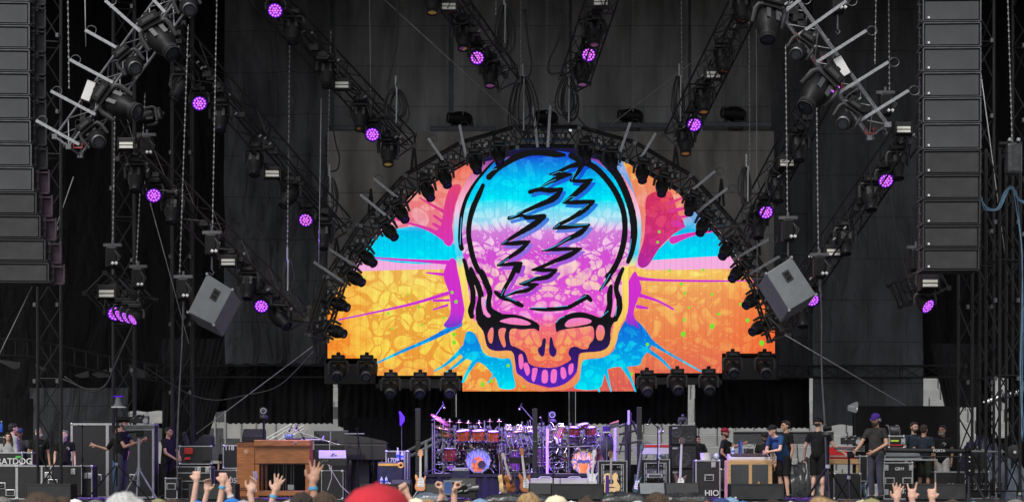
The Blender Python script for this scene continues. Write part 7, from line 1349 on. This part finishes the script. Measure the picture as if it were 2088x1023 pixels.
        remesh(m.build('hair', hair, r, smooth=True), .009 if hstyle in ('curly', 'spiky', 'messy') else .01, 1 if hstyle in ('curly', 'spiky', 'messy') else 2)
    m = MB(); m.M = H
    for s in (-1, 1): m.ell((s*.032, -.092, .018), (.012, .006, .006), 8)
    m.M = None; m.build('eye', 'ink', r, smooth=True)
    m = MB(); m.M = H
    for s in (-1, 1): m.tube([(s*.014, -.096, .036), (s*.034, -.096, .043), (s*.056, -.08, .036)], .005, 6)
    m.M = None; m.build('eyebrow', hair if hair else 'hair_dark', r, smooth=True)
    if beard:
        bm, L = beard; m = MB(); m.M = H; m.ell((0, -.052, -.075), (.056, .05, .036), 14)
        for s in (-1, 1): m.tube([(s*.072, -.005, .0), (s*.066, -.03, -.045), (s*.035, -.07, -.08)], [.012, .02, .026], 8)
        m.tube([(-.03, -.1, -.04), (0, -.108, -.034), (.03, -.1, -.04)], .008, 6)
        if L: m.tube([(0, -.065, -.08), (0, -.075, -.08-L*.6), (0, -.07, -.08-L)], [.055, .06, .022], 12)
        m.M = None; remesh(m.build('beard', bm, r, smooth=True), .008, 1)
    if cap:
        m = MB(); m.M = H; m.lathe([(.092, 0), (.093, .03), (.085, .06), (.06, .088), (.025, .1), (.001, .103)], Matrix.Translation((0, .012, .045)) @ Matrix.Diagonal((1, 1.12, 1, 1)), 24); c = m; m.M = None
        cp = m.build('cap', cap, r, smooth=True); m = MB(); m.M = H; bk = -1 if gaze == 'back' else 1
        vs = [(.08*math.cos(a)*(1-.12*t), bk*(-.075-.075*t*math.sin(a)**.6 if math.sin(a) > 0 else -.075), .055-.018*t+.01*math.sin(a)) for t in (0, .5, 1) for a in [math.pi*i/12 for i in range(13)]]
        m.add(vs+[(x, y, z-.006) for x, y, z in vs], [(q*13+i, q*13+i+1, (q+1)*13+i+1, (q+1)*13+i) for q in range(2) for i in range(12)]+[(39+q*13+i, 39+(q+1)*13+i, 39+(q+1)*13+i+1, 39+q*13+i+1) for q in range(2) for i in range(12)]+[(26+i, 27+i, 66+i, 65+i) for i in range(12)])
        m.M = None; m.build('peak', cap, cp, smooth=True)
        m = MB(); m.M = H; m.ell((0, .012, .148), (.009, .009, .006), 8); m.M = None; m.build('button', cap, cp)
    if phones:
        m = MB(); m.M = H; m.tube([(.088*math.cos(a), .01, .02+.13*math.sin(a)) for a in [math.pi*i/10 for i in range(11)]], .009, 6)
        m.M = None; m.build('headband', 'case_dark', r, smooth=True); m = MB(); m.M = H
        for s in (-1, 1): m.cyl((s*.078, .01, .0), (s*.112, .01, .0), .036, 16, .032)
        m.M = None; m.build('ear_cup', 'cab_grey', r, smooth='auto')
    if glasses:
        m = MB(); m.M = H
        for s in (-1, 1): m.lathe([(.02, 0), (.023, .003), (.02, .006)], Matrix.Translation((s*.033, -.105, .016)) @ Matrix.Rotation(R(90), 4, 'X'), 14); m.cyl((s*.056, -.1, .02), (s*.08, .01, .02), .003, 6)
        m.cyl((-.012, -.106, .018), (.012, -.106, .018), .003, 6); m.M = None; m.build('glasses', 'dark_metal', r)
    if logo:
        lx_, lz_, w_, mt_ = logo; c = ch+Vector((lx_, 0, lz_))*S; y = -.135*S+c.y
        m = MB(); m.tube([(c.x-w_, y+.01, c.z), (c.x, y-.004, c.z+.03), (c.x+w_, y+.01, c.z), (c.x+w_*.2, y, c.z-.035)], .009, 6); m.build('shirt_print', mt_, r)
    if band:
        A_ = LA if band[0] == 'l' else RA; d = (A_[2]-A_[1]).normalized(); p = A_[2]-d*.035
        m = MB(); m.cyl(p-d*.011, p+d*.011, .0345*S, 16, .034*S); w_ = m.build('wristband', band[1], r, smooth='auto')
    return r
SIT = dict(pel=(0, 0, .5), chest=(0, .0, .85), neck=(0, .0, 1.06), head=(0, -.02, 1.21), ls=(.185, 0, .99), rs=(-.185, 0, .99), lhip=(.09, -.02, .48), rhip=(-.09, -.02, .48), lk=(.11, -.45, .48), rk=(-.11, -.45, .48), la_=(.11, -.42, .09), ra_=(-.11, -.42, .09))
def hz(py, D): return Z(py, D)     # height of a picture row
# left side crew
person('young woman with long dark hair leaning her arms on the RATDOG case', 17, 43.2, 1.56, 8, hair='hair_dark', hstyle='long', shirt='tee_grey', sleeve=1.6, la=((.24, -.14, 1.14), (-.02, -.3, 1.1)), ra=((-.24, -.14, 1.14), (-.1, -.32, 1.09)), logo=None, legs='jeans')
person('man in grey shirt turned away behind the young woman', 27, 44.6, 1.82, 120, hair='hair_black', shirt='tee_grey', sleeve=.8, skin='skin_pale')
person('man in dark cap reaching out an arm behind the woman at the left', 40, 45.2, 1.72, 10, hair='hair_black', cap='cap_navy', shirt='trouser_grey', skin='skin_brown', la=((.28, -.12, 1.16), (.44, -.14, 1.28)), lh='open', ln=(0, -1, .2))
person('grey haired man with a white goatee in a black polo at the left', 79, 43.5, 1.68, 25, hair='hair_grey', beard=('hair_white', 0), shirt='tee_black', skin='skin_tan', look=(0, -12), logo=(.03, .02, .035, 'cable_blue'), j=None)
person('man with a long grey beard sitting behind the wide double case', 132, 43.5, 1.62, 15, hair='hair_grey', beard=('beard_grey', .16), shirt='tee_black', logo=(.08, .02, .03, 'white'), look=(-35, -8))
person('cameraman in black tee with headphones working the left camera', 247, 41.8, 1.84, 75, hair='hair_black', shirt='tee_black', legs='trouser_grey', phones=True, beard=('hair_black', 0), la=((.16, -.22, 1.2), (.1, -.48, 1.3)), ra=((-.24, -.2, 1.14), (-.1, -.44, 1.24)), lh='grip', rh='grip', logo=(.06, .1, .05, 'cable_blue'), lean=(0, -.03), skin='skin_tan')
person('crew member hidden behind the left cameraman with one arm stretched left', 243, 42.6, 1.7, -30, hair='hair_dark', shirt='tee_black', legs='jeans', sleeve=.9, ra=((-.34, -.05, 1.2), (-.55, -.2, 1.28)), rh='open', rn=(0, -1, .3), skin='skin_tan')
person('man with glasses in black standing over the drawer case', 340, 43, 1.68, 60, hair='hair_black', shirt='tee_black', glasses=True, la=((.2, -.2, 1.1), (.05, -.38, .98)), ra=((-.2, -.14, 1.12), (-.1, -.36, .98)), skin='skin_tan', lean=(0, -.05))
person('person mostly hidden behind the 118 case, only dark hair showing', 461, 45.8, 1.33, 0, hair='hair_black', shirt='tee_black')
# right side crew
person('man in a maroon cap reaching toward the mixing console', 1478, 43.8, 1.68, 70, hair='hair_black', cap='cap_maroon', shirt='tee_black', beard=('hair_black', 0), skin='skin_brown', la=((.2, -.22, 1.3), (.12, -.46, 1.38)), ra=((-.26, .02, 1.14), (-.22, -.16, .98)), look=(-8, 0))
person('person at the left of the maroon cap man, face hidden by the cabinets', 1424, 44.6, 1.6, 40, hair='hair_black', shirt='tee_black', skin='skin_brown', la=((.24, -.12, 1.12), (.3, -.34, 1.12)), j=dict(head=(-.05, 0, 1.55)))
person('man with dark glasses seated low behind the mixing console', 1559, 43.6, 1.56, 5, hair='hair_black', cap='cap_black', shirt='tee_black', beard=('hair_black', 0), glasses=True, skin='skin_brown')
person('man in a blue patterned shirt and dark cap bending over the console', 1598, 42, 1.8, -55, hair='hair_dark', cap='cap_black', gaze=None, shirt='shirt_blue', legs='trouser_black', short=True, skin='skin_pale', lean=(.0, -.2), j=dict(chest=(0, -.16, 1.24), neck=(0, -.27, 1.42), head=(0, -.35, 1.52), ls=(.185, -.24, 1.36), rs=(-.185, -.24, 1.36)), la=((.22, -.32, 1.1), (.1, -.52, 1.06)), ra=((-.24, -.3, 1.08), (-.1, -.5, 1.04)))
person('dark haired man in black tee looking left behind the blue shirted man', 1602, 43.2, 1.84, -65, hair='hair_black', shirt='tee_black', skin='skin_tan')
person('crew member in black cap and shorts with his back turned', 1668, 42, 1.86, 150, hair='hair_dark', cap='cap_black', shirt='tee_black', legs='trouser_black', short=True, skin='skin_pale', la=((.3, -.02, 1.14), (.36, -.12, .92)), ra=((-.32, -.1, 1.16), (-.52, -.24, .98)), rh='relax')
person('bearded cameraman with headphones and a purple lit cap looking down', 1786, 40.6, 1.9, -42, hair='hair_black', cap='cap_purple_lit', shirt='tee_charcoal', legs='trouser_grey', phones=True, beard=('hair_black', .03), skin='skin_tan', look=(0, 14), la=((.28, -.05, 1.14), (.12, -.3, .98)), ra=((-.27, -.14, 1.14), (-.24, -.4, 1.0)), rh='relax')  # dark cap with the purple stage light put into its colour
person('bearded man with glasses in navy tee looking at the camera', 1864, 43.6, 1.82, 20, hair='hair_dark', shirt='tee_navy', glasses=True, beard=('hair_brown', .01), skin='skin_pale')
person('man in olive shorts turned away beside the bearded man with glasses', 1884, 43, 1.74, 150, hair='hair_dark', shirt='tee_navy', legs='shorts_olive', short=True, skin='skin_tan')
person('man with tied back hair and a grey goatee in a black printed tee', 1921, 43.4, 1.74, -35, hair='hair_black', hstyle='tail', shirt='tee_black', legs='shorts_white', short=True, beard=('hair_grey', .04), skin='skin_brown', logo=(.1, .03, .045, 'white'))
person('drummer behind the right kit with dark glasses and cap', 1197, 46.6, 1.52, 0, z0=.3, hair='hair_black', cap='cap_black', glasses=True, skin='skin_brown') 
# crowd in front of the stage
GZ = -1.5; CG = 'fans in the crowd'
def fan(lb, px, py, D, **k):
    """top of the head at (px,py)"""
    py += 3; top = Z(py, D)-GZ; k.setdefault('yaw', 180); hh = top/1.01 if not k.get('cap') else top/1.018; k.setdefault('shirt', 'tee_grey'); k.setdefault('vox', .012)
    p = person(lb, px, D, hh, z0=GZ, group=CG, **k); return p
fan('blurred fan with short brown hair near the camera at the lower left', 85, 1007, 7.2, hair='hair_brown', hstyle='curly', vox=.008)
fan('blurred fan with bright white hair near the camera at the lower left', 258, 1006, 7.6, hair='hair_white', hstyle='messy', vox=.008)
fan('blurred fan in a red baseball cap closest to the camera', 770, 993, 5.6, hair='hair_brown', cap='cap_red', vox=.008, yaw=172, head_s=1.12)
fan('blurred fan with sandy hair at the lower right', 1672, 1017, 7.0, hair='hair_blond', hstyle='messy', vox=.008)
fan('fan with pale grey green hair at the very left edge', 5, 1009, 15, hair='hair_grey')
fan('fan with brown hair right behind the blurred brown haired fan', 128, 1008, 17, hair='hair_brown')
fan('fan in a white cap between the blurred left fans', 153, 1013, 18, hair='hair_brown', cap='cap_white')
fan('fan in an olive cap below the metal tripod', 323, 1012, 18, hair='hair_dark', cap='cap_olive')
fan('fan in a blue cap raising a clenched fist at the left', 404, 1016, 17, hair='hair_dark', cap='cap_blue', la=('px', 396, 981, (-.02, -.05, -.08)), lh='fist', ln=(0, -1, 0), ld=(0, 0, 1), vox=.007)
fan('fan behind the blue capped fan holding up a loose curled hand', 427, 1021, 18, hair='hair_brown', la=('px', 418, 1002, (0, -.05, -.08)), lh='relax', ln=(0, 1, 0), ld=(-.1, 0, 1), vox=.007)
fan('fan raising a fist with a blue wristband', 468, 1019, 16.5, hair='hair_dark', shirt='tee_black', la=('px', 450, 985, (0, -.05, -.08)), lh='fist', ln=(0, -1, 0), ld=(0, 0, 1), band=('l', 'wrist_blue'), vox=.007)
fan('fan in a bright blue cap with an open raised hand and white wristband', 473, 1011, 17, hair='hair_blond', cap='cap_blue', ra=('px', 463, 1004, (0, -.05, -.08)), rh='open', rn=(-.3, 1, 0), rd=(.25, 0, 1), band=('r', 'white'), vox=.007)
fan('fan in a grey cap with a hand curled in front of the organ', 497, 1015, 15.5, hair='hair_grey', cap='cap_grey', ra=('px', 506, 1004, (.02, -.05, -.08)), rh='relax', rn=(.2, 1, 0), rd=(-.35, 0, 1), vox=.007)
fan('fan with grey hair pointing an open hand up before the organ', 560, 1018, 16, hair='hair_grey', la=('px', 556, 1003, (0, -.05, -.08)), lh='open', ln=(.2, -1, 0), ld=(-.35, 0, 1), band=('l', 'wrist_blue'), vox=.007)
fan('brown haired fan raising the largest open hand beside the organ', 616, 1003, 13.4, hair='hair_dark', hstyle='curly', ra=('px', 634, 985, (.03, -.05, -.1)), rh='open', rn=(0, 1, 0), rd=(-.2, 0, 1), band=('r', 'wrist_blue'), vox=.007, skin='skin_tan')
fan('brown haired fan just right of the largest raised hand', 662, 1001, 13, hair='hair_brown', hstyle='curly')
fan('fan in a cream cap with a fist raised right of the red cap', 848, 1011, 16, hair='hair_brown', cap='cap_cream', ra=('px', 828, 1006, (0, -.05, -.08)), rh='fist', rn=(0, 1, 0), rd=(.5, 0, 1), vox=.007)
ph = fan('fan holding a phone up with both hands left of the riser', 905, 1018, 15, hair='hair_dark', hstyle='messy', la=('px', 901, 1006, (.02, -.05, -.1)), ra=('px', 925, 1006, (.05, -.05, -.1)), lh='grip', rh='grip', ln=(1, 0, 0), rn=(-1, 0, 0), ld=(.1, 0, 1), rd=(-.15, 0, 1), vox=.007, shirt='tee_white')
r = empty('mobile_phone', W(913, 996, 14.9), 'silver phone held up by the two hands left of the riser', 'phone'); MB().box(-.035, .035, 0, .008, -.05, .07).build('body', 'cab_grey', r, bevel=.004); MB().box(-.028, .028, -.001, 0, -.035, .06).build('screen', 'screen_blue', r)
r = empty('shoulder_camera', W(945, 996, 37.3), 'black broadcast camera poking up behind the phone', 'camera'); MB().box(-.2, .1, 0, .2, -.1, .08).build('body', 'black', r, bevel=.02); m = MB(); m.cyl((.1, .05, 0), (.32, .02, .02), .07, 14); m.cyl((-.3, .05, .14), (-.02, .05, .14), .05, 10); m.build('lens', 'dark_metal', r, smooth='auto'); m = MB(); [m.cyl((x, -.03, z), (x+.08, -.05, z+.03), .014, 6) for x, z in ((-.15, .02), (-.05, .07), (.02, -.05), (.08, .06), (-.1, -.06))]; m.build('fitting', 'steel', r)
fan('fan in a blue grey cap right of the phone', 979, 1012, 16, hair='hair_brown', cap='cap_bluegrey')
fan('fan with blond hair next to the blue grey cap', 955, 1017, 17, hair='hair_blond')
fan('fan with dark hair left of the curly blond fan', 1035, 1016, 18, hair='hair_dark')
fan('fan with curly blond hair near the centre', 1078, 1003, 14, hair='hair_blond', hstyle='curly')
fan('fan in a pale yellow cap right of the curly blond fan', 1134, 1005, 14, hair='hair_brown', cap='cap_cream')
fan('fan with dark hair behind the pale yellow cap', 1120, 1017, 18, hair='hair_black')
fan('fan with spiky brown hair before the long front speaker', 1197, 1013, 15, hair='hair_brown', hstyle='spiky')
fan('fan with messy brown hair below the bright purple wedge', 1340, 1003, 13, hair='hair_brown', hstyle='messy')
fan('fan with brown hair at the foot of the bass stack', 1409, 1014, 16, hair='hair_brown')
fan('fan in an orange cap beside the HIO case', 1441, 1018, 18, hair='hair_brown', cap='cap_orange')
fan('fan in a navy cap below the HIO case', 1470, 1010, 15, hair='hair_dark', cap='cap_navy')
fan('fan in a faded blue cap beside the navy cap', 1489, 1009, 15.5, hair='hair_brown', cap='cap_bluegrey')
fan('fan with grey hair under the wooden cabinet', 1540, 1019, 17, hair='hair_grey'); fan('fan in a tan cap left of the olive cap at the right', 1759, 1014, 16, hair='hair_brown', cap='cap_tan'); fan('fan in an olive cap below the standing cameraman', 1777, 1011, 15, hair='hair_brown', cap='cap_olive')
fan('fan with an open hand raised before the 320 case', 1838, 1030, 16, hair='hair_dark', ra=('px', 1834, 1021, (0, -.05, -.08)), rh='open', rn=(0, 1, 0), rd=(-.1, 0, 1), vox=.007)
fan('fan making a two finger horns sign before the right front speaker', 1868, 1030, 15.5, hair='hair_dark', ra=('px', 1866, 1019, (0, -.05, -.08)), rh='horns', rn=(0, -1, 0), rd=(0, 0, 1), vox=.007)
fan('fan pointing one finger up before the right front speaker', 1912, 1030, 15.5, hair='hair_dark', ra=('px', 1907, 1019, (0, -.05, -.08)), rh='point', rn=(0, -1, 0), rd=(0, 0, 1), vox=.007)
fan('fan in a red cap at the lower right', 2034, 1019, 17, hair='hair_dark', cap='cap_red'); fan('fan with grey hair at the lower right corner', 2070, 1014, 15, hair='hair_grey')

for px, py, D, lb, k in [(35,1014,16,'fan with short black hair near the left corner',dict(hair='hair_black')),(195,1012,15,'fan with thinning grey hair left of the white haired blur',dict(hair='hair_grey')),(300,1016,17,'fan with wavy dark hair right of the white haired blur',dict(hair='hair_dark',hstyle='messy')),(352,1013,16,'fan with curly brown hair left of the raised fists',dict(hair='hair_brown',hstyle='curly')),
 (530,1013,15,'fan with spiky dark hair in front of the organ',dict(hair='hair_dark',hstyle='spiky')),(590,1012,16,'fan in a tan cap left of the biggest raised hand',dict(hair='hair_brown',cap='cap_tan')),(695,1013,15,'fan in a black cap left of the red cap',dict(hair='hair_black',cap='cap_black')),(872,1013,16,'fan with messy blond hair left of the held up phone',dict(hair='hair_blond',hstyle='messy')),
 (1010,1013,16,'fan with straight brown hair under the clear shield',dict(hair='hair_brown')),(1165,1014,17,'fan in a white cap right of the pale yellow cap',dict(hair='hair_brown',cap='cap_white')),(1232,1015,16,'fan in a maroon cap below the acoustic guitar',dict(hair='hair_dark',cap='cap_maroon')),(1268,1016,17,'fan with messy black hair below the first rack',dict(hair='hair_black',hstyle='messy')),
 (1300,1014,16,'fan with silvery hair left of the bright purple wedge',dict(hair='hair_white')),(1375,1013,15,'fan with tousled dark hair below the grey wedge',dict(hair='hair_dark',hstyle='messy')),(1515,1014,16,'fan in a bright blue cap below the wooden cabinet',dict(hair='hair_dark',cap='cap_blue')),(1575,1013,15,'fan with curly dark hair below the bending man',dict(hair='hair_dark',hstyle='curly')),
 (1612,1015,17,'fan in a cream cap left of the sandy haired blur',dict(hair='hair_brown',cap='cap_cream')),(1728,1013,16,'fan with brown curls right of the sandy haired blur',dict(hair='hair_brown',hstyle='curly')),(1805,1014,16,'fan with black hair just right of the olive cap',dict(hair='hair_black')),(1940,1014,15,'fan with messy brown hair right of the pointing finger',dict(hair='hair_brown',hstyle='messy')),
 (1985,1015,16,'fan in a blue grey cap under the crane tripod',dict(hair='hair_dark',cap='cap_bluegrey')),(735,1018,12,'fan with wispy grey hair beside the red cap',dict(hair='hair_grey',hstyle='messy'))]: fan(lb, px, py+3, D, **k)
